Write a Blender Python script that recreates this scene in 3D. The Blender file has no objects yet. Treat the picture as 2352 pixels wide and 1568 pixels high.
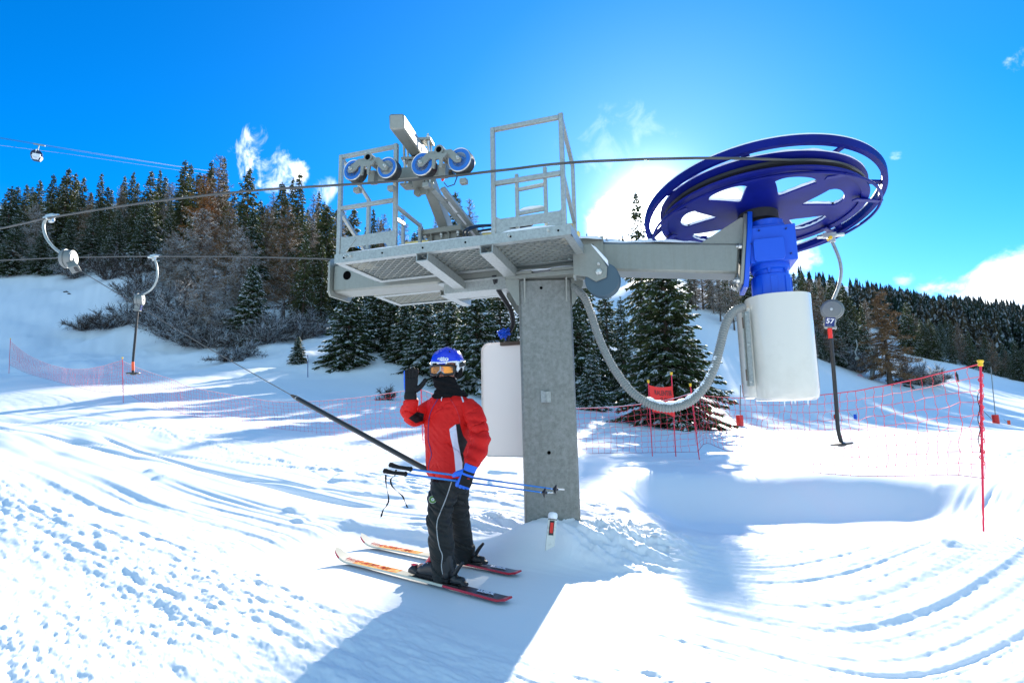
import bpy, math, random
import numpy as np
from mathutils import Vector, Matrix, noise as mnoise
from mathutils.bvhtree import BVHTree

# ------------------------------------------------------------------ camera
scene = bpy.context.scene
FPX, CZ = 1200.0, 1.4                      # focal length in units of a 2352 px wide frame, eye height
PITCH, ROLL = math.radians(8), math.radians(1)
cam_d = bpy.data.cameras.new("camera")
cam = bpy.data.objects.new("camera", cam_d)
scene.collection.objects.link(cam)
cam_d.sensor_width = 36.0
cam_d.lens = 36.0 * FPX / 2352.0
cam_d.clip_start = 0.05
cam_d.clip_end = 6000
FW = np.array([0, math.cos(PITCH), math.sin(PITCH)])
U0 = np.array([0, -math.sin(PITCH), math.cos(PITCH)])
RT = math.cos(ROLL) * np.array([1., 0, 0]) - math.sin(ROLL) * U0
UP = math.sin(ROLL) * np.array([1., 0, 0]) + math.cos(ROLL) * U0
EYE = np.array([0, 0, CZ])
cam.matrix_world = Matrix(((RT[0], UP[0], -FW[0], 0), (RT[1], UP[1], -FW[1], 0), (RT[2], UP[2], -FW[2], CZ), (0, 0, 0, 1)))
scene.camera = cam
scene.view_settings.view_transform = 'Standard'
scene.view_settings.look = 'None'
scene.view_settings.exposure = 1.36
scene.view_settings.gamma = 1.0
scene.cycles.max_bounces = 6
scene.cycles.transparent_max_bounces = 6


def ray(x, y):
    return FW + (x - 1176) / FPX * RT - (y - 784) / FPX * UP


def at(x, y, Y):
    """measured point: where the sight line (x, y) meets the plane Y metres ahead"""
    d = ray(x, y)
    return EYE + d * Y / d[1]


def proj(P):
    d = np.asarray(P) - EYE
    z = d @ FW
    return 1176 + FPX * (d @ RT) / z, 784 - FPX * (d @ UP) / z


# lift frame: u along the cross arm, v away from the viewer, w up
LO = np.array([0.3, 4.9, 0.]); E1 = np.array([.951, -.309, 0]); E2 = np.array([.309, .951, 0]); E3 = np.array([0, 0, 1.])


def W(u, v, w):
    return LO + u * E1 + v * E2 + w * E3


def lp(x, y, v):
    """measured point on the lift's plane v"""
    d = ray(x, y)
    t = ((LO - EYE) @ E2 + v) / (d @ E2)
    return EYE + d * t


# ------------------------------------------------------------------ sky and sun
SUN = ray(1492, 490); SUN = SUN / np.linalg.norm(SUN)
S_AZ = math.atan2(SUN[0], SUN[1]) + math.radians(.25); S_EL = math.radians(23.6)          # the wide lens draws the sun lower than it stands
SUNL = np.array([math.sin(S_AZ) * math.cos(S_EL), math.cos(S_AZ) * math.cos(S_EL), math.sin(S_EL)])
world = bpy.data.worlds.new("World"); scene.world = world
world.use_nodes = True
nt = world.node_tree
for n in list(nt.nodes): nt.nodes.remove(n)


class NT:
    def __init__(s, tree): s.t = tree
    def n(s, typ, **kw):
        node = s.t.nodes.new(typ)
        for k, v in kw.items():
            if k.startswith('i_'):
                key = k[2:].replace('_', ' ')
                node.inputs[key].default_value = v
            elif k.startswith('x'):
                node.inputs[int(k[1:])].default_value = v
            else: setattr(node, k, v)
        return node
    def l(s, a, b, ai=0, bi=0):
        oa = a.outputs[ai] if not isinstance(a, bpy.types.NodeSocket) else a
        s.t.links.new(oa, b.inputs[bi]); return b
    def math(s, op, a, b=None, c=None, clamp=False):
        m = s.t.nodes.new('ShaderNodeMath'); m.operation = op; m.use_clamp = clamp
        for i, q in enumerate((a, b, c)):
            if q is None: continue
            if isinstance(q, (int, float)): m.inputs[i].default_value = q
            else: s.t.links.new(q, m.inputs[i])
        return m.outputs[0]
    def mix(s, fac, a, b, typ='MIX'):
        m = s.t.nodes.new('ShaderNodeMix'); m.data_type = 'RGBA'; m.blend_type = typ
        for i, q in ((0, fac), (6, a), (7, b)):
            if isinstance(q, (int, float)): m.inputs[i].default_value = q
            elif isinstance(q, (tuple, list)): m.inputs[i].default_value = (*q[:3], 1)
            else: s.t.links.new(q, m.inputs[i])
        return m.outputs[2]


wn = NT(nt)
sky = wn.n('ShaderNodeTexSky', sky_type='NISHITA', sun_disc=False)
sky.sun_elevation = S_EL; sky.sun_rotation = S_AZ
sky.altitude = 2000; sky.air_density = 1.0; sky.dust_density = 0.3; sky.ozone_density = 2.5
hs = wn.n('ShaderNodeHueSaturation', i_Saturation=1.45, i_Value=1.0)
wn.l(sky, hs, 0, 4)
tint = wn.mix(1.0, hs.outputs[0], (0.95, 1.02, 1.20), 'MULTIPLY')
tc = wn.n('ShaderNodeTexCoord')
dirv = tc.outputs['Generated']


def dot_to(vec):
    d = wn.n('ShaderNodeVectorMath', operation='DOT_PRODUCT')
    nt.links.new(dirv, d.inputs[0]); d.inputs[1].default_value = tuple(vec)
    return d.outputs['Value']


def cloud_noise(scale, stretch, detail=8, dist=0.4):
    mp = wn.n('ShaderNodeMapping'); nt.links.new(dirv, mp.inputs[0]); mp.inputs['Scale'].default_value = stretch
    nz = wn.n('ShaderNodeTexNoise'); nt.links.new(mp.outputs[0], nz.inputs['Vector'])
    nz.inputs['Scale'].default_value = scale; nz.inputs['Detail'].default_value = detail
    nz.inputs['Roughness'].default_value = .6; nz.inputs['Distortion'].default_value = dist
    return nz.outputs[0]


def mrange(x, a, b, c=0., d=1.):
    m = wn.n('ShaderNodeMapRange', interpolation_type='SMOOTHSTEP', clamp=True)
    nt.links.new(x, m.inputs[0])
    for i, q in enumerate((a, b, c, d)): m.inputs[i + 1].default_value = q
    return m.outputs[0]


n_vert = cloud_noise(26, (1., 1., .28), 10, .8); n_fine = cloud_noise(9, (1, 1, 1.3)); n_wisp = cloud_noise(20, (1., 1., .8), 10, .5)
cov = None
# (direction px, py, angular radius in degrees, threshold, noise, strength)
for (px, py, rad, th, nz, k) in [(1412, 512, 4.2, .38, n_fine, 1), (1470, 480, 2.4, .37, n_fine, .8), (590, 345, 3.6, .50, n_vert, .5), (652, 390, 3.0, .40, n_wisp, .95), (600, 385, 3.6, .46, n_vert, .6), (745, 440, 2.2, .48, n_wisp, .5),
                                 (2340, 690, 5.6, .36, n_fine, 1), (2190, 690, 4.2, .42, n_fine, .8), (2345, 140, 1.7, .58, n_wisp, .4), (2060, 340, 1.8, .56, n_wisp, .4),
                                 (1680, 470, 3.0, .46, n_fine, .9), (1600, 520, 3.0, .42, n_fine, .9), (1840, 585, 3.0, .45, n_fine, .7), (1440, 360, 9, .50, n_wisp, .10), (2075, 632, 1.6, .42, n_fine, .6)]:
    v = ray(px, py); v = v / np.linalg.norm(v)
    r_ = math.radians(rad)
    fall = mrange(dot_to(v), math.cos(r_), math.cos(r_ * .25), 0, 1)
    # noise threshold drops towards the middle of the cloud
    thr = wn.math('MULTIPLY_ADD', fall, -.28, th + .28)
    dlt = wn.math('SUBTRACT', nz, thr)
    a = wn.math('MULTIPLY', mrange(dlt, -.04, .20, 0, 1), wn.math('MULTIPLY', fall, k * 1.3, clamp=True))
    cov = a if cov is None else wn.math('MAXIMUM', cov, a)
back = mrange(dot_to((0, -1, .12)), -.30, .65, 0, .85)      # added pale sky behind the viewer, unseen, to brighten front faces and shaded snow
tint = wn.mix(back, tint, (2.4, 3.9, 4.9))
ds = dot_to(SUN)
glow1 = wn.math('MULTIPLY', wn.math('POWER', wn.math('MAXIMUM', ds, 0.0), 1500.), 60.)
glow2 = wn.math('MULTIPLY', wn.math('POWER', wn.math('MAXIMUM', ds, 0.0), 420.), 9.0)
glow3 = wn.math('MULTIPLY', wn.math('POWER', wn.math('MAXIMUM', ds, 0.0), 9.), .95)
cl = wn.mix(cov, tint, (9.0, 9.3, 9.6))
gsum = wn.math('ADD', glow1, glow2)
gcol = wn.mix(1.0, (1, .97, .9), (1, 1, 1), 'MULTIPLY')
comb = wn.n('ShaderNodeCombineColor'); 
for i, (k, k3) in enumerate(((.95, .42), (1.0, 1.0), (1.0, .95))): nt.links.new(wn.math('MULTIPLY_ADD', glow3, k3, wn.math('MULTIPLY', gsum, k)), comb.inputs[i])
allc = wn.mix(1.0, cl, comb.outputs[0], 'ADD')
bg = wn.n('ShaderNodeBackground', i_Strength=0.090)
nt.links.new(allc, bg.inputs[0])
wo = wn.n('ShaderNodeOutputWorld'); wn.l(bg, wo)

sun_d = bpy.data.lights.new("sun", 'SUN'); sun_d.energy = 5.0; sun_d.angle = math.radians(.9); sun_d.color = (1, .93, .82)
sun = bpy.data.objects.new("sun", sun_d); scene.collection.objects.link(sun)
sun.rotation_euler = Vector(SUNL).to_track_quat('Z', 'Y').to_euler()
sun.location = (8, 30, 14)

# ------------------------------------------------------------------ materials
def mat(name, col, rough=.6, metal=0., spec=.5, bump=None, var=None, coat=0., trans=None, emis=None, vscale=4., coord='Object'):
    """bump=(scale, strength, detail); var=(colour2, scale, lo, hi)"""
    m = bpy.data.materials.new(name); m.use_nodes = True
    t = NT(m.node_tree); b = m.node_tree.nodes['Principled BSDF']
    b.inputs['Base Color'].default_value = (*col, 1); b.inputs['Roughness'].default_value = rough
    b.inputs['Metallic'].default_value = metal; b.inputs['Specular IOR Level'].default_value = spec
    if coat: b.inputs['Coat Weight'].default_value = coat; b.inputs['Coat Roughness'].default_value = .08
    c = t.n('ShaderNodeTexCoord')
    if var:
        col2, sc, lo, hi = var
        nz = t.n('ShaderNodeTexNoise', i_Scale=sc, i_Detail=6., i_Roughness=.65); m.node_tree.links.new(c.outputs[coord], nz.inputs['Vector'])
        mr = t.n('ShaderNodeMapRange', clamp=True); t.l(nz, mr); mr.inputs[1].default_value = lo; mr.inputs[2].default_value = hi
        m.node_tree.links.new(t.mix(mr.outputs[0], col, col2), b.inputs['Base Color'])
    if bump:
        nz = t.n('ShaderNodeTexNoise', i_Scale=bump[0], i_Detail=float(bump[2] if len(bump) > 2 else 4), i_Roughness=.6); m.node_tree.links.new(c.outputs[coord], nz.inputs['Vector'])
        bp = t.n('ShaderNodeBump', i_Strength=bump[1], i_Distance=bump[3] if len(bump) > 3 else .01); t.l(nz, bp, 0, 2)
        m.node_tree.links.new(bp.outputs[0], b.inputs['Normal'])
    if emis: b.inputs['Emission Color'].default_value = (*emis[0], 1); b.inputs['Emission Strength'].default_value = emis[1]
    return m


M = {}
M['snow'] = mat('snow', (.83, .85, .88), .55, spec=.2, bump=(55, 1., 10, .02))
M['snowcap'] = mat('snow_cap', (.86, .88, .91), .6, spec=.2, bump=(60, .5, 5, .01))
def thin_snow():
    m = mat('thin_snow', (.86, .89, .92), .6, spec=.2); t = NT(m.node_tree); b = m.node_tree.nodes['Principled BSDF']; out = m.node_tree.nodes['Material Output']
    tr_ = t.n('ShaderNodeBsdfTranslucent'); tr_.inputs[0].default_value = (.97, .98, 1., 1); mx = t.n('ShaderNodeMixShader', x0=.82)
    t.l(b, mx, 0, 1); t.l(tr_, mx, 0, 2); t.l(mx, out); return m


M['snowthin'] = thin_snow()


def translucify(m, col, k):
    t = NT(m.node_tree); b = m.node_tree.nodes['Principled BSDF']; out = m.node_tree.nodes['Material Output']
    tr_ = t.n('ShaderNodeBsdfTranslucent'); tr_.inputs[0].default_value = (*col, 1); mx = t.n('ShaderNodeMixShader', x0=k); t.l(b, mx, 0, 1); t.l(tr_, mx, 0, 2); t.l(mx, out)
M['galv'] = mat('galvanised_steel', (.28, .29, .255), .5, metal=.45, bump=(30, .15, 4, .004), var=((.26, .27, .24), 40, .40, .66))
M['galv2'] = mat('galvanised_mast', (.27, .275, .255), .55, metal=.35, bump=(60, .2, 4, .004), var=((.17, .175, .155), 34, .34, .70))
M['galvl'] = mat('galvanised_bright', (.39, .42, .40), .45, metal=.45, bump=(60, .12, 4, .003), var=((.31, .335, .32), 48, .42, .6))
M['zinc'] = mat('zinc_bolt', (.62, .62, .58), .35, metal=.8)
M['hole'] = mat('dark_opening', (.004, .004, .004), 1., spec=0.)
M['alu'] = mat('cast_aluminium', (.20, .215, .21), .45, metal=.5, bump=(90, .1, 3, .002))
M['yellow'] = mat('yellow_laminated_beam', (.70, .58, .22), .55, bump=(25, .2, 4, .004), var=((.52, .42, .14), 6, .4, .6))
M['blue'] = mat('blue_paint', (.0015, .007, .17), .45, spec=.18, bump=(70, .10, 3, .002), var=((.0015, .005, .11), 3, .45, .7))
M['bluem'] = mat('blue_motor_paint', (.004, .085, .62), .42, spec=.5, bump=(70, .15, 3, .002))
M['rubber'] = mat('black_rubber', (.018, .018, .02), .6)
M['rope'] = mat('steel_rope', (.10, .10, .095), .5, metal=.6)
M['ropel'] = mat('greased_rope', (.42, .42, .40), .45, metal=.6)
M['sblue'] = mat('sheave_blue', (.01, .13, .46), .4, bump=(40, .1))
M['sdark'] = mat('sheave_dark', (.022, .024, .026), .5)
M['gplast'] = mat('grey_guide_roller', (.055, .095, .125), .4, bump=(30, .1))
M['gel'] = mat('cream_gloss_cover', (.68, .64, .56), .16, spec=.5, coat=.5, var=((.60, .56, .48), 2.2, .5, .75))
M['cab'] = mat('white_plastic_cabinet', (.82, .74, .68), .42)
M['hose'] = mat('grey_corrugated_hose', (.24, .25, .235), .5)
M['black'] = mat('black_plastic', (.014, .014, .015), .42)
M['red'] = mat('red_plastic', (.75, .02, .01), .4)
M['orange'] = mat('orange_sleeve', (.9, .10, .015), .45)
M['signb'] = mat('navy_number_plate', (.006, .025, .16), .4)
M['white'] = mat('white_paint', (.82, .82, .82), .45)
M['reflw'] = mat('dirty_white_plastic', (.66, .67, .62), .5, var=((.42, .42, .36), 18, .5, .7))
M['netr'] = mat('pink_red_net_cord', (.82, .07, .10), .6)
M['poler'] = mat('red_fence_pole', (.72, .012, .06), .42)
M['polep'] = mat('dark_red_fence_pole', (.25, .02, .07), .5)
M['capy'] = mat('yellow_pole_cap', (.90, .55, .02), .45)
M['banner'] = mat('red_banner_cloth', (.88, .035, .03), .7, bump=(12, .3, 3, .02))
M['wood'] = mat('bark', (.075, .05, .035), .9, bump=(14, .6, 5, .02), var=((.12, .09, .07), 6, .4, .6))
M['needle'] = mat('spruce_needles', (.045, .074, .032), .8, spec=.2, var=((.08, .09, .032), 1.1, .45, .65))
M['needle2'] = mat('pine_needles', (.058, .084, .032), .8, spec=.2, var=((.10, .10, .04), 1.3, .42, .62))
M['frost'] = mat('frost_on_twigs', (.56, .58, .60), .8, spec=.1)
M['snowtw'] = mat('snow_on_branches', (.86, .88, .90), .7, spec=.1)
M['larch'] = mat('larch_twigs', (.19, .115, .06), .9, spec=.1, var=((.27, .15, .07), 1.0, .4, .65))
M['larchg'] = mat('grey_larch_twigs', (.20, .14, .09), .9, spec=.1, var=((.30, .20, .12), 1.0, .4, .65))
M['larcho'] = mat('orange_larch_twigs', (.34, .14, .04), .9, spec=.1)
M['bushw'] = mat('bush_twigs', (.085, .065, .055), .9, spec=.1)


translucify(M['snowtw'], (.85, .87, .88), .45); translucify(M['frost'], (.62, .62, .62), .4); translucify(M['needle'], (.06, .09, .03), .25); translucify(M['needle2'], (.08, .10, .03), .25)
def streak(m, c2):
    t = NT(m.node_tree); b = m.node_tree.nodes['Principled BSDF']; c = t.n('ShaderNodeTexCoord'); mp = t.n('ShaderNodeMapping'); t.l(c, mp, 3, 0); mp.inputs['Scale'].default_value = (1, 1, .05)
    nz = t.n('ShaderNodeTexNoise', i_Scale=26., i_Detail=5.); t.l(mp, nz); mr = t.n('ShaderNodeMapRange', clamp=True, x1=.50, x2=.72); t.l(nz, mr); src = b.inputs['Base Color'].links[0].from_socket
    fac = t.math('MULTIPLY', mr.outputs[0], .22); m.node_tree.links.new(t.mix(fac, src, c2), b.inputs['Base Color'])
streak(M['galv2'], (.12, .12, .095)); streak(M['galv'], (.20, .19, .15))


def forest_mat():
    m = mat('distant_needles', (.020, .034, .022), .9, spec=.05)
    t = NT(m.node_tree); b = m.node_tree.nodes['Principled BSDF']
    c = t.n('ShaderNodeTexCoord')
    n1 = t.n('ShaderNodeTexNoise', i_Scale=.09, i_Detail=3.); m.node_tree.links.new(c.outputs['Object'], n1.inputs['Vector'])
    n2 = t.n('ShaderNodeTexNoise', i_Scale=1.6, i_Detail=5.); m.node_tree.links.new(c.outputs['Object'], n2.inputs['Vector'])
    mr = t.n('ShaderNodeMapRange', clamp=True); t.l(n1, mr); mr.inputs[1].default_value = .50; mr.inputs[2].default_value = .62
    c1 = t.mix(mr.outputs[0], (.020, .034, .022), (.055, .046, .028))
    m2 = t.n('ShaderNodeMapRange', clamp=True); t.l(n2, m2); m2.inputs[1].default_value = .52; m2.inputs[2].default_value = .68
    m.node_tree.links.new(t.mix(m2.outputs[0], c1, (.30, .34, .38)), b.inputs['Base Color'])
    return m


M['forest'] = forest_mat()

# ------------------------------------------------------------------ object helpers
COL = scene.collection


def tag(o, label=None, cat=None, group=None, kind=None):
    if label: o['label'] = label
    if cat: o['category'] = cat
    if group: o['group'] = group
    if kind: o['kind'] = kind
    return o


def empty(name, loc, label=None, cat=None, group=None):
    o = bpy.data.objects.new(name, None); COL.objects.link(o)
    o.location = Vector([float(q) for q in loc]); o.empty_display_size = .2
    return tag(o, label, cat, group)


def wloc(o):
    p = Vector(o.location)
    while o.parent is not None:
        o = o.parent
        # parents are never rotated when children are attached
    return p


def attach(o, parent):
    """geometry is written in world metres; keep it there under its parent"""
    o.parent = parent
    o.matrix_parent_inverse = base_matrix(parent).inverted()


def base_matrix(p):
    m = Matrix.Translation(p.location)
    if p.parent is not None:
        m = base_matrix(p.parent) @ p.matrix_parent_inverse @ m
    return m


def nrm(v):
    v = np.asarray(v, float); l = np.linalg.norm(v)
    return v / l if l > 1e-12 else v


def frame(d, up=(0, 0, 1)):
    d = nrm(d); up = np.asarray(up, float)
    if abs(d @ nrm(up)) > .98: up = np.array([1., 0, 0]) if abs(d[0]) < .9 else np.array([0, 1., 0])
    s = nrm(np.cross(d, up)); return d, s, np.cross(s, d)


class MB:
    def __init__(s): s.v = []; s.f = []; s.m = []; s.n = 0; s.sm = []
    def add(s, v, f, m=0, smooth=False):
        v = [tuple(float(c) for c in q) for q in v]
        s.v += v; s.f += [tuple(i + s.n for i in q) for q in f]; s.m += [m] * len(f); s.sm += [smooth] * len(f); s.n += len(v)
        return s
    def box(s, c, size, ax=None, m=0):
        ax = ax if ax is not None else np.eye(3)
        c = np.asarray(c, float); a, b, d = [np.asarray(ax[i], float) * size[i] / 2 for i in range(3)]
        v = [c + i * a + j * b + k * d for k in (-1, 1) for j in (-1, 1) for i in (-1, 1)]
        return s.add(v, [(0, 2, 3, 1), (4, 5, 7, 6), (0, 1, 5, 4), (2, 6, 7, 3), (0, 4, 6, 2), (1, 3, 7, 5)], m)
    def beam(s, p0, p1, w, h, up=(0, 0, 1), m=0):
        p0 = np.asarray(p0, float); p1 = np.asarray(p1, float); d, sd, u = frame(p1 - p0, up)
        return s.box((p0 + p1) / 2, (np.linalg.norm(p1 - p0), w, h), (d, sd, u), m)
    def tube(s, pts, r, n=8, m=0, caps=True, smooth=True, sq=None, up=(0, 0, 1)):
        P = np.array(pts, float); k = len(P); r = np.full(k, r, float) if np.isscalar(r) else np.asarray(r, float)
        T = np.zeros_like(P); T[1:-1] = P[2:] - P[:-2]; T[0] = P[1] - P[0]; T[-1] = P[-1] - P[-2]
        _, sd, u = frame(T[0], up); V = []
        for i in range(k):
            t = nrm(T[i]); sd = nrm(sd - t * (sd @ t)); u = np.cross(sd, t)
            for j in range(n):
                a = 2 * math.pi * j / n
                V.append(P[i] + r[i] * (math.cos(a) * sd + math.sin(a) * u * (sq or 1)))
        Fc = [(i * n + j, i * n + (j + 1) % n, (i + 1) * n + (j + 1) % n, (i + 1) * n + j) for i in range(k - 1) for j in range(n)]
        if caps: Fc += [tuple(range(n - 1, -1, -1)), tuple((k - 1) * n + j for j in range(n))]
        return s.add(V, Fc, m, smooth)
    def cyl(s, p0, p1, r, n=16, m=0, r1=None, smooth=True):
        return s.tube([p0, p1], [r, r if r1 is None else r1], n, m, True, smooth)
    def lathe(s, prof, o, axis, n=32, m=0, smooth=True, closed=False):
        o = np.asarray(o, float); d, sd, u = frame(axis); V = []
        for (r, z) in prof:
            for j in range(n):
                a = 2 * math.pi * j / n; V.append(o + d * z + r * (math.cos(a) * sd + math.sin(a) * u))
        k = len(prof); rng = range(k) if closed else range(k - 1)
        Fc = [(i * n + j, i * n + (j + 1) % n, ((i + 1) % k) * n + (j + 1) % n, ((i + 1) % k) * n + j) for i in rng for j in range(n)]
        if not closed:
            Fc += [tuple(range(n - 1, -1, -1)), tuple((k - 1) * n + j for j in range(n))]
        return s.add(V, Fc, m, smooth)
    def prism(s, poly, o, ax, ay, t, m=0):
        """flat polygon (list of 2d points) with thickness t along ax x ay"""
        o = np.asarray(o, float); ax = nrm(ax); ay = nrm(ay); nz = np.cross(ax, ay); k = len(poly)
        V = [o + p[0] * ax + p[1] * ay - nz * t / 2 for p in poly] + [o + p[0] * ax + p[1] * ay + nz * t / 2 for p in poly]
        Fc = [tuple(range(k - 1, -1, -1)), tuple(range(k, 2 * k))] + [(i, (i + 1) % k, (i + 1) % k + k, i + k) for i in range(k)]
        return s.add(V, Fc, m)
    def build(s, name, mats, parent=None, bevel=0., label=None):
        me = bpy.data.meshes.new(name); me.from_pydata(s.v, [], s.f)
        for q in (mats if isinstance(mats, (list, tuple)) else [mats]): me.materials.append(M[q] if isinstance(q, str) else q)
        me.polygons.foreach_set('material_index', s.m); me.polygons.foreach_set('use_smooth', s.sm); me.update()
        me.set_sharp_from_angle(angle=math.radians(38))
        o = bpy.data.objects.new(name, me); COL.objects.link(o)
        if parent is not None: attach(o, parent)
        if bevel:
            b = o.modifiers.new('bevel', 'BEVEL'); b.width = bevel; b.segments = 1; b.limit_method = 'ANGLE'; b.angle_limit = math.radians(50); b.harden_normals = False
        if label: o['label'] = label
        return o


def text_mesh(txt, size, origin, ax, ay, depth, material, name, parent, align='CENTER', bold=0.0, shear=0.):
    cu = bpy.data.curves.new(name, 'FONT'); cu.body = txt; cu.size = size; cu.extrude = depth; cu.align_x = align; cu.align_y = 'CENTER'; cu.offset = bold; cu.shear = shear
    tmp = bpy.data.objects.new(name, cu); COL.objects.link(tmp)
    dg = bpy.context.evaluated_depsgraph_get(); me = bpy.data.meshes.new_from_object(tmp.evaluated_get(dg))
    bpy.data.objects.remove(tmp); bpy.data.curves.remove(cu)
    ax = nrm(ax); ay = nrm(ay); az = np.cross(ax, ay)
    for v in me.vertices:
        c = np.asarray(origin) + v.co[0] * ax + v.co[1] * ay + v.co[2] * az; v.co = c
    me.materials.clear(); me.materials.append(M[material]); me.name = name
    o = bpy.data.objects.new(name, me); COL.objects.link(o)
    if parent is not None: attach(o, parent)
    return o


# ------------------------------------------------------------------ numeric noise
_rng = np.random.RandomState(7)
_LAT = _rng.rand(256, 256)


def vnoise(x, y):
    xi = np.floor(x).astype(int); yi = np.floor(y).astype(int); fx = x - xi; fy = y - yi
    fx = fx * fx * (3 - 2 * fx); fy = fy * fy * (3 - 2 * fy)
    a = _LAT[xi & 255, yi & 255]; b = _LAT[(xi + 1) & 255, yi & 255]; c = _LAT[xi & 255, (yi + 1) & 255]; d = _LAT[(xi + 1) & 255, (yi + 1) & 255]
    return (a * (1 - fx) + b * fx) * (1 - fy) + (c * (1 - fx) + d * fx) * fy - .5


def fbm(x, y, o=4, g=.5):
    s = 0; a = 1
    for i in range(o):
        s = s + a * vnoise(x * 2 ** i + 17.3 * i, y * 2 ** i + 5.1 * i); a *= g
    return s


def sstep(x, a, b):
    t = np.clip((x - a) / (b - a), 0, 1); return t * t * (3 - 2 * t)

# ------------------------------------------------------------------ terrain: measured profiles of the slope, one per bearing
NEAR = [(0, .10), (2, .15), (3.2, .19), (4, .20), (5, .27), (6.5, .36)]
COLS = {
    -700: [(10, 1040), (20, 930), (28, 860), (36, 790), (48, 690), (62, 600), (90, 530), (140, 500), (260, 490)],
    -100: [(10, 1030), (18, 940), (25, 862), (32, 815), (42, 740), (56, 650), (66, 612), (90, 545), (140, 500), (260, 490)],
    150: [(10, 1030), (18, 930), (25, 872), (32, 830), (40, 770), (52, 672), (64, 604), (90, 545), (140, 500), (260, 490)],
    300: [(10, 1035), (18, 924), (25, 884), (32, 852), (37, 800), (46, 700), (58, 604), (80, 550), (140, 500), (260, 490)],
    560: [(10, 1040), (18, 950), (27, 882), (32, 850), (37, 800), (45, 745), (56, 690), (80, 620), (140, 600), (260, 600)],
    860: [(10, 1048), (18, 968), (25, 912), (30, 872), (35, 818), (45, 760), (60, 690), (90, 630), (140, 610), (260, 610)],
    1176: [(10, 1052), (18, 985), (23, 945), (28, 905), (38, 860), (55, 770), (80, 690), (140, 620), (260, 600)],
    1340: [(10, 1056), (18, 985), (24, 940), (30, 912), (40, 860), (55, 770), (80, 690), (140, 590), (260, 556)],
    1480: [(10, 1056), (15, 1010), (20, 974), (27, 940), (36, 870), (48, 770), (62, 690), (90, 620), (160, 560), (260, 556)],
    1640: [(10, 1058), (14, 1012), (20, 985), (27, 955), (34, 900), (44, 800), (55, 722), (80, 670), (160, 600), (260, 570)],
    1860: [(10, 1055), (13, 1015), (16, 989), (20, 990), (27, 965), (36, 900), (46, 830), (56, 785), (90, 730), (160, 665), (330, 640), (420, 634), (600, 640)],
    2060: [(10, 1060), (13, 1012), (16, 990), (20, 992), (27, 970), (36, 930), (46, 890), (54, 868), (62, 850), (90, 790), (160, 735), (300, 705), (420, 682), (600, 680)],
    2200: [(10, 1062), (13, 1012), (16, 991), (20, 994), (27, 975), (36, 940), (46, 905), (60, 870), (85, 835), (120, 800), (200, 760), (330, 730), (430, 706), (600, 700)],
    2352: [(10, 1065), (13, 1015), (16, 992), (20, 996), (27, 985), (36, 955), (50, 920), (75, 885), (100, 866), (130, 850), (200, 815), (330, 762), (430, 728), (600, 720)],
    2700: [(10, 1075), (13, 1020), (16, 996), (20, 1000), (30, 985), (50, 930), (80, 895), (110, 870), (150, 850), (250, 810), (400, 740), (600, 700)],
}
_lgY = np.linspace(math.log(.5), math.log(2500), 500)
_phis = []; _prof = []
for px in sorted(COLS):
    ks = [(y, z) for y, z in NEAR]
    for (Y, py) in COLS[px]:
        ks.append((Y, at(px, py, Y)[2]))
    last = ks[-1]
    ks.append((2500, last[1] + 6))
    ky = np.array([math.log(max(k[0], .5)) for k in ks]); kz = np.array([k[1] for k in ks])
    z = np.interp(_lgY, ky, kz)
    ker = np.exp(-np.linspace(-2, 2, 15) ** 2); ker /= ker.sum()
    z = np.convolve(np.pad(z, 7, 'edge'), ker, 'valid')
    p = at(px, 950, 10.); _phis.append(math.atan2(p[0], p[1])); _prof.append(z)
_phis = np.array(_phis); _prof = np.array(_prof)
_pg = np.linspace(_phis[0], _phis[-1], 240)
_PG = np.array([np.interp(_pg, _phis, _prof[:, j]) for j in range(_prof.shape[1])]).T      # bearing x distance
_k2 = np.exp(-np.linspace(-2, 2, 13) ** 2); _k2 /= _k2.sum()
_PG = np.array([np.convolve(np.pad(_PG[:, j], 6, 'edge'), _k2, 'valid') for j in range(_PG.shape[1])]).T


def base_z(x, y):
    x = np.asarray(x, float); y = np.asarray(y, float)
    r = np.hypot(x, y) + 1e-6; ph = np.arctan2(x, y)
    pc = np.clip(ph, _pg[0], _pg[-1])
    Y = r * np.cos(pc)
    fi = (pc - _pg[0]) / (_pg[-1] - _pg[0]) * (len(_pg) - 1); fj = (np.log(np.maximum(Y, .5)) - _lgY[0]) / (_lgY[-1] - _lgY[0]) * (len(_lgY) - 1)
    i = np.clip(fi.astype(int), 0, len(_pg) - 2); j = np.clip(fj.astype(int), 0, len(_lgY) - 2); a = np.clip(fi - i, 0, 1); b = np.clip(fj - j, 0, 1)
    z = (_PG[i, j] * (1 - a) + _PG[i + 1, j] * a) * (1 - b) + (_PG[i, j + 1] * (1 - a) + _PG[i + 1, j + 1] * a) * b
    back = sstep(np.abs(ph), math.radians(62), math.radians(110))
    return z * (1 - back) + .1 * back


def lane(x, y):
    """signed distance across the tow lane, which comes in from the slope on the left and turns round the tower"""
    return y - (3.75 + .70 * (np.sqrt((x - 1.8) ** 2 + 1) - 1))


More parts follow.
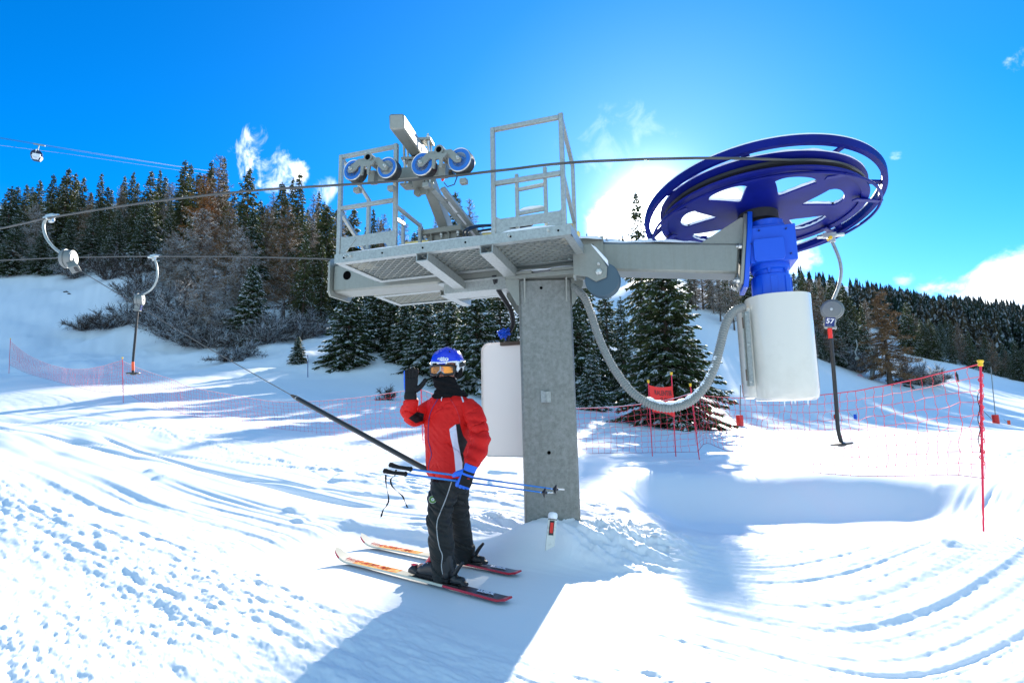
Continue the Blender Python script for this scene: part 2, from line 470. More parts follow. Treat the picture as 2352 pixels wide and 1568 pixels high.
def detail(x, y):
    r = np.hypot(x, y)
    near = 1 - sstep(r, 14, 34)
    q = lane(x, y)
    big = .02 * fbm(x * .9, y * .9, 2) + .06 * fbm(x * .22 + 9, y * .22, 2) * sstep(r, 5, 12)
    # ski tracks along the lane
    inl = sstep(q, -1.5 - 1.6 * sstep(-x, 1.5, 4) - 1.4 * sstep(x, .6, 1.6), -.7 - 1.2 * sstep(-x, 1.5, 4) - 1.0 * sstep(x, .6, 1.6)) * (1 - sstep(q, .9, 1.8))
    s_along = x * .35
    rx = sstep(x, .4, 1.8)
    tr = 1.5 * (.020 * (1 - .85 * rx) * fbm(q * 5.5, s_along * .6, 2) + .014 * (1 - sstep(r, 9, 15)) * fbm(q * 15, s_along * .9 + 3, 2) + .007 * (1 - sstep(r, 4, 7.5)) * fbm(q * 36, s_along * 1.2 + 8, 2) + .004 * fbm((y + .35 * x) * 24, x * .5, 2) * rx)
    tr2 = .035 * fbm(q * 3.2, s_along * .5 + 31, 3, .6)
    # churned snow, lumps
    lum = fbm((x + .5 * q) * 5 + 3, q * 13, 4, .62); lum2 = fbm(x * 30, q * 36 + 4, 3, .6)
    ch = sstep(fbm(x * .45 + 40, y * .45 + 3, 3), -.10, .28)
    berm = np.exp(-((q + 2.05) / .55) ** 2) * (.6 + .4 * sstep(vnoise(x * .6, y * .6), -.2, .3))
    berm2 = np.exp(-((q - 2.1) / .45) ** 2) * sstep(x, -14, -4) * .8
    leftch = sstep(-x, 1.0, 3.0) * (1 - sstep(y, 6.5, 9)) * sstep(-q, -.2, .9)
    hol = sstep(y, 4.8, 5.6) * (1 - sstep(y, 8.6, 9.6)) * sstep(x, .9, 1.8) * (1 - sstep(x, 6.5, 8))
    z = big + near * (inl * tr * (1 - .30 * rx) + (1 - inl) * (1 - .8 * hol) * tr2 * .6)
    rough = (1 - .9 * hol) * (1 - .9 * inl) * (.12 + .88 * ch) * (1 - .78 * sstep(y, 4.9, 6.4))
    z = z + near * rough * (.0095 * lum + .0045 * lum2 * (1 - sstep(r, 5, 9))) + near * .003 * lum2 * (1 - sstep(r, 5, 9))
    z = z + near * (.06 * berm + .04 * berm2 * (1 + lum) * (1 - hol) + berm * .02 * lum)
    z = z + near * leftch * .006 * np.maximum(lum, -.1)
    # snow lumps thrown up at random
    l3 = vnoise(x * 3.1 + 11, y * 3.1 + 5); z = z + near * .035 * sstep(l3, .40, .48) * (1 - inl) * (.3 + ch) * sstep(y, 5.0, 6.5)
    # the cat-track corduroy arcs behind the left fence and the long thin ski lines
    arc = np.hypot(x + 17, (y - 7) * 1.25); w = np.exp(-((x + 11) / 5) ** 2) * sstep(y, 7, 10) * (1 - sstep(y, 17, 21))
    z = z + .035 * w * np.abs(np.sin(arc * 2.2)) ** 6 * -1
    for (m_, c_, wd, dep, x0, x1) in [(-.42, 7.2, .03, .03, -14, .2), (-.50, 6.2, .04, .035, -14, -1.), (-.36, 9.2, .03, .03, -14, .4), (-.62, 5.6, .05, .05, -9, -1.4), (-.30, 10.6, .035, .03, -9, 4)]:
        dl = (y - (c_ + m_ * x + .25 * np.sin(x * .35 + c_))); z = z - dep * np.exp(-(dl / wd) ** 2) * sstep(x, x0, x0 + 1) * (1 - sstep(x, x1 - 1, x1))
    for (fx, fy) in [(-2.6, 6.3), (-1.75, 5.7), (-2.3, 5.9), (-5.2, 7.9), (-5.6, 8.3), (-1.2, 6.4), (-.2, 5.6), (1.2, 6.0), (2.4, 5.6), (3.0, 6.4), (3.7, 4.7), (4.3, 5.9), (5.2, 5.3)]:
        z = z + .035 * np.exp(-(((x - fx) / .10) ** 2 + ((y - fy) / .11) ** 2) ** 1.5)
    # mound round the tower foot, hollow behind it, bank in the right foreground
    z = z + .26 * np.exp(-(((x - .25) / .48) ** 2 + ((y - 4.62) / .33) ** 2)) + .16 * np.exp(-(((x - .95) / .5) ** 2 + ((y - 4.75) / .45) ** 2)) * (1 + .8 * lum)
    z = z + .10 * np.exp(-(((x + .35) / .6) ** 2 + ((y - 5.5) / .4) ** 2)) * (1 + .6 * lum)
    yb = 8.7 - .10 * (x - 3.4) ** 2 + .25 * np.sin(x * 1.3)      # a scooped hollow whose far wall turns its back to the sun
    z = z - .20 * (1 - sstep(y, 2.4, 4.7)) * sstep(x, .7, 2.2)
    z = z - .47 * (1 - sstep(y, yb - 1.35, yb)) * sstep(y, 4.6, 6.9) * sstep(x, 1.1, 2.4) * (1 - sstep(x, 5.2, 7.0))
    z = z + .13 * sstep(-(q + 1.1 + .35 * np.sin(x * 1.1)), -.1, .35) * sstep(x, .2, 1.6) * (1 + .5 * lum) * near
    # far slopes: soft bumps, gullies on the hills
    far = sstep(r, 30, 70)
    z = z + far * .9 * fbm(x * .06, y * .06, 4) + sstep(r, 150, 300) * 4 * sstep(x, 20, 90) * fbm(x * .012 + 4, y * .012, 4)
    mid = sstep(r, 28, 40) * (1 - sstep(r, 70, 100)) * sstep(-x, -2, 4)
    z = z + mid * .55 * fbm(x * .4, y * .4, 4)
    return z


SKI = nrm([-.80, .60, 0])


def zground(x, y):
    x = np.asarray(x, float); y = np.asarray(y, float)
    z = base_z(x, y); d = detail(x, y)
    # packed flat where the skis stand
    px_, py_ = x + .50, y - 4.05
    al = px_ * SKI[0] + py_ * SKI[1]; ac = -px_ * SKI[1] + py_ * SKI[0]
    w = sstep(2.0 - np.abs(al - .2), 0, .6) * sstep(.90 - np.abs(ac), 0, .5)
    return z * (1 - w) + w * .20 + d * (1 - w * .94)


def gz(x, y): return float(zground(np.array([x]), np.array([y]))[0])


def make_ground():
    ph = np.concatenate([np.linspace(-180, -56, 42)[:-1], np.linspace(-56, -50, 20)[:-1], np.linspace(-50, 50, 940), np.linspace(50, 56, 20)[1:], np.linspace(56, 180, 42)[1:]])
    ph = np.radians(ph)
    r = [.0, .6, 1.1, 1.6]
    while r[-1] < 1.9: r.append(r[-1] * 1.02)
    while r[-1] < 9: r.append(r[-1] * 1.0036)
    while r[-1] < 45: r.append(r[-1] * 1.0085)
    while r[-1] < 2600: r.append(r[-1] * 1.03)
    r = np.array(r)
    R, P = np.meshgrid(r, ph, indexing='ij')
    X = R * np.sin(P); Y = R * np.cos(P); Z = zground(X, Y)
    n, k = R.shape
    v = np.stack([X, Y, Z], -1).reshape(-1, 3)
    i = np.arange(n - 1)[:, None]; j = np.arange(k - 1)[None]
    a = (i * k + j).ravel(); f = np.stack([a, a + 1, a + k + 1, a + k], -1)
    me = bpy.data.meshes.new('snow_ground')
    me.vertices.add(len(v)); me.vertices.foreach_set('co', v.ravel())
    me.loops.add(f.size); me.loops.foreach_set('vertex_index', f.ravel())
    me.polygons.add(len(f)); me.polygons.foreach_set('loop_start', np.arange(len(f)) * 4); me.polygons.foreach_set('loop_total', np.full(len(f), 4))
    me.polygons.foreach_set('use_smooth', np.ones(len(f), bool))
    me.update(); me.validate()
    me.materials.append(M['snow'])
    o = bpy.data.objects.new('ground', me); COL.objects.link(o)
    tag(o, 'white snow slope with ski tracks rising to wooded hills', None, None, 'structure')


make_ground()

# ------------------------------------------------------------------ trees
def quads_to_mesh(name, parts, mats):
    """parts: list of (verts (N,k,3), material index), every face has k corners"""
    vs, ls, lt, mi = [], [], [], []; off = 0
    for V, m in parts:
        N, k, _ = V.shape
        vs.append(V.reshape(-1, 3)); ls.append(np.arange(N * k) + off); lt.append(np.full(N, k)); mi.append(np.full(N, m)); off += N * k
    v = np.concatenate(vs); l = np.concatenate(ls); lt = np.concatenate(lt); mi = np.concatenate(mi)
    me = bpy.data.meshes.new(name)
    me.vertices.add(len(v)); me.vertices.foreach_set('co', v.ravel().astype(np.float32))
    me.loops.add(len(l)); me.loops.foreach_set('vertex_index', l.astype(np.int32))
    me.polygons.add(len(lt)); st = np.concatenate([[0], np.cumsum(lt)[:-1]])
    me.polygons.foreach_set('loop_start', st.astype(np.int32)); me.polygons.foreach_set('loop_total', lt.astype(np.int32))
    me.polygons.foreach_set('material_index', mi.astype(np.int32)); me.update()
    for q in mats: me.materials.append(M[q])
    return me


def blades(base, d, wid, taper=.35):
    return np.stack([base - wid, base + wid, base + d + wid * taper, base + d - wid * taper], 1)


def nr(v): return v / (np.linalg.norm(v, axis=-1, keepdims=True) + 1e-9)


def spruce_mesh(seed, H=10., R=2.1, droop=.5, snow=.5, dens=1.0, z0=.05, gaps=.12, columnar=False, wh=1.0):
    g = np.random.RandomState(seed)
    B, D, Wd, SB, SD, SW, LB = [], [], [], [], [], [], []
    nwh = int((34 * H / 10 + 14) * wh)
    for i in range(nwh):
        t = z0 + (1 - z0) * (i + g.rand() * .6) / nwh
        if t > .985: continue
        prof = (1 - t) ** (.85 if not columnar else .45) * (1.0 if t > .12 else .75 + t * 2)
        nb = g.randint(5, 9)
        a0 = g.rand() * 6.28
        for b in range(nb):
            if g.rand() < gaps: continue
            an = a0 + b * 6.283 / nb + g.randn() * .25
            L = R * prof * (.62 + .55 * g.rand()) + .12
            if g.rand() < .08: L *= 1.25
            h = np.array([math.cos(an), math.sin(an), 0.])
            up = .35 * (t - .45) + .1 * g.randn() * .5
            nt_ = max(5, int(L / .085 * dens))
            s = np.sort(g.rand(nt_)) * .92 + .08
            z = H * t + L * (up * s - droop * s ** 1.6 * (1 - t * .6) + droop * .38 * s ** 4)
            P = h[None] * (L * s)[:, None]; P[:, 2] = z
            side = np.array([-h[1], h[0], 0.])
            sg = np.where(g.rand(nt_) < .5, -1, 1)[:, None]
            tl = (.16 + .30 * L * (1.05 - s)) * (.6 + .7 * g.rand(nt_)); tl = np.clip(tl, .10, .62)
            dr = nr(h[None] * (.55 + .5 * g.rand(nt_)[:, None]) + side[None] * sg * (.35 + .7 * g.rand(nt_)[:, None]) + np.stack([0 * s, 0 * s, -.35 - .55 * g.rand(nt_)], -1))
            wv = nr(np.cross(dr, g.randn(nt_, 3) * .6 + side[None] * .4 + np.array([0, 0, .15])))
            w = (.030 + .030 * g.rand(nt_) + .02 * tl)[:, None]
            B.append(P); D.append(dr * tl[:, None]); Wd.append(wv * w)
            ms = g.rand(nt_) < snow
            if ms.any():
                wh = wv * w * 1.05 + nr(np.cross(dr, np.array([0, 0, 1.]))) * .016
                SB.append((P + h[None] * .022 + np.array([0, 0, .022]))[ms]); SD.append((dr * tl[:, None] * (.45 + .4 * g.rand(nt_)[:, None]) + np.array([0, 0, .012]))[ms]); SW.append(wh[ms])
            LB.append(np.stack([[0, 0, H * t], P[nt_ // 2], P[-1]]))
    # leader
    k = int(30); zz = H * (.93 + .07 * g.rand(k)); an = g.rand(k) * 6.28
    B.append(np.stack([0 * zz, 0 * zz, zz], -1)); D.append(np.stack([np.cos(an) * .12, np.sin(an) * .12, .06 + .1 * g.rand(k)], -1)); Wd.append(np.stack([-np.sin(an) * .03, np.cos(an) * .03, 0 * an], -1))
    B, D, Wd = map(np.concatenate, (B, D, Wd))
    parts = [(blades(B, D, Wd), 0)]
    # second, crossed set of needle blades for body
    parts.append((blades(B, D * .9 + g.randn(*D.shape) * .03, np.cross(nr(D), nr(Wd)) * np.linalg.norm(Wd, axis=1)[:, None] * .9), 0))
    if SB: parts.append((blades(*map(np.concatenate, (SB, SD, SW)), .5), 1))
    L3 = []
    for q in LB:
        for a, b in ((q[0], q[1]), (q[1], q[2])):
            L3.append([a - [0, 0, .02], a + [0, 0, .02], b + [0, 0, .012], b - [0, 0, .012]])
    parts.append((np.array(L3), 2))
    return parts


def larch_mesh(seed, H=10., R=2.4, frost=.15, dens=1., up=.05, z0=.12, wtw=.012, upright=False):
    g = np.random.RandomState(seed); Bp, Dp, Wp, F_, L3 = [], [], [], [], []
    nb = int(26 * H ** .75)
    for i in range(nb):
        t = z0 + (1 - z0) * ((i + g.rand()) / nb) ** 1.0
        if t > .99: continue
        L = R * (1 - t) ** .7 * (.5 + .75 * g.rand()) + .1
        an = g.rand() * 6.283; h = np.array([math.cos(an), math.sin(an), 0])
        el = up + .35 * t + .25 * g.randn()
        m = 5; s = np.linspace(0, 1, m); sidev = np.array([-h[1], h[0], 0])
        bend = g.randn() * .18
        P = h[None] * (L * s)[:, None] + sidev[None] * (bend * L * s ** 2)[:, None]; P[:, 2] = H * t + L * (el * s - .28 * s ** 2 + .22 * s ** 3)
        for a, b, w0 in zip(P[:-1], P[1:], (.028, .022, .016, .01)):
            L3.append([a - [0, 0, w0], a + [0, 0, w0], b + [0, 0, w0 * .7], b - [0, 0, w0 * .7]])
            L3.append([a - sidev * w0, a + sidev * w0, b + sidev * w0 * .7, b - sidev * w0 * .7])
        n2 = max(8, int(L * 34 * dens)); sp = g.rand(n2) ** .8
        idx = np.minimum((sp * (m - 1)).astype(int), m - 2); fr = (sp * (m - 1) - idx)[:, None]
        base = P[idx] * (1 - fr) + P[idx + 1] * fr
        d = nr(h[None] * .5 + sidev[None] * g.randn(n2, 1) * .9 + np.stack([0 * sp, 0 * sp, (.25 if upright else -.1) + .55 * g.randn(n2)], -1)) * (.16 + .34 * g.rand(n2, 1) * (1.2 - sp[:, None]) * min(1.6, L))
        wv = nr(np.cross(d, g.randn(n2, 3))) * wtw * (.6 + .8 * g.rand(n2, 1))
        Bp.append(base); Dp.append(d); Wp.append(wv)
        # twiglets off the twigs
        n3 = n2; b3 = base + d * (.3 + .6 * g.rand(n2, 1)); d3 = nr(d + g.randn(n2, 3) * .25) * (.08 + .14 * g.rand(n2, 1))
        Bp.append(b3); Dp.append(d3); Wp.append(nr(np.cross(d3, g.randn(n2, 3))) * wtw * .7)
    B, D, Wd = map(np.concatenate, (Bp, Dp, Wp))
    fm = g.rand(len(B)) < frost * (1.3 - .5 * B[:, 2] / H)
    parts = [(blades(B[~fm], D[~fm], Wd[~fm], .2), 0), (np.array(L3), 2)]
    if fm.any(): parts.insert(1, (blades(B[fm] + [0, 0, .01], D[fm], Wd[fm] * 1.25, .35), 1))
    return parts


def bush_mesh(seed, H=1.6, R=1.3, n=26, frost=.25, wtw=.010):
    g = np.random.RandomState(seed); Bp, Dp, Wp = [], [], []
    for i in range(n):
        an = g.rand() * 6.283; lean = g.rand() ** .7 * 1.0
        h = np.array([math.cos(an) * lean * R, math.sin(an) * lean * R, H * (1.15 - .55 * lean) * (.6 + .5 * g.rand())])
        b0 = np.array([math.cos(an), math.sin(an), 0]) * .15 * R * g.rand()
        m = 6; s = np.linspace(0, 1, m)[:, None]; P = b0 + h * s + np.array([0, 0, -.3 * R * lean]) * s ** 2.2 + g.randn(3) * .12 * s ** 2
        for a, b in zip(P[:-1], P[1:]):
            for q in range(2):
                Bp.append(a[None]); Dp.append((b - a)[None]); Wp.append(nr(np.cross(b - a, g.randn(3)))[None] * wtw * 1.5)
        n2 = 70; sp = g.rand(n2) ** .7; idx = np.minimum((sp * (m - 1)).astype(int), m - 2); fr = (sp * (m - 1) - idx)[:, None]
        base = P[idx] * (1 - fr) + P[idx + 1] * fr
        d = nr(nr(h)[None] * .8 + g.randn(n2, 3) * .55) * (.14 + .42 * g.rand(n2, 1)) * min(1.2, H)
        Bp.append(base); Dp.append(d); Wp.append(nr(np.cross(d, g.randn(n2, 3))) * wtw)
        b3 = base + d * .6; d3 = nr(d + g.randn(n2, 3) * .3) * .16
        Bp.append(b3); Dp.append(d3); Wp.append(nr(np.cross(d3, g.randn(n2, 3))) * wtw * .8)
    B, D, Wd = map(np.concatenate, (Bp, Dp, Wp)); fm = g.rand(len(B)) < frost
    parts = [(blades(B[~fm], D[~fm], Wd[~fm], .3), 0)]
    if fm.any(): parts.append((blades(B[fm] + [0, 0, .008], D[fm], Wd[fm] * 1.3, .5), 1))
    return parts


def trunk_obj(H, r, root, lean=0., seed=0, top=.97, name='trunk'):
    g = random.Random(seed); mb = MB(); pts = []
    for i in range(9):
        t = i / 8; pts.append((lean * t * t + g.uniform(-.012, .012) * H * .3, g.uniform(-.012, .012) * H * .3, H * top * t - .5 * (i == 0)))
    mb.tube(pts, [r * (1.25 if i == 0 else 1) * (1 - i / 8 * .93) for i in range(9)], 9)
    me_o = mb.build(name, 'wood', root)
    return me_o


PROTO = {}


def proto_tree(key, name, parts, mats, H, r, trunk=True, lean=0.):
    root = empty(name, (0, 0, 0)); 
    me = quads_to_mesh('crown', parts, mats); c = bpy.data.objects.new('crown', me); COL.objects.link(c); attach(c, root)
    if trunk: trunk_obj(H, r, root, lean, sum(map(ord, key)))
    PROTO[key] = [root, False, H]


SPM = ['needle', 'snowtw', 'wood']; SPM2 = ['needle2', 'snowtw', 'wood']
proto_tree('s0', 'spruce_tree', spruce_mesh(1, 10, 2.5, .5, .42, 1.3), SPM, 10, .17)
proto_tree('s1', 'spruce_tree', spruce_mesh(2, 10, 2.2, .6, .25, gaps=.2), SPM2, 10, .17)
proto_tree('s2', 'spruce_tree', spruce_mesh(3, 10, 1.8, .45, .2, gaps=.25), SPM2, 10, .15)
proto_tree('s3', 'spruce_tree', spruce_mesh(4, 10, 1.5, .35, .12, gaps=.1, columnar=True), SPM2, 10, .18)
proto_tree('big', 'spruce_tree', spruce_mesh(5, 8.4, 2.35, .60, .40, 1.9, .03, .04, wh=1.35), SPM, 8.4, .20)
proto_tree('frosty', 'spruce_tree', spruce_mesh(6, 5, 1.6, .45, .72, 2.0, .04, .06, wh=1.25), SPM, 5, .09)
proto_tree('small', 'spruce_tree', spruce_mesh(7, 5, 1.75, .48, .55, 1.8, .03, .04, wh=1.25), SPM, 5, .09)
LM = ['larch', 'frost', 'wood']; LMG = ['larchg', 'frost', 'wood']; LMO = ['larcho', 'frost', 'wood']
proto_tree('l0', 'larch_tree', larch_mesh(11, 10, 2.3, .12, .9), LM, 10, .14)
proto_tree('l1', 'larch_tree', larch_mesh(12, 10, 2.0, .18, .8), LMG, 10, .13)
proto_tree('lo', 'larch_tree', larch_mesh(13, 9, 2.0, .05, 1.1), LMO, 9, .13)
proto_tree('lf', 'larch_tree', larch_mesh(14, 8, 2.9, .34, 1.25, .15, .06, .013), LMG, 8, .13)
proto_tree('lb', 'larch_tree', larch_mesh(15, 7.6, 2.0, .03, 1.5, -.25, .10, .016), LM, 7.6, .16)


def copy_tree(key, x, y, H, rot, label, cat, group=None, lean=0., sx=1., sink=.0):
    P = PROTO[key]; src = P[0]
    if not P[1]: r = src; P[1] = True
    else:
        r = src.copy(); COL.objects.link(r)
        for ch in src.children:
            c = ch.copy(); COL.objects.link(c); c.parent = r; c.matrix_parent_inverse = ch.matrix_parent_inverse.copy()
    for k in list(r.keys()): del r[k]
    tag(r, label, cat, group)
    s = H / P[2]; r.scale = (s * sx, s * sx, s); r.rotation_euler = (lean, 0, rot)
    r.location = (x, y, gz(x, y) - .05 - sink)
    return r


def plant(key, px, ybase, ytop, Y, label, cat='tree', group=None, sx=1., lean=0., rot=None):
    """a tree whose foot is at bearing px and distance Y, its height read off the photo"""
    p = at(px, ybase, Y); z = gz(p[0], p[1]); top = at(px, ytop, Y)[2]
    return copy_tree(key, p[0], p[1], max(.6, top - z), rr.uniform(0, 6.28) if rot is None else rot, label, cat, group, lean, sx)


rr = random.Random(5)
# --- the wood on the left slope: (kind, bearing, top, distance, width factor, label)
G1 = 'conifers standing on the left slope'
LEFT = [
    ('s1', -60, 420, 66, 1, None), ('s0', 5, 428, 62, 1.1, None), ('s2', 40, 425, 70, 1, None), ('lf', 72, 470, 60, 1, None), ('s2', 70, 415, 74, 1.1, None),
    ('s2', 100, 402, 68, .9, None), ('s1', 134, 388, 70, .95, 'tall double-tipped dark spruce below the gondola'), ('s2', 152, 398, 71, .8, None), ('s0', 25, 500, 58, 1.2, None),
    ('s0', 90, 520, 58, 1.2, None), ('s1', 172, 408, 69, .8, None), ('l0', 190, 440, 66, .8, None), ('s2', 213, 398, 72, .75, None), ('s0', 150, 500, 58, 1.2, None), ('s0', 205, 470, 60, 1, None),
    ('s2', 240, 435, 66, .8, None), ('l1', 262, 425, 70, .9, None), ('s1', 268, 405, 72, .7, None), ('s2', 288, 395, 74, .9, None), ('s0', 262, 480, 58, 1.05, None), ('s1', 300, 420, 68, .8, None),
    ('s1', 330, 393, 66, .95, None), ('s2', 350, 390, 70, .7, None), ('s0', 325, 460, 56, 1.1, 'broad snow-laden spruce in the middle of the left wood'), ('l1', 375, 420, 70, .8, None), ('s1', 382, 460, 60, .7, None),
    ('s2', 408, 370, 64, 1.0, 'tall pointed dark spruce beside the orange larch, tip against the sky'), ('s2', 422, 378, 66, .8, None), ('lo', 455, 402, 62, 1.1, 'bright orange larch high in the left wood'), ('l0', 490, 356, 64, .85, 'tallest brown tree of the left skyline, thin and ragged'),
    ('s2', 470, 372, 66, .8, None), ('s2', 500, 362, 68, .6, None), ('lf', 455, 480, 50, 1.25, None), ('l0', 520, 470, 50, .95, None), ('s2', 430, 500, 54, 1.1, None), ('lf', 395, 530, 50, 1.1, None),
    ('s2', 561, 388, 58, 1.15, 'dark spruce with a sky gap on either side, right of the tallest brown tree'), ('s0', 575, 480, 54, 1.0, None), ('l0', 610, 470, 56, .9, None), ('s3', 600, 470, 62, .9, None), ('s2', 640, 420, 58, 1.0, None), ('l1', 620, 440, 64, .8, None),
    ('s2', 680, 398, 60, .8, 'twin-tipped spruce standing just behind the haul rope'), ('s2', 664, 410, 62, .7, None), ('l0', 655, 470, 46, 1.15, 'large brown larch with spreading twigs, right end of the left wood'), ('s2', 690, 480, 50, 1.0, None), ('l1', 715, 445, 60, .8, None), ('s2', 727, 440, 64, .7, None),
    ('s3', 748, 470, 52, 1.15, 'narrow dark column-shaped pine left of the lift platform'), ('s2', 700, 540, 42, 1.0, None), ('l1', 560, 560, 44, 1.2, None), ('s2', 740, 560, 46, 1, None),
    ('s1', 810, 480, 60, 1.2, None), ('s0', 790, 560, 50, 1.1, None), ('s0', 825, 580, 48, 1, None), ('l1', 780, 470, 66, 1, None), ('s2', 855, 480, 66, .8, None), ('l0', 880, 490, 68, .8, None), ('s2', 900, 530, 62, 1.1, None), ('l1', 925, 480, 68, .8, None), ('s0', 880, 580, 52, 1.1, None), ('s2', 840, 520, 60, 1, None),
    ('s3', 1046, 438, 72, .75, 'dark leaning pine seen between the two platform cages'), ('l0', 1080, 455, 74, .8, 'bare brown larch right of the dark pine, behind the platform'), ('l1', 1000, 500, 72, .8, None), ('s2', 970, 520, 70, .8, None), ('l1', 1110, 520, 76, .8, None), ('s0', 1030, 560, 66, 1, None), ('s0', 940, 590, 54, 1.2, None),
    ('s0', 990, 600, 58, 1.2, None), ('s0', 1075, 600, 60, 1.2, None), ('s0', 1130, 590, 64, 1.1, None)]
for (k, px, top, Y, sx, lab) in LEFT:
    dflt = {'s': 'dark frost-dusted spruce in the wood on the left slope', 'l': 'brown leafless larch in the wood on the left slope'}[k[0]]
    if k == 'lo' and not lab: dflt = 'rusty orange larch among the spruces on the left slope'
    if k == 'lf' and not lab: dflt = 'wide larch grey with hoar frost in the left wood'
    plant(k, px, 620, top, Y, lab or dflt, 'tree', G1, sx)
plant('lf', 462, 760, 590, 38, 'spreading bare larch thick with white hoar frost at the foot of the left wood', 'tree', None, 1.05)
plant('lf', 545, 760, 520, 43, 'frosty grey larch between the white one and the big brown one', 'tree', None, 1.05)
plant('frosty', 573, 790, 610, 39, 'young spruce white with frost at the foot of the left wood', 'tree', None, .95)
plant('small', 684, 822, 772, 33, 'knee-high snow-covered spruce alone on the white bank', 'tree', None, 1.1)
# --- row of snowy spruces behind the skier and the mast
G2 = 'snowy spruces along the foot of the slope'
for i, (k, px, base, top, Y, sx, lab) in enumerate([
    ('small', 800, 818, 655, 33, 1.15, 'snow-dusted spruce at the left end of the low row, under the platform'), ('small', 862, 810, 640, 36, .9, None), ('small', 905, 815, 640, 36, 1.0, None), ('frosty', 975, 845, 672, 32, 1.0, 'frosted spruce directly above the waving hand'),
    ('small', 930, 830, 690, 34, 1.0, None), ('frosty', 1035, 870, 690, 30, 1.1, 'frosted spruce just behind the blue helmet'), ('s0', 1020, 850, 600, 38, 1.0, None), ('frosty', 1095, 885, 650, 28, 1.05, 'frosted spruce behind the white cabinet'), ('s0', 1080, 850, 600, 37, 1.0, None),
    ('s0', 1150, 890, 610, 30, 1.0, None), ('s0', 950, 830, 600, 42, 1.1, None), ('s0', 1215, 900, 600, 34, 1.0, None), ('s0', 1290, 900, 600, 36, 1.0, None), ('s0', 1345, 915, 590, 30, .95, 'spruce with sunlit edge just right of the mast'),
    ('frosty', 1362, 928, 808, 24, .95, 'small white-frosted spruce at the right foot of the mast'), ('s0', 1400, 915, 625, 31, .8, None), ('small', 1330, 905, 700, 27, 1.0, None), ('s0', 1435, 900, 680, 28, .85, None), ('small', 1175, 905, 740, 27, 1.1, None)]):
    plant(k, px, base, top, Y, lab or 'dark snowy spruce in the low row behind the mast', 'tree', G2, sx)
plant('big', 1540, 966, 568, 20, 'largest nearest spruce, drooping boughs edged with snow, behind the red banner', 'tree', None, 1.18, rot=.5)
plant('s1', 1479, 800, 440, 44, 'lone spruce whose tip rises beside the sun left of the blue wheel', 'tree', None, .7)
# --- woods behind the right-hand slope
G3 = 'trees along the upper edge of the right slope'
R_ = random.Random(9)
for i in range(34):
    px = 1590 + i * 12.5 + R_.uniform(-8, 8)
    base = np.interp(px, [1590, 1700, 1860, 2020], [722, 745, 795, 840])
    top = np.interp(px, [1590, 1700, 1840, 1930, 2010], [590, 600, 625, 650, 700]) + R_.uniform(-18, 26)
    k = R_.choice(['s0', 's1', 's2', 'l0', 'l1', 'l1', 's1'])
    plant(k, px, base, top, R_.uniform(56, 66), ('dark spruce' if k[0] == 's' else 'bare brown larch') + ' in the wood above the right-hand slope', 'tree', G3, R_.uniform(.8, 1.1))
for px, base, top, Y, k in [(1655, 735, 600, 54, 'l1'), (1690, 800, 610, 52, 'l1'), (1900, 800, 665, 50, 'l0'), (1868, 770, 640, 56, 'l0'), (1945, 780, 700, 54, 's0'), (1925, 820, 745, 50, 'small'), (1962, 790, 735, 56, 'small'), (1985, 800, 748, 56, 'small'), (1886, 830, 760, 50, 'small'), (1850, 800, 690, 54, 's1')]:
    plant(k, px, base, top, Y, ('dark spruce' if k[0] == 's' else 'bare brown larch') + ' in the wood above the right-hand slope', 'tree', G3, .95)
plant('lb', 2044, 872, 664, 46, 'big brown larch standing alone on the right slope with hanging twigs', 'tree', None, 1.25)
for i in range(46):
    px = 2080 + i * 8 + R_.uniform(-6, 6)
    base = np.interp(px, [2080, 2180, 2352, 2450], [800, 835, 868, 880]); top = np.interp(px, [2080, 2130, 2200, 2300, 2450], [700, 722, 748, 790, 800]) + R_.uniform(-14, 22)
    k = R_.choice(['s0', 's1', 's2', 's0', 'l0', 's1'])
    plant(k, px, base, top, R_.uniform(78, 98), ('dark spruce' if k[0] == 's' else 'bare brown larch') + ' at the edge of the far wood on the right', 'tree', 'trees at the edge of the far wood', R_.uniform(.9, 1.2))
# skyline trees between mast and wheel
for i in range(16):
    px = 1345 + i * 9.5 + R_.uniform(-4, 4)
    plant(R_.choice(['s2', 'l1', 's1']), px, 560, 540 + R_.uniform(-6, 8), R_.uniform(150, 190), 'tiny far tree on the skyline above the cross arm', 'tree', 'tiny trees on the skyline', 1.0)


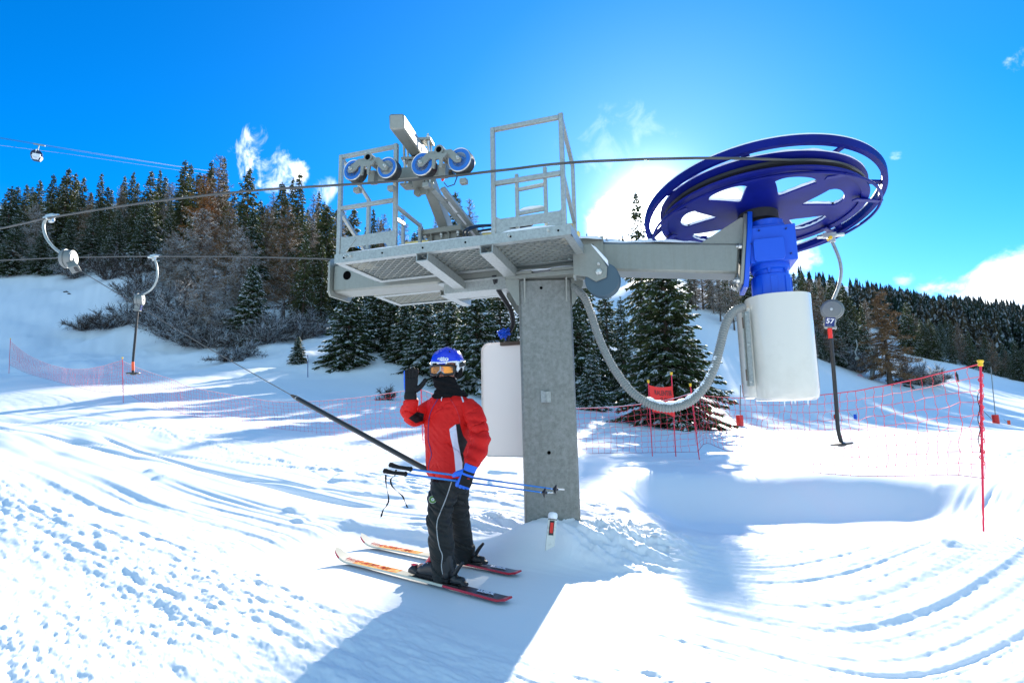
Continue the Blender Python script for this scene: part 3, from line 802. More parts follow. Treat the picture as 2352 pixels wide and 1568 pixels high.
def far_forest():
    g = np.random.RandomState(3); tris = []; cols = []
    pts = []
    def scatter(n, px0, px1, Y0, Y1, cond=None):
        k = 0
        while k < n:
            m = n * 2; px = g.uniform(px0, px1, m); Y = np.exp(g.uniform(math.log(Y0), math.log(Y1), m))
            x = (px - 1176) / 1212 * Y
            ok = np.ones(m, bool) if cond is None else cond(px, Y, x)
            for a, b in zip(x[ok], Y[ok]):
                pts.append((a, b)); k += 1
                if k >= n: break
    scatter(2300, 1800, 2500, 95, 400, lambda p, Y, x: (Y > np.interp(p, [1800, 2080, 2352], [70, 95, 112])) & (Y < np.interp(p, [1800, 2150, 2250], [190, 260, 420])) & (fbm(x * .02 + 5, Y * .03, 3) > -.12))
    scatter(420, 1790, 2260, 200, 560, lambda p, Y, x: fbm(x * .03 + 5, Y * .03, 3) > .06)
    P = np.array(pts); z = zground(P[:, 0], P[:, 1])
    tri = []
    for (x, y), zz in zip(P, z):
        d = math.hypot(x, y)
        H = g.uniform(5.5, 10) * (1 + d / 400); r = H * g.uniform(.14, .2); a0 = g.rand() * 6.28
        tx, ty = proj((x, y, zz + H))
        if ty < np.interp(tx, [1790, 1860, 1950, 2060, 2130, 2200, 2352, 2500], [600, 616, 638, 657, 674, 676, 690, 700]) + g.uniform(-6, 6): continue
        nl = 8
        for l in range(nl):
            zb = zz + H * (.05 + .112 * l); zt = zb + H * .26; rl = r * (1 - .115 * l) * g.uniform(.75, 1.2); m = 8
            for q in range(m):
                a = a0 + l + q * 6.283 / m; b = a + 6.283 / m * .75
                j = g.uniform(.55, 1.45); jz = g.uniform(-.05, .03) * H
                tri.append([(x + rl * j * math.cos(a), y + rl * j * math.sin(a), zb + jz), (x + rl * .75 * math.cos(b), y + rl * .75 * math.sin(b), zb + jz + .05 * H), (x, y, min(zt, zz + H))])
    me = quads_to_mesh('forest', [(np.array(tri), 0)], ['forest'])
    o = bpy.data.objects.new('forest', me); COL.objects.link(o)
    tag(o, 'dense dark conifer wood covering the far hillsides', 'forest', None, 'stuff')


far_forest()
R2 = random.Random(21)
SKL = ([-120, 0, 130, 260, 350, 440, 500, 560, 620, 690, 760, 900, 1000, 1130], [440, 430, 400, 415, 405, 395, 385, 440, 450, 430, 470, 500, 500, 560])
for i in range(74):
    px = -120 + i * 17 + R2.uniform(-9, 9); top = np.interp(px, *SKL) + R2.uniform(0, 60)
    k = R2.choice(['s0', 's1', 's2', 's2', 'l1', 's1', 's1', 's0'])
    plant(k, px, 600, top, R2.uniform(74, 92), {'s': 'dark spruce at the back of the left wood', 'l': 'bare larch at the back of the left wood'}[k[0]], 'tree', 'trees at the back of the left wood', R2.uniform(.9, 1.25))

# --- bushes and brush on the left bank
G4 = 'bare bushes on the left bank'
bsh = []
def bush(px, py, Y, H, lab, R=1.2, n=24, frost=.25, seed=0, fz=0, wtw=.012):
    p = at(px, py, Y); x, y = p[0], p[1]
    me = quads_to_mesh('bush', bush_mesh(seed, H, R, n, frost * .6, wtw), ['bushw', 'frost'])
    o = bpy.data.objects.new('bush', me); COL.objects.link(o); o.location = (x, y, gz(x, y) - .05)
    tag(o, lab, 'bush', G4); return o
for i, (px, py, Y, H, R, n, fr, lab) in enumerate([
    (165, 665, 56, 2.2, 2.2, 30, .3, 'low bush with dark twigs left of the first tow reel'), (60, 625, 62, 2.0, 2.6, 26, .55, 'frosty scrub at the far left edge of the wood'), (110, 620, 63, 2.2, 2.6, 26, .5, None), (245, 655, 53, 3.4, 2.4, 34, .12, 'dark many-stemmed bush on the snow beside the hanger'), (285, 640, 55, 3.4, 2.6, 30, .1, None),
    (330, 650, 50, 4.0, 2.4, 30, .12, None), (190, 752, 41, 1.2, 1.8, 26, .2, 'lowest bush on the snow at the left foot of the bank'), (240, 748, 41, 1.3, 1.9, 26, .2, None), (290, 745, 41, 1.8, 2.2, 30, .3, None), (340, 760, 40, 2.6, 2.2, 36, .4, None), (360, 700, 44, 3.4, 2.6, 36, .35, None), (390, 770, 38, 2.6, 2.2, 36, .45, 'frosted bush bending over behind the tow rope'),
    (430, 775, 37, 2.4, 2.2, 36, .45, None), (420, 715, 42, 3.6, 2.6, 36, .3, None), (470, 790, 37, 1.8, 2.0, 30, .5, None), (500, 765, 39, 2.6, 2.2, 30, .4, None), (545, 790, 38, 1.5, 1.8, 26, .5, None), (610, 780, 38, 2.4, 2.0, 30, .5, None), (640, 770, 40, 2.8, 2.2, 30, .45, None),
    (690, 760, 40, 2.6, 2.0, 30, .4, None), (725, 740, 42, 2.6, 2.0, 30, .4, None), (560, 815, 35, 1.0, 1.6, 22, .5, None), (520, 845, 33.5, .7, 1.2, 18, .4, 'twigs sticking out of the snow just above the tow rope'), (890, 905, 24, .5, .3, 8, .1, 'thin sprig poking out of the snow left of the waving hand'),
    (2085, 845, 48, 2.2, 1.5, 34, .5, 'frosty thicket at the foot of the lone larch'), (2110, 848, 48, 2.0, 1.5, 34, .5, None), (2140, 858, 49, 1.6, 1.5, 30, .5, None), (1890, 800, 51, 2.6, 2.2, 34, .4, None), (1930, 815, 50, 2.2, 2.0, 34, .4, None), (1850, 780, 52, 2.6, 2.2, 34, .4, None), (1970, 830, 49, 1.8, 1.8, 30, .45, None), (300, 700, 47, 2.6, 2.0, 24, .3, None), (150, 600, 64, 3, 2.6, 24, .4, None), (465, 735, 41, 3.2, 2.6, 36, .5, None), (385, 640, 52, 4, 2.4, 30, .4, None)]):
    bush(px, py, Y, H, lab or ('grey-brown leafless bush on the left bank' if px < 1200 else 'grey frosted bush below the right-hand wood'), R, n, fr, 300 + i, wtw=.005 + Y * .00017)

# ------------------------------------------------------------------ the drag lift's return station
def Wd(u, v, w=0.): return u * E1 + v * E2 + w * E3


AX = (E1, E2, E3)
st = empty('ski_lift_station', W(.07, 0, .2), 'galvanised drag lift return station: mast, cross arm, work platforms and blue bullwheel with its motor', 'ski lift')


def lbox(mb, u0, u1, v0, v1, w0, w1, m=0):
    return mb.box(W((u0 + u1) / 2, (v0 + v1) / 2, (w0 + w1) / 2), (abs(u1 - u0), abs(v1 - v0), abs(w1 - w0)), AX, m)


def bolt(mb, p, d, r=.016, h=.022, m=1):
    p = np.asarray(p, float); d = nrm(d)
    mb.cyl(p, p + d * h, r, 6, m, smooth=False); mb.cyl(p + d * h, p + d * (h + .02), r * .55, 8, m)


# mast
MT, MBt = at(1248, 640, 4.90), at(1266, 1190, 4.90); MT = MBt + (MT - MBt) * ((2.63 - MBt[2]) / (MT[2] - MBt[2])); MB0 = MBt + (MBt - MT) * .35
mast = MB(); mast.beam(MB0, MT, .478, .48, up=(0, 1, 0))
mo = mast.build('mast', 'galv2', st, bevel=.018)
X1 = np.array([1., 0, 0]); Y1 = np.array([0, 1., 0])
def mf(x, y): return at(x, y, 4.658)
mb = MB()
lbox(mb, -.28, .40, -.30, .30, 2.632, 2.672); lbox(mb, -.30, -.02, -.31, .30, 2.674, 2.700); lbox(mb, .16, .42, -.31, .30, 2.674, 2.700)
mb.build('head_plate', ['galv'], mo, bevel=.003)
mb = MB()
for v in (-.22, .2):
    mb = MB(); mb.prism([(0, 0), (-.12, 0), (-.12, -.06), (-.02, -.24), (0, -.24)], MT + X1 * -.239 + Y1 * v, X1, E3, .014); mb.build('gusset', ['galv'], mo)
    mb = MB(); mb.prism([(0, 0), (.11, 0), (.11, -.06), (.02, -.24), (0, -.24)], MT + X1 * .239 + Y1 * v, X1, E3, .014); mb.build('gusset', ['galv'], mo)
for u in (-.19, .19): mb = MB(); mb.prism([(0, 0), (-.05, 0), (0, -.22)], MT + X1 * u - Y1 * .239, Y1, E3, .014); mb.build('rib', ['galv'], mo)
for u in (-.24, .37): mb = MB(); bolt(mb, W(u, -.24, 2.63), -E3, .02, .03, 0); mb.build('anchor_bolt', ['zinc'], mo)
mb = MB()
for (x, y, r) in ((1243, 661, .014), (1261, 1039, .016)):
    mb = MB(); mb.cyl(mf(x, y) - Y1 * .001, mf(x, y) + Y1 * .002, r, 14); mb.build('drilled_hole', 'hole', mo)
cp = mf(1254, 911); mb = MB(); mb.prism([(-.026, -.05), (.026, -.05), (.026, .045), (-.026, .055)], cp + X1 * -.024 - Y1 * .022, X1 * .8 - Y1 * .6, E3, .006)
mb.prism([(-.026, -.05), (.026, -.05), (.026, .05), (-.026, .045)], cp + X1 * .020 - Y1 * .022, X1 * .8 + Y1 * .6, E3, .006)
mb.build('cable_clip', 'galvl', mo)

# cross arm: left part level, right part falling slightly to the wheel
arm = MB()
PL, PM, PR = W(-2.28, 0, 2.885), W(.42, 0, 2.835), W(1.74, 0, 2.665)
arm.beam(PL, PM, .30, .30); arm.beam(PM - E1 * .02, PR, .27, .262)
ao = arm.build('cross_arm', 'galv', st, bevel=.02)
mb = MB()
d0 = nrm(PM - PL)
oct_ = [(-.17, -.2), (.17, -.2), (.20, -.15), (.20, .17), (.15, .22), (-.15, .22), (-.20, .17), (-.20, -.15)]
mb.prism(oct_, PL - E1 * .012, E2, E3, .024)
for a in (-.15, .15):
    for b in (-.14, .0, .14): bolt(mb, PL - E1 * .024 + E2 * a + E3 * b, -E1, .016, .02)
mb.build('end_plate', ['galv', 'zinc'], ao)
mb = MB(); mb.cyl(W(-2.10, -.153, 2.90), W(-2.10, -.1505, 2.90), .048, 24); mb.build('drain_hole', 'hole', ao)
# splice plates and the lower saddle
mb = MB()
lbox(mb, .36, .62, -.155, -.143, 2.70, 2.99)
lbox(mb, .34, .50, -.17, -.157, 2.60, 2.70)
for w in (2.78, 2.92): mb.cyl(W(.52, -.158, w), W(.52, -.1555, w), .012, 10, 2)
for w in (2.63, 2.67): bolt(mb, W(.40, -.17, w), -E2, .012, .015)
mb.build('splice_plate', ['galv', 'zinc', 'black'], ao, bevel=.002)
mb = MB(); lbox(mb, -.98, -.22, -.13, .13, 2.60, 2.70); lbox(mb, -1.03, -.18, -.17, .17, 2.695, 2.712)
mb.build('saddle_channel', ['galvl'], ao, bevel=.004)

# guide roller under the right arm
mb = MB()
gr = lp(1379, 630, -.34)
mb.prism([(-.22, .24), (-.05, .26), (.07, .04), (.06, -.05), (-.03, -.08), (-.10, -.03), (-.22, .0)], gr + E2 * .06, E1, E3, .014)
mb.prism([(-.22, .24), (-.05, .26), (.07, .04), (.06, -.05), (-.03, -.08), (-.10, -.03), (-.22, .0)], gr - E2 * .07, E1, E3, .014)
mb.cyl(gr - E2 * .10, gr + E2 * .09, .020, 12, 1); bolt(mb, gr - E2 * .08, -E2, .03, .015); bolt(mb, gr - E2 * .08 + E3 * .07 + E1 * .0, -E2, .015, .012)
bo = mb.build('roller_bracket', ['galv', 'zinc'], st, bevel=.003)
mb = MB(); rc = gr - E3 * .06 + E1 * .02
mb.lathe([(.02, -.055), (.142, -.060), (.147, -.052), (.115, -.014), (.115, .014), (.147, .052), (.142, .060), (.02, .055)], rc + E2 * -.0, E2, 36)
mb.build('guide_roller', 'gplast', bo)

# work platforms -------------------------------------------------------
def platform(u0, u1, v0, v1, w, name, hh=.082, snow=.6, seed=1):
    e = MB(); t = .008
    lbox(e, u0, u1, v0, v0 + t, w, w + hh); lbox(e, u0, u1, v1 - t, v1, w, w + hh)
    lbox(e, u0, u0 + t, v0 + t, v1 - t, w, w + hh); lbox(e, u1 - t, u1, v0 + t, v1 - t, w, w + hh)
    lbox(e, u0, u1, v0 + t, v0 + .065, w, w + .006); lbox(e, u0, u1, v1 - .065, v1 - t, w, w + .006)
    lbox(e, u0 + t, u0 + .065, v0 + .065, v1 - .065, w, w + .006); lbox(e, u1 - .065, u1 - t, v0 + .065, v1 - .065, w, w + .006)
    for uu in np.linspace(u0 + .1, u1 - .1, 6):
        mb_p = W(uu, v0, w + hh * .5); e.cyl(mb_p, mb_p - E2 * .003, .009, 10, 2)
    for uu in (u0 + .12, u0 + .17, u1 - .18, u1 - .5): bolt(e, W(uu, v0, w + hh * .62), -E2, .012, .012)
    fo = e.build(name, ['galvl', 'zinc', 'hole'], st)
    gm = MB(); a0, a1, b0, b1 = u0 + .03, u1 - .03, v0 + .03, v1 - .03; z = w + .022; step = .088; LW = b1 - b0
    k = a0 - LW
    while k < a1:
        for sgn in (1, -1):
            pa, pb = np.array([k, b0]), np.array([k + LW, b1])
            if sgn < 0: pa, pb = np.array([k, b1]), np.array([k + LW, b0])
            t0 = max(0, (a0 - k) / LW); t1 = min(1, (a1 - k) / LW)
            if t1 - t0 < .02: continue
            A = pa + (pb - pa) * t0; B = pa + (pb - pa) * t1
            zz = z + (.0 if sgn > 0 else .0035)
            gm.beam(W(A[0], A[1], zz), W(B[0], B[1], zz), .009, .022)
        k += step
    gm.build('grating', 'galv', fo)
    # snow lying on the grating
    g = np.random.RandomState(seed); sm = MB(); nu, nv = 64, 22
    us = np.linspace(a0, a1, nu); vs = np.linspace(b0, b1, nv)
    UU, VV = np.meshgrid(us, vs, indexing='ij'); hgt = fbm(UU * 4 + seed * 7, VV * 4 + 3, 3) + (snow - .5)
    top = {}
    for i in range(nu - 1):
        for j in range(nv - 1):
            c = hgt[i:i + 2, j:j + 2]
            if c.max() < 0: continue
            P = []
            for (a, b) in ((i, j), (i + 1, j), (i + 1, j + 1), (i, j + 1)):
                P.append(W(us[a], vs[b], w + .037 + max(0, min(.05, hgt[a, b] * .12))))
            Q = [W(us[a], vs[b], w + .0365) for (a, b) in ((i, j), (i + 1, j), (i + 1, j + 1), (i, j + 1))]
            sm.add(Q, [(3, 2, 1, 0)])
    sm.build('lying_snow', 'snowthin', fo)
    return fo


p1 = platform(-1.66, .485, -.95, -.21, 2.762, 'near_platform', snow=.70, seed=3)
p2 = platform(-2.0, -.50, .21, .76, 2.735, 'far_platform', hh=.07, snow=.55, seed=8)


def channel(mb, a, b, w_, h_):
    """U section from a to b, open towards the near end"""
    d, s, u = frame(b - a)
    mb.beam(a, b, w_, .008); mb.beam(a + s * (w_ / 2 - .004) + u * h_ / 2, b + s * (w_ / 2 - .004) + u * h_ / 2, .008, h_); mb.beam(a - s * (w_ / 2 - .004) + u * h_ / 2, b - s * (w_ / 2 - .004) + u * h_ / 2, .008, h_)


mb = MB(); channel(mb, W(-.80, -.93, 2.70), W(-.80, -.12, 2.635), .11, .075); channel(mb, W(-.22, -.93, 2.70), W(-.22, -.12, 2.655), .11, .075)
channel(mb, W(-1.12, .18, 2.67), W(-1.12, .80, 2.675), .10, .06); channel(mb, W(-.56, .18, 2.67), W(-.56, .80, 2.675), .12, .06)
mb.build('platform_bracket', 'galvl', st)


# cages ---------------------------------------------------------------
def sqpost(mb, a, b, t=.036, m=0): mb.beam(a, b, t, t, m=m) if abs((np.asarray(b) - a)[2]) < 1e-3 or True else None


def post(mb, u, v, w0, w1, t=.036): lbox(mb, u - t / 2, u + t / 2, v - t / 2, v + t / 2, w0, w1)


def rail(mb, a, b, t=.034): mb.beam(W(*a), W(*b), t, t)


mb = MB(); V0 = -.93; T = 3.79
post(mb, -1.63, V0, 2.83, T); post(mb, -1.06, V0, 2.83, T + .005)
rail(mb, (-1.612, V0, T - .018), (-1.078, V0, T - .018)); rail(mb, (-1.612, V0, 3.275), (-1.078, V0, 3.275))
vb = -.48
post(mb, -1.63, vb, 2.83, 3.55); post(mb, -1.06, vb, 2.83, 3.22, .03)
rail(mb, (-1.63, V0 + .018, T - .03), (-1.63, vb, 3.54), .03); rail(mb, (-1.63, V0 + .018, 3.24), (-1.63, vb - .01, 2.98), .032)
rail(mb, (-1.06, V0 + .018, 3.22), (-1.06, vb - .01, 3.20), .03); post(mb, -1.24, vb, 2.83, 3.25, .03); rail(mb, (-1.24, vb, 3.24), (-1.08, V0 + .02, 3.12), .03)
cl = mb.build('left_cage', 'galvl', st, bevel=.003)
mb = MB()
mb.prism([(0, 0), (.53, 0), (.53, .10), (0, .10)], W(-1.61, V0 + .002, 2.90), E1, E3, .006)
mb.prism([(0, -.06), (.16, .12), (0, .16)], W(-1.61, V0 - .004, 2.85), E1, E3, .006); mb.prism([(0, -.06), (-.12, .10), (0, .14)], W(-1.08, V0 - .004, 2.86), E1, E3, .006)
mb.build('toe_board', 'galvl', cl)

mb = MB(); T2 = 3.765
post(mb, -.15, V0, 2.83, T2); post(mb, .43, V0, 2.83, T2 + .01)
rail(mb, (-.132, V0, T2 - .018), (.412, V0, T2 - .018)); rail(mb, (-.132, V0, 3.275), (.412, V0, 3.275), .036)
vb2 = -.50
post(mb, .43, vb2, 2.83, 3.55, .03); rail(mb, (.43, V0 + .02, T2 - .03), (.43, vb2, 3.54), .032); rail(mb, (.43, V0 + .02, 3.26), (.43, vb2 - .02, 3.02), .03)
cr = mb.build('right_cage', 'galvl', st, bevel=.003)
mb = MB()
post(mb, .03, -.86, 2.86, 3.36, .028); post(mb, .27, -.86, 2.86, 3.38, .028)
rail(mb, (.044, -.86, 3.225), (.256, -.86, 3.235), .026); rail(mb, (.044, -.86, 3.02), (.256, -.86, 3.03), .026)
mb.build('step_ladder', 'galvl', cr, bevel=.002)
mb = MB(); mb.prism([(0, 0), (.545, 0), (.545, .085), (0, .085)], W(-.125, V0 + .002, 2.885), E1, E3, .006)
mb.prism([(0, -.05), (.17, -.05), (.05, .10), (0, .13)], W(-.13, V0 - .004, 2.86), E1, E3, .006); mb.prism([(0, -.05), (-.17, -.05), (0, .12)], W(.41, V0 - .004, 2.86), E1, E3, .006)
mb.build('toe_board', 'galvl', cr)

# yellow beams lying on the arm
mb = MB()
for v in (-.10, .13): mb.beam(W(-1.42, v, 3.155), W(.36, v, 3.125), .07, .07)
for u in (-.9, -.45, .0): lbox(mb, u - .02, u + .02, -.06, .09, 3.00, 3.14)
mb.build('yellow_rail', 'yellow', st, bevel=.004)

# sheave tower: pedestal, leaning column, ladder and head ------------------
mb = MB()
pc = (-.86, -.28)
lbox(mb, pc[0] - .15, pc[0] + .15, pc[1] - .13, pc[1] + .13, 2.86, 3.115); 
lbox(mb, pc[0] - .21, pc[0] + .21, pc[1] - .18, pc[1] + .18, 3.115, 3.165)
for du in (-.17, 0, .17): bolt(mb, W(pc[0] + du, pc[1] - .155, 3.115), -E3, .016, .03)
for du in (-.10, .08): mb.prism([(0, 0), (-.05, 0), (0, -.17)], W(pc[0] + du, pc[1] - .13, 3.115), E2, E3, .012)
po = mb.build('sheave_pedestal', ['galv', 'zinc'], st, bevel=.004)
mb = MB()
c0 = W(pc[0] + .0, pc[1], 3.165); c1 = lp(985, 418, -.75)
mb.beam(c0, c1, .105, .105, up=E2)
col = mb.build('sheave_column', 'galv', st, bevel=.006)
mb = MB()
q0 = c1 - E3 * .08 + E1 * .05; q1 = W(-.60, .10, 2.99)
for off in (0, .085): mb.beam(q0 + E1 * off, q1 + E1 * (off + .02), .03, .05, up=E1)
for k in range(5): t_ = .15 + k * .17; mb.beam(q0 + (q1 - q0) * t_, q0 + (q1 - q0) * t_ + E1 * .09, .02, .02)
mb.build('brace_ladder', ['galvl'], st, bevel=.002)
# snow on brace
mb = MB(); mb.tube([q0 + (q1 - q0) * t_ + E1 * .045 + E3 * .03 for t_ in (.1, .3, .5, .7, .9)], [.02, .035, .03, .04, .02], 8); mb.build('lying_snow', 'snowcap', col)
# head: clamp stack and the square beam that points at the viewer
h0 = lp(963, 352, -.72); h1 = lp(911, 279, -1.52)
hd, hs_, hu = frame(h1 - h0)
mb = MB(); mb.beam(h0 - hd * .25, h1, .115, .115)
ho = mb.build('head_beam', 'galv', st, bevel=.012)
mb = MB()
for dd in (.06,):
    for sgn, hh in ((1, .082), (-1, -.082)):
        c = h0 + hd * dd + hu * hh; mb.box(c, (.20, .27, .022), (hd, hs_, hu))
    c = h0 + hd * dd - hu * .20; mb.box(c, (.16, .16, .20), (hd, hs_, hu)); mb.box(c - hu * .11, (.22, .30, .02), (hd, hs_, hu))
    for a in (-.075, .075):
        for b in (-.11, .11):
            c = h0 + hd * (dd + a) + hs_ * b; mb.cyl(c - hu * .32, c + hu * .125, .011, 8, 1); bolt(mb, c + hu * .093, hu, .02, .018); bolt(mb, c - hu * .11, hu, .02, .016)
mb.build('clamp', ['galv', 'zinc'], ho, bevel=.002)
# lateral beam that carries the two sheave pairs
sA = lp(851, 386, -1.12); sB = lp(1018, 372, -1.12)
mb = MB()
mb.beam(sA + E2 * .10 - E3 * .03, sB + E2 * .10 - E3 * .03, .05, .10)
mb.beam(h0 + hd * .06 - hu * .30, (sA + sB) / 2 + E2 * .14 + E1 * .03, .10, .10)
mb.beam(c1 + E3 * .02, h0 + hd * .06 - hu * .30, .09, .09)
mb.box(c1 - E1 * .10 + E3 * .0, (.10, .02, .07), AX); mb.cyl(c1 - E1 * .15 - E2 * .02, c1 - E1 * .15 + E2 * .02, .035, 16); mb.cyl(c1 - E1 * .11 - E3 * .085 - E2 * .02, c1 - E1 * .11 - E3 * .085 + E2 * .02, .035, 16)
mb.box(c1 - E1 * .06 - E3 * .085, (.10, .02, .05), AX)
mb.build('sheave_carrier', ['galv'], st, bevel=.003)
SHV = [(816.6, 395.3), (894.6, 390), (974.8, 381.8), (1060, 372)]
for pi, (i, j) in enumerate(((0, 1), (2, 3))):
    A = lp(*SHV[i], -1.22); B = lp(*SHV[j], -1.22); mid = (A + B) / 2 + E3 * .055; dr = nrm(B - A); upv = nrm(np.cross(E2, dr)) * -1
    if upv[2] < 0: upv = -upv
    mb = MB(); L_ = np.linalg.norm(B - A) / 2
    for off in (-.055,):
        mb.prism([(-L_ - .028, -.055), (-L_ - .02, -.085), (-L_ + .02, -.085), (-.08, -.03), (.08, -.03), (L_ - .02, -.085), (L_ + .02, -.085), (L_ + .028, -.055), (.10, .028), (-.10, .028)], mid + E2 * off, dr, upv, .016)
    mb.cyl(mid - E2 * .075 + upv * .03, mid + E2 * .16 + upv * .03, .040, 20)
    mb.cyl(mid - E2 * .077 + upv * .03, mid - E2 * .0755 + upv * .03, .024, 16, 2)
    mb.prism([(-.085, -.012), (.085, -.012), (.06, -.045), (.045, -.05), (.040, -.125), (.022, -.125), (.015, -.055), (-.015, -.055), (-.022, -.125), (-.040, -.125), (-.045, -.05), (-.06, -.045)], mid - E2 * .082 - upv * .0, dr, upv, .02)
    mb.box(mid - upv * .10 + E2 * .03, (.06, .06, .10), (dr, E2, upv)); bolt(mb, A - E2 * .064, -E2, .014, .008); bolt(mb, B - E2 * .064, -E2, .014, .008)
    yo = mb.build('sheave_yoke', ['galv', 'zinc', 'hole'], st, bevel=.002)
    for C_ in (A, B):
        mb = MB()
        R0 = .088 if pi == 0 else .095
        mb.lathe([(.022, -.040), (.05, -.036), (.056, -.022), (.056, -.022)], C_, E2, 36, 1)
        mb.lathe([(.056, -.022), (.060, -.044), (R0 - .008, -.044), (R0 - .006, -.042)], C_, E2, 40, 0)
        mb.lathe([(R0 - .006, -.042), (R0 - .002, -.045), (R0 + .002, -.040), (R0 + .001, -.032)], C_, E2, 40, 2)
        mb.lathe([(R0 + .001, -.032), (R0 + .004, -.028), (R0 - .002, 0), (R0 + .004, .03), (R0 + .001, .044), (.02, .044)], C_, E2, 40, 1)
        mb.cyl(C_ - E2 * .06, C_ + E2 * .05, .016, 10, 2)
        mb.build('sheave_wheel', ['sblue', 'sdark', 'zinc'], yo)
        # rope catcher below the wheel
    for C_ in (A, B):
        mb = MB(); mb.box(C_ - E3 * .155 + E1 * .01 + E2 * .02, (.055, .05, .04), AX); mb.build('rope_catcher', 'galv', yo, bevel=.003)
# red warning switch with its wire
sw = lp(1020, 398, -1.12); mb = MB(); mb.cyl(sw - E2 * .05, sw - E2 * .02, .018, 14); mb.cyl(sw - E3 * .045 - E2 * .02, sw - E3 * .075 - E2 * .03, .018, 12, r1=.010); mb.box(sw + E1 * .05 + E2 * .01, (.06, .05, .03), AX, 1)
mb.tube([sw - E3 * .08, sw + E1 * .03 - E3 * .12, sw + E1 * .09 - E3 * .11, sw + E1 * .115 - E3 * .05, sw + E1 * .10 - E3 * .0], .0045, 6, 1)
mb.build('rope_switch', ['red', 'black'], st)
# black wires looping over the platform and down beside the mast
mb = MB()
w1 = [W(-.42, -.90, 2.85), W(-.43, -.88, 2.93), W(-.40, -.7, 3.03), W(-.28, -.5, 3.10), W(-.05, -.4, 3.16), W(.02, -.35, 3.14), W(-.02, -.4, 3.08), W(-.3, -.5, 3.06), W(-.42, -.6, 3.02)]
def spline(P, k=8):
    P = [np.asarray(p, float) for p in P]; out = []
    Q = [2 * P[0] - P[1]] + P + [2 * P[-1] - P[-2]]
    for i in range(1, len(Q) - 2):
        for j in range(k):
            t = j / k; a, b, c, d = Q[i - 1], Q[i], Q[i + 1], Q[i + 2]
            out.append(.5 * ((2 * b) + (c - a) * t + (2 * a - 5 * b + 4 * c - d) * t * t + (3 * b - 3 * c + d - a) * t ** 3))
    out.append(P[-1]); return out
mb.tube(spline(w1), .010, 8); mb.tube(spline([p + E1 * .03 - E3 * .01 for p in w1[:5]]), .009, 8)
w2 = [lp(1133, 632, -.15), lp(1140, 660, -.10), lp(1158, 690, .0), lp(1172, 715, .08), lp(1176, 745, .14), lp(1166, 765, .18), lp(1163, 785, .2)]
mb.tube(spline(w2), .016, 8); mb.tube(spline([p + E1 * .022 for p in w2]), .012, 8)
mb.build('power_cable', 'black', st)

# bullwheel -------------------------------------------------------------
def tilt_frame(nx, ny):
    n = nrm([nx, ny, 1.]); a = nrm(np.cross([0, 1., 0], n)); return a, np.cross(n, a), n


CW = np.array([2.16, 4.36, 3.085]); wa, wb, wn_ = tilt_frame(.02, .075)
mb = MB(); RW = .805
# rim: lower flange, groove, upper flange
rim = [(RW - .05, -.012), (RW + .006, -.016), (RW + .010, -.004), (RW - .02, .012), (RW - .045, .03), (RW - .045, .07), (RW - .02, .085), (RW + .01, .10), (RW + .006, .112), (RW - .05, .108)]
mb.lathe(rim, CW, wn_, 96, 0, closed=True)
ro = mb.build('bullwheel', ['blue'], st)
# groove lining and lower lip
mb = MB(); mb.lathe([(RW - .043, .028), (RW - .018, .038), (RW - .018, .062), (RW - .043, .072)], CW, wn_, 96, 0, closed=True); mb.build('groove_lining', 'rubber', ro)
# disc with six openings
bmd = MB(); NS = 7
def sector_disc(z, flip, Vs, Fs):
    pass
seg = 96; rin = .13; hole_in, hole_out = .34, .64
import itertools as _it
def hole_r(th):
    """for an angle, the radial range that is open (None = web)"""
    k = ((th * NS / (2 * math.pi) + PH) % 1.0) - .5
    a = abs(k) * 2
    ang = a * math.pi / NS
    half = .66
    if a > half: return None
    q = a / half
    # rounded triangular opening, wide side outwards
    ri = hole_in + (hole_out - hole_in) * (q ** 1.6) * .86
    ro_ = hole_out - .05 * q ** 5 - .02 * q ** 2
    if ri > ro_ - .01: return None
    return ri, ro_
PH = .18
ths = []
nseg = 240
Vt, Ft = [], []
for i in range(nseg):
    t0, t1 = 2 * math.pi * i / nseg, 2 * math.pi * (i + 1) / nseg
    def P(r, t, z): return CW + wa * (r * math.cos(t)) + wb * (r * math.sin(t)) + wn_ * z
    h0_, h1_ = hole_r(t0), hole_r(t1)
    spans = []
    if h0_ is None and h1_ is None: spans = [((rin, RW - .045), (rin, RW - .045))]
    else:
        midc = .56
        a_ = h0_ or (h1_[0] + .004, h1_[1] - .004) if h1_ else h0_
        a_ = h0_ if h0_ else ((h1_[0] + h1_[1]) / 2,) * 2
        b_ = h1_ if h1_ else ((h0_[0] + h0_[1]) / 2,) * 2
        spans = [((rin, a_[0]), (rin, b_[0])), ((a_[1], RW - .045), (b_[1], RW - .045))]
        # thickness of the cut edge
        for q in (0, 1): bmd.add([P(a_[q], t0, 0), P(b_[q], t1, 0), P(b_[q], t1, .012), P(a_[q], t0, .012)], [(0, 1, 2, 3)])
    for (s0, s1) in spans:
        for z in (0, .012): bmd.add([P(s0[0], t0, z), P(s0[1], t0, z), P(s1[1], t1, z), P(s1[0], t1, z)], [(0, 1, 2, 3)])
bmd.build('web_disc', 'blue', ro)
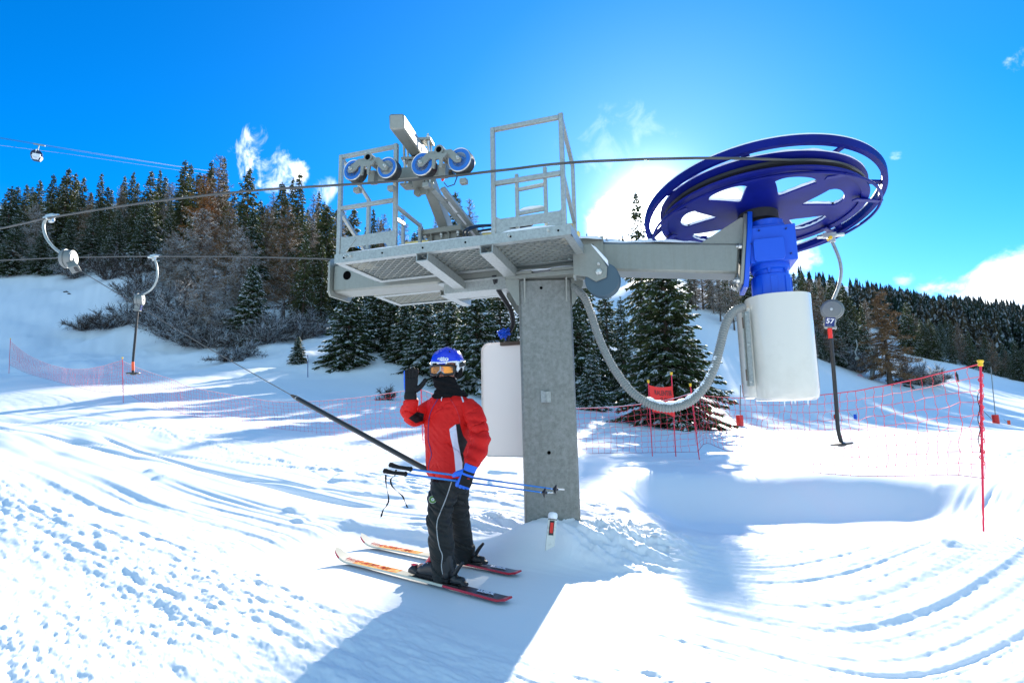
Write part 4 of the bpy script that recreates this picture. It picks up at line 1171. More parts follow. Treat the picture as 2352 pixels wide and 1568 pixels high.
# snow lying on the disc, seen as a rim in the openings, and on the flange
sm = MB()
for i in range(nseg):
    t0, t1 = 2 * math.pi * i / nseg, 2 * math.pi * (i + 1) / nseg
    h0_, h1_ = hole_r(t0), hole_r(t1)
    if h0_ is None and h1_ is None: spans = [((rin + .04, RW - .06), (rin + .04, RW - .06))]
    else:
        a_ = h0_ if h0_ else ((h1_[0] + h1_[1]) / 2,) * 2; b_ = h1_ if h1_ else ((h0_[0] + h0_[1]) / 2,) * 2
        o_ = .006
        spans = [((rin + .04, a_[0] - o_), (rin + .04, b_[0] - o_)), ((a_[1] + o_, RW - .06), (b_[1] + o_, RW - .06))]
        for q, sg in ((0, -1), (1, 1)): sm.add([P(a_[q] + sg * o_, t0, .013), P(b_[q] + sg * o_, t1, .013), P(b_[q] + sg * .012, t1, .034 + .004 * math.sin(i * 1.7)), P(a_[q] + sg * .012, t0, .034 + .004 * math.sin((i - 1) * 1.7))], [(0, 1, 2, 3)], 0, True)
    for (s0, s1) in spans: sm.add([P(s0[0], t0, .034 + .004 * math.sin((i - 1) * 1.7)), P(s0[1], t0, .034), P(s1[1], t1, .034), P(s1[0], t1, .034 + .004 * math.sin(i * 1.7))], [(0, 1, 2, 3)], 0, True)
sm.build('lying_snow', 'snowcap', ro)
sm = MB(); sm.lathe([(RW - .05, .109), (RW - .045, .128), (RW - .02, .135), (RW + .004, .126), (RW + .005, .113)], CW, wn_, 120, 0, closed=True)
for k, v in enumerate(sm.v):
    c = np.array(v); r_ = mnoise.noise(Vector(c) * 9) * .012
    if k // 120 in (1, 2, 3): sm.v[k] = tuple(c + wn_ * r_)
sm.build('lying_snow', 'snowcap', ro)
# upper guard ring and lower guard hoop
def ring(c, a, b, n, prof, mat_, name, par, seg=128):
    q = MB(); V = []
    for (r, z) in prof:
        for j in range(seg):
            t = 2 * math.pi * j / seg; V.append(c + a * r * math.cos(t) + b * r * math.sin(t) + n * z)
    k = len(prof); q.add(V, [(i * seg + j, i * seg + (j + 1) % seg, ((i + 1) % k) * seg + (j + 1) % seg, ((i + 1) % k) * seg + j) for i in range(k) for j in range(seg)], 0, True)
    return q.build(name, mat_, par)


UC = np.array([2.20, 4.46, 3.145]); ua, ub, un = tilt_frame(.029, .19)
guard = ring(UC, ua, ub, un, [(.925, -.03), (.965, -.032), (.972, .03), (.93, .033)], 'blue', 'guard_ring', st)
sm = MB(); sm.lathe([(.925, .034), (.93, .048), (.95, .052), (.968, .044), (.970, .031)], UC, un, 120, 0, closed=True)
sm.build('lying_snow', 'snowcap', guard)
LC = np.array([2.24, 4.53, 3.045]); la, lb, ln = tilt_frame(0, .078)
hoop = ring(LC, la, lb, ln, [(.905, 0), (.912, -.011), (.923, -.011), (.928, 0), (.923, .011), (.912, .011)], 'blue', 'guard_hoop', st)
mb = MB()
for k in range(8):
    t = 2 * math.pi * (k + .35) / 8
    p_in = CW + wa * (RW + .0) * math.cos(t) + wb * (RW + .0) * math.sin(t)
    p_lo = LC + la * .915 * math.cos(t) + lb * .915 * math.sin(t)
    p_up = UC + ua * .945 * math.cos(t) + ub * .945 * math.sin(t)
    dirn = wa * math.cos(t) + wb * math.sin(t)
    mb = MB(); mb.beam(p_in - dirn * .10 - wn_ * .03, p_lo, .05, .012); mb.build('hoop_strut', 'blue', ro, bevel=.002)
    mb = MB(); mb.beam(p_in - dirn * .06 + wn_ * .118, p_up - dirn * .0, .06, .014); mb.build('ring_strut', 'blue', ro, bevel=.002)
mb = MB(); mb.cyl(CW - wn_ * .08, CW + wn_ * .06, .16, 32); mb.cyl(CW - wn_ * .12, CW - wn_ * .05, .11, 28); mb.build('hub', ['sdark'], ro)

# end flange of the arm, gear and motor --------------------------------------
mb = MB(); EP = W(1.76, 0, 2.66); ad = nrm(PR - PM); _, as_, au = frame(ad)
mb.prism([(-.16, -.22), (.16, -.22), (.18, -.18), (.18, .22), (.10, .40), (-.10, .40), (-.18, .22), (-.18, -.18)], EP + ad * .008, as_, au, .026)
# side gussets
for sgn in (-1, 1): mb.prism([(0, .13), (-.34, .13), (-.03, .36), (0, .36)], EP + as_ * sgn * .11, ad, au, .014)
for a in (-.14, .14):
    for b in (-.19, .10): bolt(mb, EP + as_ * a + au * b - ad * .006, -ad, .024, .028)
for a in (-.08, .08): bolt(mb, EP + as_ * a + au * .34 - ad * .006, -ad, .022, .026)
mb.build('end_flange', ['galv', 'zinc'], ao, bevel=.003)
mx = np.array([2.20, 4.30, 0.])
MU = 1.985; tl = nrm(-E3 + E1 * .02)
mb = MB()
mb.prism([(-.17, -.25), (.17, -.25), (.19, -.2), (.19, .24), (.10, .42), (-.10, .42), (-.19, .24), (-.19, -.2)], EP + ad * .042, as_, au, .038)
lbox(mb, 1.82, 2.17, -.17, .16, 2.60, 2.90)
mb.prism([(-.10, 0), (.10, 0), (.115, .03), (.115, .17), (.10, .19), (-.10, .19), (-.115, .17), (-.115, .03)], W(1.96, -.185, 2.60), E1, E3, .05)
lbox(mb, 1.86, 2.10, -.13, .13, 2.90, 2.93)
mb.cyl(W(MU, 0, 2.93), W(MU, 0, 2.985), .13, 32)
for (u, w) in ((1.90, 2.87), (1.83, 2.76), (2.10, 2.86), (2.12, 2.65)): bolt(mb, W(u, -.171, w), -E2, .010, .008, 1)
go = mb.build('gear_box', ['bluem', 'signb'], st, bevel=.012)
mb = MB()
mb.lathe([(.12, 2.615), (.15, 2.60), (.15, 2.56), (.128, 2.55), (.128, 2.52), (.145, 2.51), (.148, 2.48), (.148, 2.30), (.14, 2.26), (.05, 2.26)], W(MU, 0, 0), E3, 28)
for k in range(8):
    t = 2 * math.pi * k / 8; d = E1 * math.cos(t) + E2 * math.sin(t); mb.beam(W(MU, 0, 2.30) + d * .147, W(MU, 0, 2.49) + d * .147, .05, .012, up=d)
for k in range(6):
    t = 2 * math.pi * k / 6 + .3; d = E1 * math.cos(t) + E2 * math.sin(t); bolt(mb, W(MU, 0, 2.56) + d * .14, -E3, .014, .02, 0)
mb.build('motor', ['bluem'], go)
# glossy cream motor cover
mb = MB()
CR = .262; prof = []
def cover(rx, ry, w0, w1, cu, cv, mb, m=0, flat=.0, tiltu=.0):
    n = 56; rows = [(0.02, w0 - .0), (.6, w0 - .0), (.86, w0 + .004), (.955, w0 + .022), (.99, w0 + .055), (1., w0 + .10), (1.0, w1 - .0), (.97, w1 + .0), (.965, w1 - .06)]
    V = []
    for (s_, z) in rows:
        for j in range(n):
            t = 2 * math.pi * j / n; c, s2 = math.cos(t), math.sin(t)
            e = 2.4; q = (abs(c) ** e + abs(s2) ** e) ** (-1 / e)
            V.append(W(cu + rx * s_ * c * q + (z - w1) * tiltu, cv + ry * s_ * s2 * q, z))
    k = len(rows); mb.add(V, [(i * n + (j + 1) % n, i * n + j, (i + 1) * n + j, (i + 1) * n + (j + 1) % n) for i in range(k - 1) for j in range(n)] + [tuple(range(n))], m, True)
cover(.245, .25, 1.475, 2.325, 2.015, -.0, mb, tiltu=.0)
co = mb.build('motor_cover', 'gel', st)
mb = MB(); mb.cyl(W(2.015, 0, 2.270), W(2.015, 0, 2.285), .232, 40); mb.build('cover_lid', 'galv', co)
# back half shell + joint strip with slots on the left
mb = MB(); cover(.085, .19, 1.50, 2.24, 1.79, .07, mb); mb.build('cover_shell', 'gel', co)
mb = MB(); sp = lp(1716, 700, -.13); s0 = lp(1715, 715, -.16); s1 = lp(1727, 886, -.16)
mb.beam(s0, s1, .035, .006, up=-E2 + E1 * -.6); mb.beam(s0 - E1 * .022 + E2 * .03, s1 - E1 * .022 + E2 * .03, .006, .05, up=-E2 + E1 * -.6)
for t_ in (.04, .45, .95): bolt(mb, s0 + (s1 - s0) * t_ - E2 * .004, -E2 - E1 * .5, .008, .006, 1)
mb.build('joint_strip', ['galvl', 'zinc'], co)
mb = MB()
for t_ in (.08, .78): a_ = s0 + (s1 - s0) * t_ - E1 * .035 - E2 * .003; mb.beam(a_, a_ - E3 * .09, .010, .006, up=-E2)
mb.build('slot', 'wood', co)
mb = MB(); mb.box(W(2.262, -.05, 1.90), (.012, .03, .14), AX); mb.build('latch', 'black', co)
for (u, v, l) in ((1.98, -.15, .05), (2.04, -.10, .03), (2.15, -.12, .045), (2.10, .1, .03)):
    ic = MB(); ic.tube([W(u, v, 1.477), W(u, v, 1.477 - l * .5), W(u, v, 1.475 - l)], [.006, .004, .001], 6); ic.build('icicle', 'snowcap', co)

# corrugated hose from the mast to the motor
hp = [(1311, 655, -.10), (1340, 680, -.14), (1356, 716, -.16), (1371, 762, -.20), (1390, 808, -.26), (1416, 855, -.32), (1452, 900, -.38), (1495, 928, -.42), (1540, 937, -.44), (1585, 922, -.42), (1617, 890, -.40), (1640, 845, -.36), (1654, 795, -.30), (1666, 748, -.24), (1684, 716, -.18), (1708, 705, -.12)]
hpts = spline([lp(x, y, v) for x, y, v in hp], 34)
# even spacing so the ribs are regular
hpts = np.array(hpts); cum = np.concatenate([[0], np.cumsum(np.linalg.norm(np.diff(hpts, axis=0), axis=1))]); ns = int(cum[-1] / .0055)
ss = np.linspace(0, cum[-1], ns); hpts = np.stack([np.interp(ss, cum, hpts[:, k]) for k in range(3)], -1)
rad = [.032 + (.0035 if (i % 4) < 2 else -.0025) for i in range(ns)]
mb = MB(); mb.tube(hpts, rad, 12); hz = mb.build('cable_hose', 'hose', st)
mb = MB(); top = hpts[int(ns * .50):int(ns * .80):4]; mb.tube([p + E3 * .034 for p in top], [.010 + .012 * abs(math.sin(i * .9)) * (0 < i < len(top) - 1) for i in range(len(top))], 7); mb.build('lying_snow', 'snowcap', hz)
mb = MB(); mb.tube([lp(1300, 652, -.12), lp(1312, 655, -.10), lp(1322, 664, -.12)], [.036, .038, .038], 14); mb.build('hose_sleeve', 'galvl', hz)

# control cabinet hung on the mast
cb = MB(); n = 40
def rounded(u0, u1, w0, w1, r, k=8):
    P = []
    for cx, cy, a0 in ((u1 - .02, w1 - .02, 0), (u0 + r, w1 - r, 1), (u0 + r, w0 + r, 2), (u1 - .02, w0 + .02, 3)):
        rr_ = r if cx < (u0 + u1) / 2 else .02
        for i in range(k + 1):
            a = (a0 + i / k) * math.pi / 2; P.append((cx + rr_ * math.cos(a), cy + rr_ * math.sin(a)))
    return P
poly = rounded(-.665, -.18, 1.0, 2.115, .085)
cx_, cy_ = -.42, 1.56
V = []; rows = [(.02, .9), (.02, .94), (0., .985), (.03, 1.), (.30, 1.), (.325, .985)]
for (v, s_) in rows:
    for (a, b) in poly: V.append(W(cx_ + (a - cx_) * (s_ if a < cx_ else 1), .06 + v, cy_ + (b - cy_) * (1 - (1 - s_) * .45)))
k = len(poly); cb.add(V, [(i * k + (j + 1) % k, i * k + j, (i + 1) * k + j, (i + 1) * k + (j + 1) % k) for i in range(len(rows) - 1) for j in range(k)] + [tuple(range(k)), tuple(range(5 * k + k - 1, 5 * k - 1, -1))], 0, True)
cab = cb.build('control_cabinet', 'cab', st)
for f in cab.data.polygons: f.use_smooth = True
mb = MB(); lbox(mb, -.455, -.20, .045, .11, 2.075, 2.110); mb.build('wire_slot', 'wood', cab)
mb = MB()
for w in (1.66, 1.18): mb.cyl(W(-.205, .058, w), W(-.205, .040, w), .022, 14); mb.cyl(W(-.19, .05, w), W(-.19, .03, w), .012, 8)
mb.build('clamp_screw', 'zinc', cab)
mb = MB(); lbox(mb, -.185, -.176, -.05, .3, 1.03, 2.12); mb.build('mounting_strip', 'black', cab)
g_ = np.random.RandomState(4); mb = MB(); bc = lp(1157, 767, .12)
for i in range(26): mb.tube([bc + g_.randn(3) * .022 * np.array([1.3, 1, 1.3]) for _ in range(4)], .008, 6)
mb.build('blue_tape_knot', 'bluem', st)

# snow caps along the steel
def snow_strip(a, b, w_, h_, name, par, n=26, seed=0):
    a = np.asarray(a, float); b = np.asarray(b, float); d, s, u = frame(b - a); q = MB(); V = []
    for i in range(n + 1):
        t = i / n; p = a + (b - a) * t; e = min(1, 6 * t, 6 * (1 - t)); hh = h_ * (.45 + .9 * abs(mnoise.noise(Vector(p) * 4 + Vector((seed, 0, 0))))) * e + .002; ww = w_ * (.8 + .35 * mnoise.noise(Vector(p) * 5))
        for k in range(7):
            an = math.pi * k / 6; V.append(p + s * ww / 2 * math.cos(an) + u * hh * math.sin(an) ** .6)
    q.add(V, [(i * 7 + k, i * 7 + k + 1, (i + 1) * 7 + k + 1, (i + 1) * 7 + k) for i in range(n) for k in range(6)], 0, True)
    return q.build(name, 'snowcap', par)
snow_strip(W(.55, 0, 2.96), W(1.5, 0, 2.83), .27, .05, 'lying_snow', ao, 40)
snow_strip(W(.90, 0, 2.91), W(1.06, 0, 2.89), .25, .10, 'lying_snow', ao, 14, 3)
snow_strip(W(.32, -.1, 2.98), W(.62, -.1, 2.95), .25, .07, 'lying_snow', ao, 14, 5)
snow_strip(W(-1.05, -.28, 3.167), W(-.68, -.28, 3.167), .34, .04, 'lying_snow', po, 14)
snow_strip(W(-.60, -.10, 3.175), W(-.12, -.10, 3.165), .09, .05, 'lying_snow', st, 20)
snow_strip(W(-1.60, -.92, 2.845), W(-.2, -.92, 2.845), .07, .018, 'lying_snow', p1, 60)
snow_strip(W(-.1, -.90, 2.845), W(.40, -.90, 2.845), .10, .03, 'lying_snow', p1, 30)
snow_strip(W(-.25, -.22, 2.70), W(.45, -.24, 2.70), .09, .035, 'lying_snow', mo, 30)
snow_strip(W(-2.36, .0, 3.05), W(-2.2, .0, 3.05), .30, .06, 'lying_snow', ao, 10)
snow_strip(gr + E1 * -.06 - E2 * .07 + E3 * .25, gr + E1 * .08 - E2 * .07 + E3 * .05, .03, .03, 'lying_snow', bo, 14)
snow_strip(W(.044, -.86, 3.045), W(.256, -.86, 3.05), .03, .03, 'lying_snow', cr, 12)

# haul rope ---------------------------------------------------------------
def twisted(name, pts, r, strands=6, pitch=.10, res=.012, mat_='rope', core=.6):
    P = np.array(pts); cum = np.concatenate([[0], np.cumsum(np.linalg.norm(np.diff(P, axis=0), axis=1))]); n = int(cum[-1] / res)
    s_ = np.linspace(0, cum[-1], n); P = np.stack([np.interp(s_, cum, P[:, k]) for k in range(3)], -1)
    mb = MB(); mb.tube(P, r * core, 6)
    T = np.gradient(P, axis=0); T /= np.linalg.norm(T, axis=1)[:, None]
    S = np.cross(T, [0, 0, 1.]); S /= np.linalg.norm(S, axis=1)[:, None]; Uu = np.cross(S, T)
    for k in range(strands):
        a = 2 * math.pi * (s_ / pitch + k / strands); Q = P + (S * np.cos(a)[:, None] + Uu * np.sin(a)[:, None]) * r * .55
        mb.tube(Q, r * .42, 5)
    return mb.build(name, mat_, None)


rp = [(-900, 700, -1.10), (-400, 607, -1.15), (0, 525, -1.2), (115, 500, -1.25), (330, 466, -1.27), (560, 440, -1.28), (740, 427.5, -1.28), (816, 423, -1.26), (894, 417.5, -1.24), (975, 411, -1.24), (1060, 402, -1.22), (1180, 388, -1.16), (1300, 374.5, -1.08), (1450, 367, -1.0), (1600, 363.5, -.90), (1720, 364.5, -.80)]
up_pts = [lp(*q) for q in rp]
tang = []
for k in range(0, 19):
    t = math.radians(-98 + k * 11)      # round the wheel, near side first
    tang.append(CW + wa * (RW - .012) * math.cos(t) + wb * (RW - .012) * math.sin(t) + wn_ * .05)
low_pts = [lp(x, y, v) for x, y, v in ((1500, 560, .70), (1200, 598, .76), (760, 595, .80), (560, 589.5, .80), (355, 588.5, .80), (160, 591, .80), (0, 598, .80), (-300, 613, .80), (-900, 660, .80))]
rope_pts = spline(up_pts, 5) + spline(tang, 3) + low_pts
hr = twisted('haul_rope', rope_pts, .011)
tag(hr, 'grey steel haul rope running over the sheaves and round the blue bullwheel', 'rope')
UPR = up_pts; LOWR = low_pts

# ------------------------------------------------------------------ tow hangers on the rope
G5 = 'tow hangers on the haul rope'


def hanger(curve, reel, rr_, axis, lower, label, num=None, shaft=None, red=None, disc=None, grip_d=E1, tube_r=.014, open_end=None, plate=None):
    root = empty('tow_hanger', curve[0], label, 'tow bar', G5)
    mb = MB(); mb.tube(spline(curve, 8), tube_r, 10); mb.build('hanger_tube', 'galvl', root)
    mb = MB(); c = np.asarray(curve[0]); mb.box(c + E3 * .01, (.11, .04, .045), AX); mb.cyl(c - E1 * .10 + E3 * .005, c + E1 * .12 + E3 * .005, .018, 10); mb.cyl(c - E2 * .04 - E3 * .02, c + E2 * .04 - E3 * .02, .016, 10, 1)
    mb.box(c + E1 * .02 - E3 * .03, (.05, .03, .06), AX); mb.build('rope_grip', ['zinc', 'capy' if num else 'zinc'], root, bevel=.004)
    ax = nrm(axis); R = np.asarray(reel)
    mb = MB(); mb.lathe([(.01, -.052), (rr_ * .86, -.052), (rr_ * .90, -.047), (rr_ * .97, -.045), (rr_, -.036), (rr_, .036), (rr_ * .96, .045), (rr_ * .9, .05), (.01, .05)], R, ax, 40)
    mb.lathe([(rr_ + .006, .012), (rr_ + .010, .018), (rr_ + .010, .03), (rr_ + .004, .036)], R, ax, 40)
    mb.cyl(R + ax * .045, R + ax * .062, .012, 10, 1); mb.cyl(R - ax * .045, R - ax * .062, .012, 10, 1)
    rl = mb.build('spring_reel', ['alu', 'zinc'], root)
    dn = nrm(np.asarray(lower) - R); _, sd, _u = frame(dn, ax)
    mb = MB(); mb.beam(R + dn * rr_ * .8, R + dn * (rr_ + .075), .07, .07, up=ax); mb.beam(R + dn * (rr_ + .06), R + dn * (rr_ + .085), .095, .085, up=ax)
    mb.box(R + dn * (rr_ + .02) + sd * .045, (.05, .03, .05), (dn, sd, ax))
    mb.build('rope_outlet', ['alu'], root, bevel=.004)
    if plate is not None:
        pc_ = R + dn * (rr_ + .032) + ax * (-.041 if (ax @ (R - EYE)) > 0 else .041)
        nx = ax if (ax @ (R - EYE)) < 0 else -ax
        px_ = nrm(np.cross(-dn, nx)); mb = MB(); mb.prism([(-.036, -.04), (.036, -.04), (.036, .04), (-.036, .04)], pc_ + nx * .003, px_, -dn, .005); po_ = mb.build('number_plate', 'signb', root)
        if num: text_mesh(num, .062, pc_ + nx * .0062 + (-dn) * .006, px_, -dn, .0006, 'white', 'number', po_, bold=.0012); text_mesh('____', .018, pc_ + nx * .0062 - (-dn) * .024, px_, -dn, .0004, 'white', 'number', po_)
    if open_end:
        q = R + dn * (rr_ + .084); mb = MB(); mb.box(q + dn * .003, (.004, .06, .055), (dn, sd, ax)); mb.build('rope_mouth', 'black', root)
    if shaft:
        P = spline(shaft, 6); mb = MB()
        mb.tube(P, .0165, 12)
        so = mb.build('tow_bar', 'black', root)
        if red:
            a, b = red; mb = MB(); mb.tube([np.asarray(a), np.asarray(b)], .0185, 12); mb.build('coloured_sleeve', 'orange' if not num else 'red', so)
        if disc is not None:
            D = np.asarray(P[-1]); dd = nrm(D - np.asarray(P[-3])); dd = nrm(dd + disc)
            mb = MB(); mb.lathe([(.002, -.028), (.03, -.024), (.045, -.008), (.085, -.010), (.092, -.002), (.088, .006), (.04, .012), (.002, .014)], D, -dd, 32); mb.build('seat_disc', 'black', root)
    return root


# number 57, on the far side of the wheel
v57 = .55
hanger([lp(1905, 543, v57), lp(1918, 570, v57), lp(1929, 600, v57), lp(1932, 628, v57), lp(1926, 658, v57), lp(1914, 688, v57)], lp(1912.5, 712, v57), .083, -E2 * .90 + E1 * .36 * -1 + 0, lp(1906, 757, v57),
       'tow hanger with number plate 57 hanging from the far rim of the blue wheel', '57', [lp(1906, 755, v57), lp(1913, 830, v57), lp(1921, 930, v57), lp(1925, 985, v57), lp(1933, 1018, v57)], (lp(1905.6, 754, v57), lp(1907.8, 777, v57)), np.array([0, 0, -.5]), plate=True)
# the one on the far rope at the left
v2 = .80
hanger([lp(352, 590, v2), lp(359, 606, v2), lp(361.5, 628, v2), lp(358, 648, v2), lp(347, 665, v2), lp(328, 677, v2)], lp(320.5, 688, v2), .088, -E2 * .6 - E1 * .8, lp(314.5, 716, v2),
       'empty tow hanger with orange-ended bar on the lower rope, left of the wood', None, [lp(316, 710, v2), lp(311, 770, v2), lp(305.5, 830, v2), lp(306, 857, v2)], (lp(305.4, 831, v2), lp(305.6, 851, v2)), np.array([0, 0, -3.]), plate=True)
# the one that pulls the skier
v1 = -1.22
hanger([lp(116, 499, v1), lp(104, 506, v1), lp(100, 522, v1), lp(106, 545, v1), lp(122, 567, v1), lp(143, 584, v1)], lp(157, 594, v1), .090, -E2 * .55 - E1 * .84, lp(171, 616, v1 + .0),
       'tow hanger on the near rope at far left, its reel paying out line', None, plate=None, open_end=True)
TB0, TB1 = at(984, 1080, 3.98), at(678, 912, 4.62); reel_end = lp(168, 612, v1)
tb = empty('tow_pole', TB0, 'long black tow pole and thin line pulling the skier from behind', 'tow bar')
mb = MB(); tin = at(1050, 1113, 4.17)
mb.tube(spline([tin, TB0, TB0 + (TB1 - TB0) * .5, TB1], 5), .0205, 14)
po_ = mb.build('pole_tube', 'black', tb)
mb = MB(); dT = nrm(TB1 - TB0); mb.tube([TB1 - dT * .03, TB1 - dT * .02], .0205, 14, 0); mb.build('white_band', 'white', po_)
mb = MB(); mb.tube([TB1 - dT * .002, TB1 + dT * .03, TB1 + dT * .06], [.017, .014, .006], 12); mb.build('line_socket', 'wood', po_)
mb = MB(); mb.tube([TB1 + dT * .05, TB1 * .62 + reel_end * .38 - E3 * .02, reel_end], .0038, 6); kn = TB1 * .74 + reel_end * .26 - E3 * .012; mb.tube([kn - dT * .02, kn, kn + dT * .02], [.004, .011, .004], 8); mb.build('tow_line', 'rope', tb)
mb = MB(); mb.lathe([(.002, -.03), (.03, -.02), (.085, -.012), (.092, -.002), (.088, .006), (.002, .012)], tin, dT, 28); mb.build('seat_disc', 'black', tb)

# ------------------------------------------------------------------ fences
def fence_pole(top, bot, root, cap=True, wrap=False, r=.0105):
    top = np.asarray(top); bot = np.asarray(bot); d = nrm(top - bot); mb = MB()
    mb.tube([bot - d * .25, bot, bot + (top - bot) * .35, top], [r * .85, r * .85, r, r], 10)
    o = mb.build('fence_pole', 'poler', root)
    if wrap:
        mb = MB(); n = 60; L = np.linalg.norm(top - bot); _, s, u = frame(d); P = []
        for i in range(n):
            t = .32 + .62 * i / n; a = i * .9; P.append(bot + (top - bot) * t + (s * math.cos(a) + u * math.sin(a)) * (r + .005 + .006 * abs(math.sin(i * .7))))
        mb.tube(P, .005, 6); mb.build('wound_cord', 'netr', o)
        mb = MB(); P = [bot + (top - bot) * (.80 - .03 * i) + s * (.018 + .012 * math.sin(i * 1.4)) - u * .01 for i in range(14)]; mb.tube(spline(P, 3), .004, 5); mb.build('dark_cord', 'black', o)
    if cap:
        mb = MB(); mb.tube([top - d * .03, top - d * .025, top + d * .005, top + d * .015, top + d * .03, top + d * .032], [r * 1.5, r * 2.1, r * 1.9, r * 2.6, r * 2.5, r * 1.4], 12); mb.build('pole_cap', 'capy', o)
    return o


def net(rows, root, nv=9, cell=.125, seed=0, cord=.0030, snowy=False):
    """rows: list of (Y, top px, top py, bottom px, bottom py) along the fence"""
    g = np.random.RandomState(seed)
    T = np.array([at(a, b, Y) for (Y, a, b, c, d) in rows]); Bt = np.array([at(c, d, Y) for (Y, a, b, c, d) in rows])
    T = np.array(spline(list(T), 6)); Bt = np.array(spline(list(Bt), 6))
    cum = np.concatenate([[0], np.cumsum(np.linalg.norm(np.diff(T, axis=0), axis=1))]); n = max(4, int(cum[-1] / cell)); s = np.linspace(0, cum[-1], n + 1)
    T = np.stack([np.interp(s, cum, T[:, k]) for k in range(3)], -1); Bt = np.stack([np.interp(s, cum, Bt[:, k]) for k in range(3)], -1)
    G = np.zeros((n + 1, nv + 1, 3)); ph = g.rand(nv + 1) * 6
    for j in range(nv + 1):
        t = j / nv; G[:, j] = T * (1 - t) + Bt * t
        e = math.sin(math.pi * t); G[:, j] += g.randn(n + 1, 3) * .010 * (e + .15) + (E1 * .02)[None] * e * np.sin(s * 1.3 + t * 3)[:, None] + (E2 * .05 * e)[None] * np.sin(s * .9 + 1)[:, None]
    mb = MB()
    for j in range(1, nv): mb.tube(G[:, j], cord, 4, caps=False)
    for i in range(n + 1):
        P = spline(list(G[i]), 2) if True else G[i]
        P = [p + E1 * (.008 * math.sin(k * 2.2 + i)) for k, p in enumerate(P)]; mb.tube(P, cord, 4, caps=False)
    o = mb.build('net', 'netr', root)
    mb = MB(); mb.tube(G[:, 0], cord * 2.2, 6); mb.build('top_cord', 'netr', o)
    mb = MB(); mb.tube(G[:, nv], cord * 1.5, 6); mb.build('bottom_cord', 'polep', o)
    if snowy:
        mb = MB(); mb.tube([p + E3 * cord * 2.4 for p in G[:, 0]], [cord * (1.1 + 1.1 * abs(math.sin(i * 1.9))) for i in range(n + 1)], 6); mb.build('lying_snow', 'snowcap', o)
    return o


fr = empty('safety_net_fence', at(2258, 1189, 5.2), 'red safety net with yellow-capped poles across the right foreground', 'net fence', 'safety net fences')
fence_pole(at(2252, 834, 5.2), at(2258.5, 1189, 5.2), fr, wrap=True); fence_pole(at(1585.5, 884, 10.3), at(1606, 1052, 10.3), fr, wrap=True)
net([(10.25, 1590, 904, 1603, 1036), (9.9, 1612, 907, 1622, 1017), (9.4, 1645, 911, 1660, 1031), (8.6, 1730, 914, 1740, 1056), (7.75, 1823, 911, 1830, 1078), (7.1, 1905, 905, 1912, 1089), (6.5, 1996, 892, 2003, 1093), (5.9, 2100, 871, 2110, 1092), (5.5, 2180, 852, 2190, 1090), (5.2, 2251, 836, 2262, 1098)], fr, seed=2, snowy=False)
fm = empty('safety_net_fence', at(968, 1020, 12.), 'pink-red safety net sagging behind the skier, the lift mast and the red banner', 'net fence', 'safety net fences')
fence_pole(at(967, 890, 12.), at(972, 1024, 12.), fm)
net([(12., 968, 895, 972, 1010), (11.8, 1060, 925, 1064, 1022), (11.4, 1180, 943, 1183, 1036), (11.1, 1318, 938, 1321, 1041), (10.8, 1400, 935, 1405, 1040), (10.6, 1480, 927, 1485, 1039), (10.4, 1549, 915, 1554, 1038), (10.3, 1588, 903, 1603, 1037)], fm, seed=3, snowy=True)
fl = empty('safety_net_fence', at(283, 917, 17.8), 'pink safety net dipping between thin poles on the sunny snow at left', 'net fence', 'safety net fences')
fence_pole(at(281, 822, 17.8), at(283, 917, 17.8), fl); fence_pole(at(24, 778, 25), at(21, 846, 25), fl)
net([(17.8, 282, 829, 283, 899), (17, 330, 850, 334, 925), (16.2, 400, 873, 404, 950), (15.3, 433, 888, 437, 962), (14.4, 528, 906, 532, 978), (13.8, 630, 922, 634, 991), (13.2, 717, 922, 721, 999), (12.6, 836, 911, 842, 1004), (12.2, 925, 898, 930, 1008), (12., 966, 892, 970, 1010)], fl, seed=4, cell=.14, cord=.0026, snowy=True)
net([(25, 25, 784, 23, 838), (23.6, 60, 812, 60, 856), (22.4, 100, 832, 100, 868), (21.4, 145, 845, 145, 880), (20.4, 190, 848, 190, 892), (19.2, 230, 842, 232, 900), (18.3, 262, 833, 264, 899), (17.8, 280, 828, 283, 898)], fl, seed=5, cell=.15, cord=.0032, snowy=True)

# banner: "slow down" in three languages
bn = empty('warning_banner', at(1497, 1029, 10.9), 'small red banner reading RALENTIR SLOW LANGSAM between two poles before the big spruce', 'banner')
bt0, bb0 = at(1489, 876, 10.9), at(1497.5, 1029, 10.9); bt1, bb1 = at(1542, 858, 10.9), at(1552, 1040, 10.9)
fence_pole(bt0, bb0, bn, r=.011); fence_pole(bt1, bb1, bn, r=.012)
A0, A1, B0, B1 = at(1491, 884, 10.88), at(1544.5, 886, 10.88), at(1499, 946, 10.88), at(1550, 958, 10.88)
nu, nv = 22, 22; V = []
for i in range(nu + 1):
    for j in range(nv + 1):
        s, t = i / nu, j / nv; p = (A0 * (1 - s) + A1 * s) * (1 - t) + (B0 * (1 - s) + B1 * s) * t
        p = p - E3 * .035 * math.sin(math.pi * s) * (1 - t) ** 2 + E3 * .03 * math.sin(math.pi * s) * t + np.array([0, 1., 0]) * (.035 * math.sin(3.1 * s + 1.2 * t) + .012 * math.sin(9 * s + 5 * t))
        V.append(p)
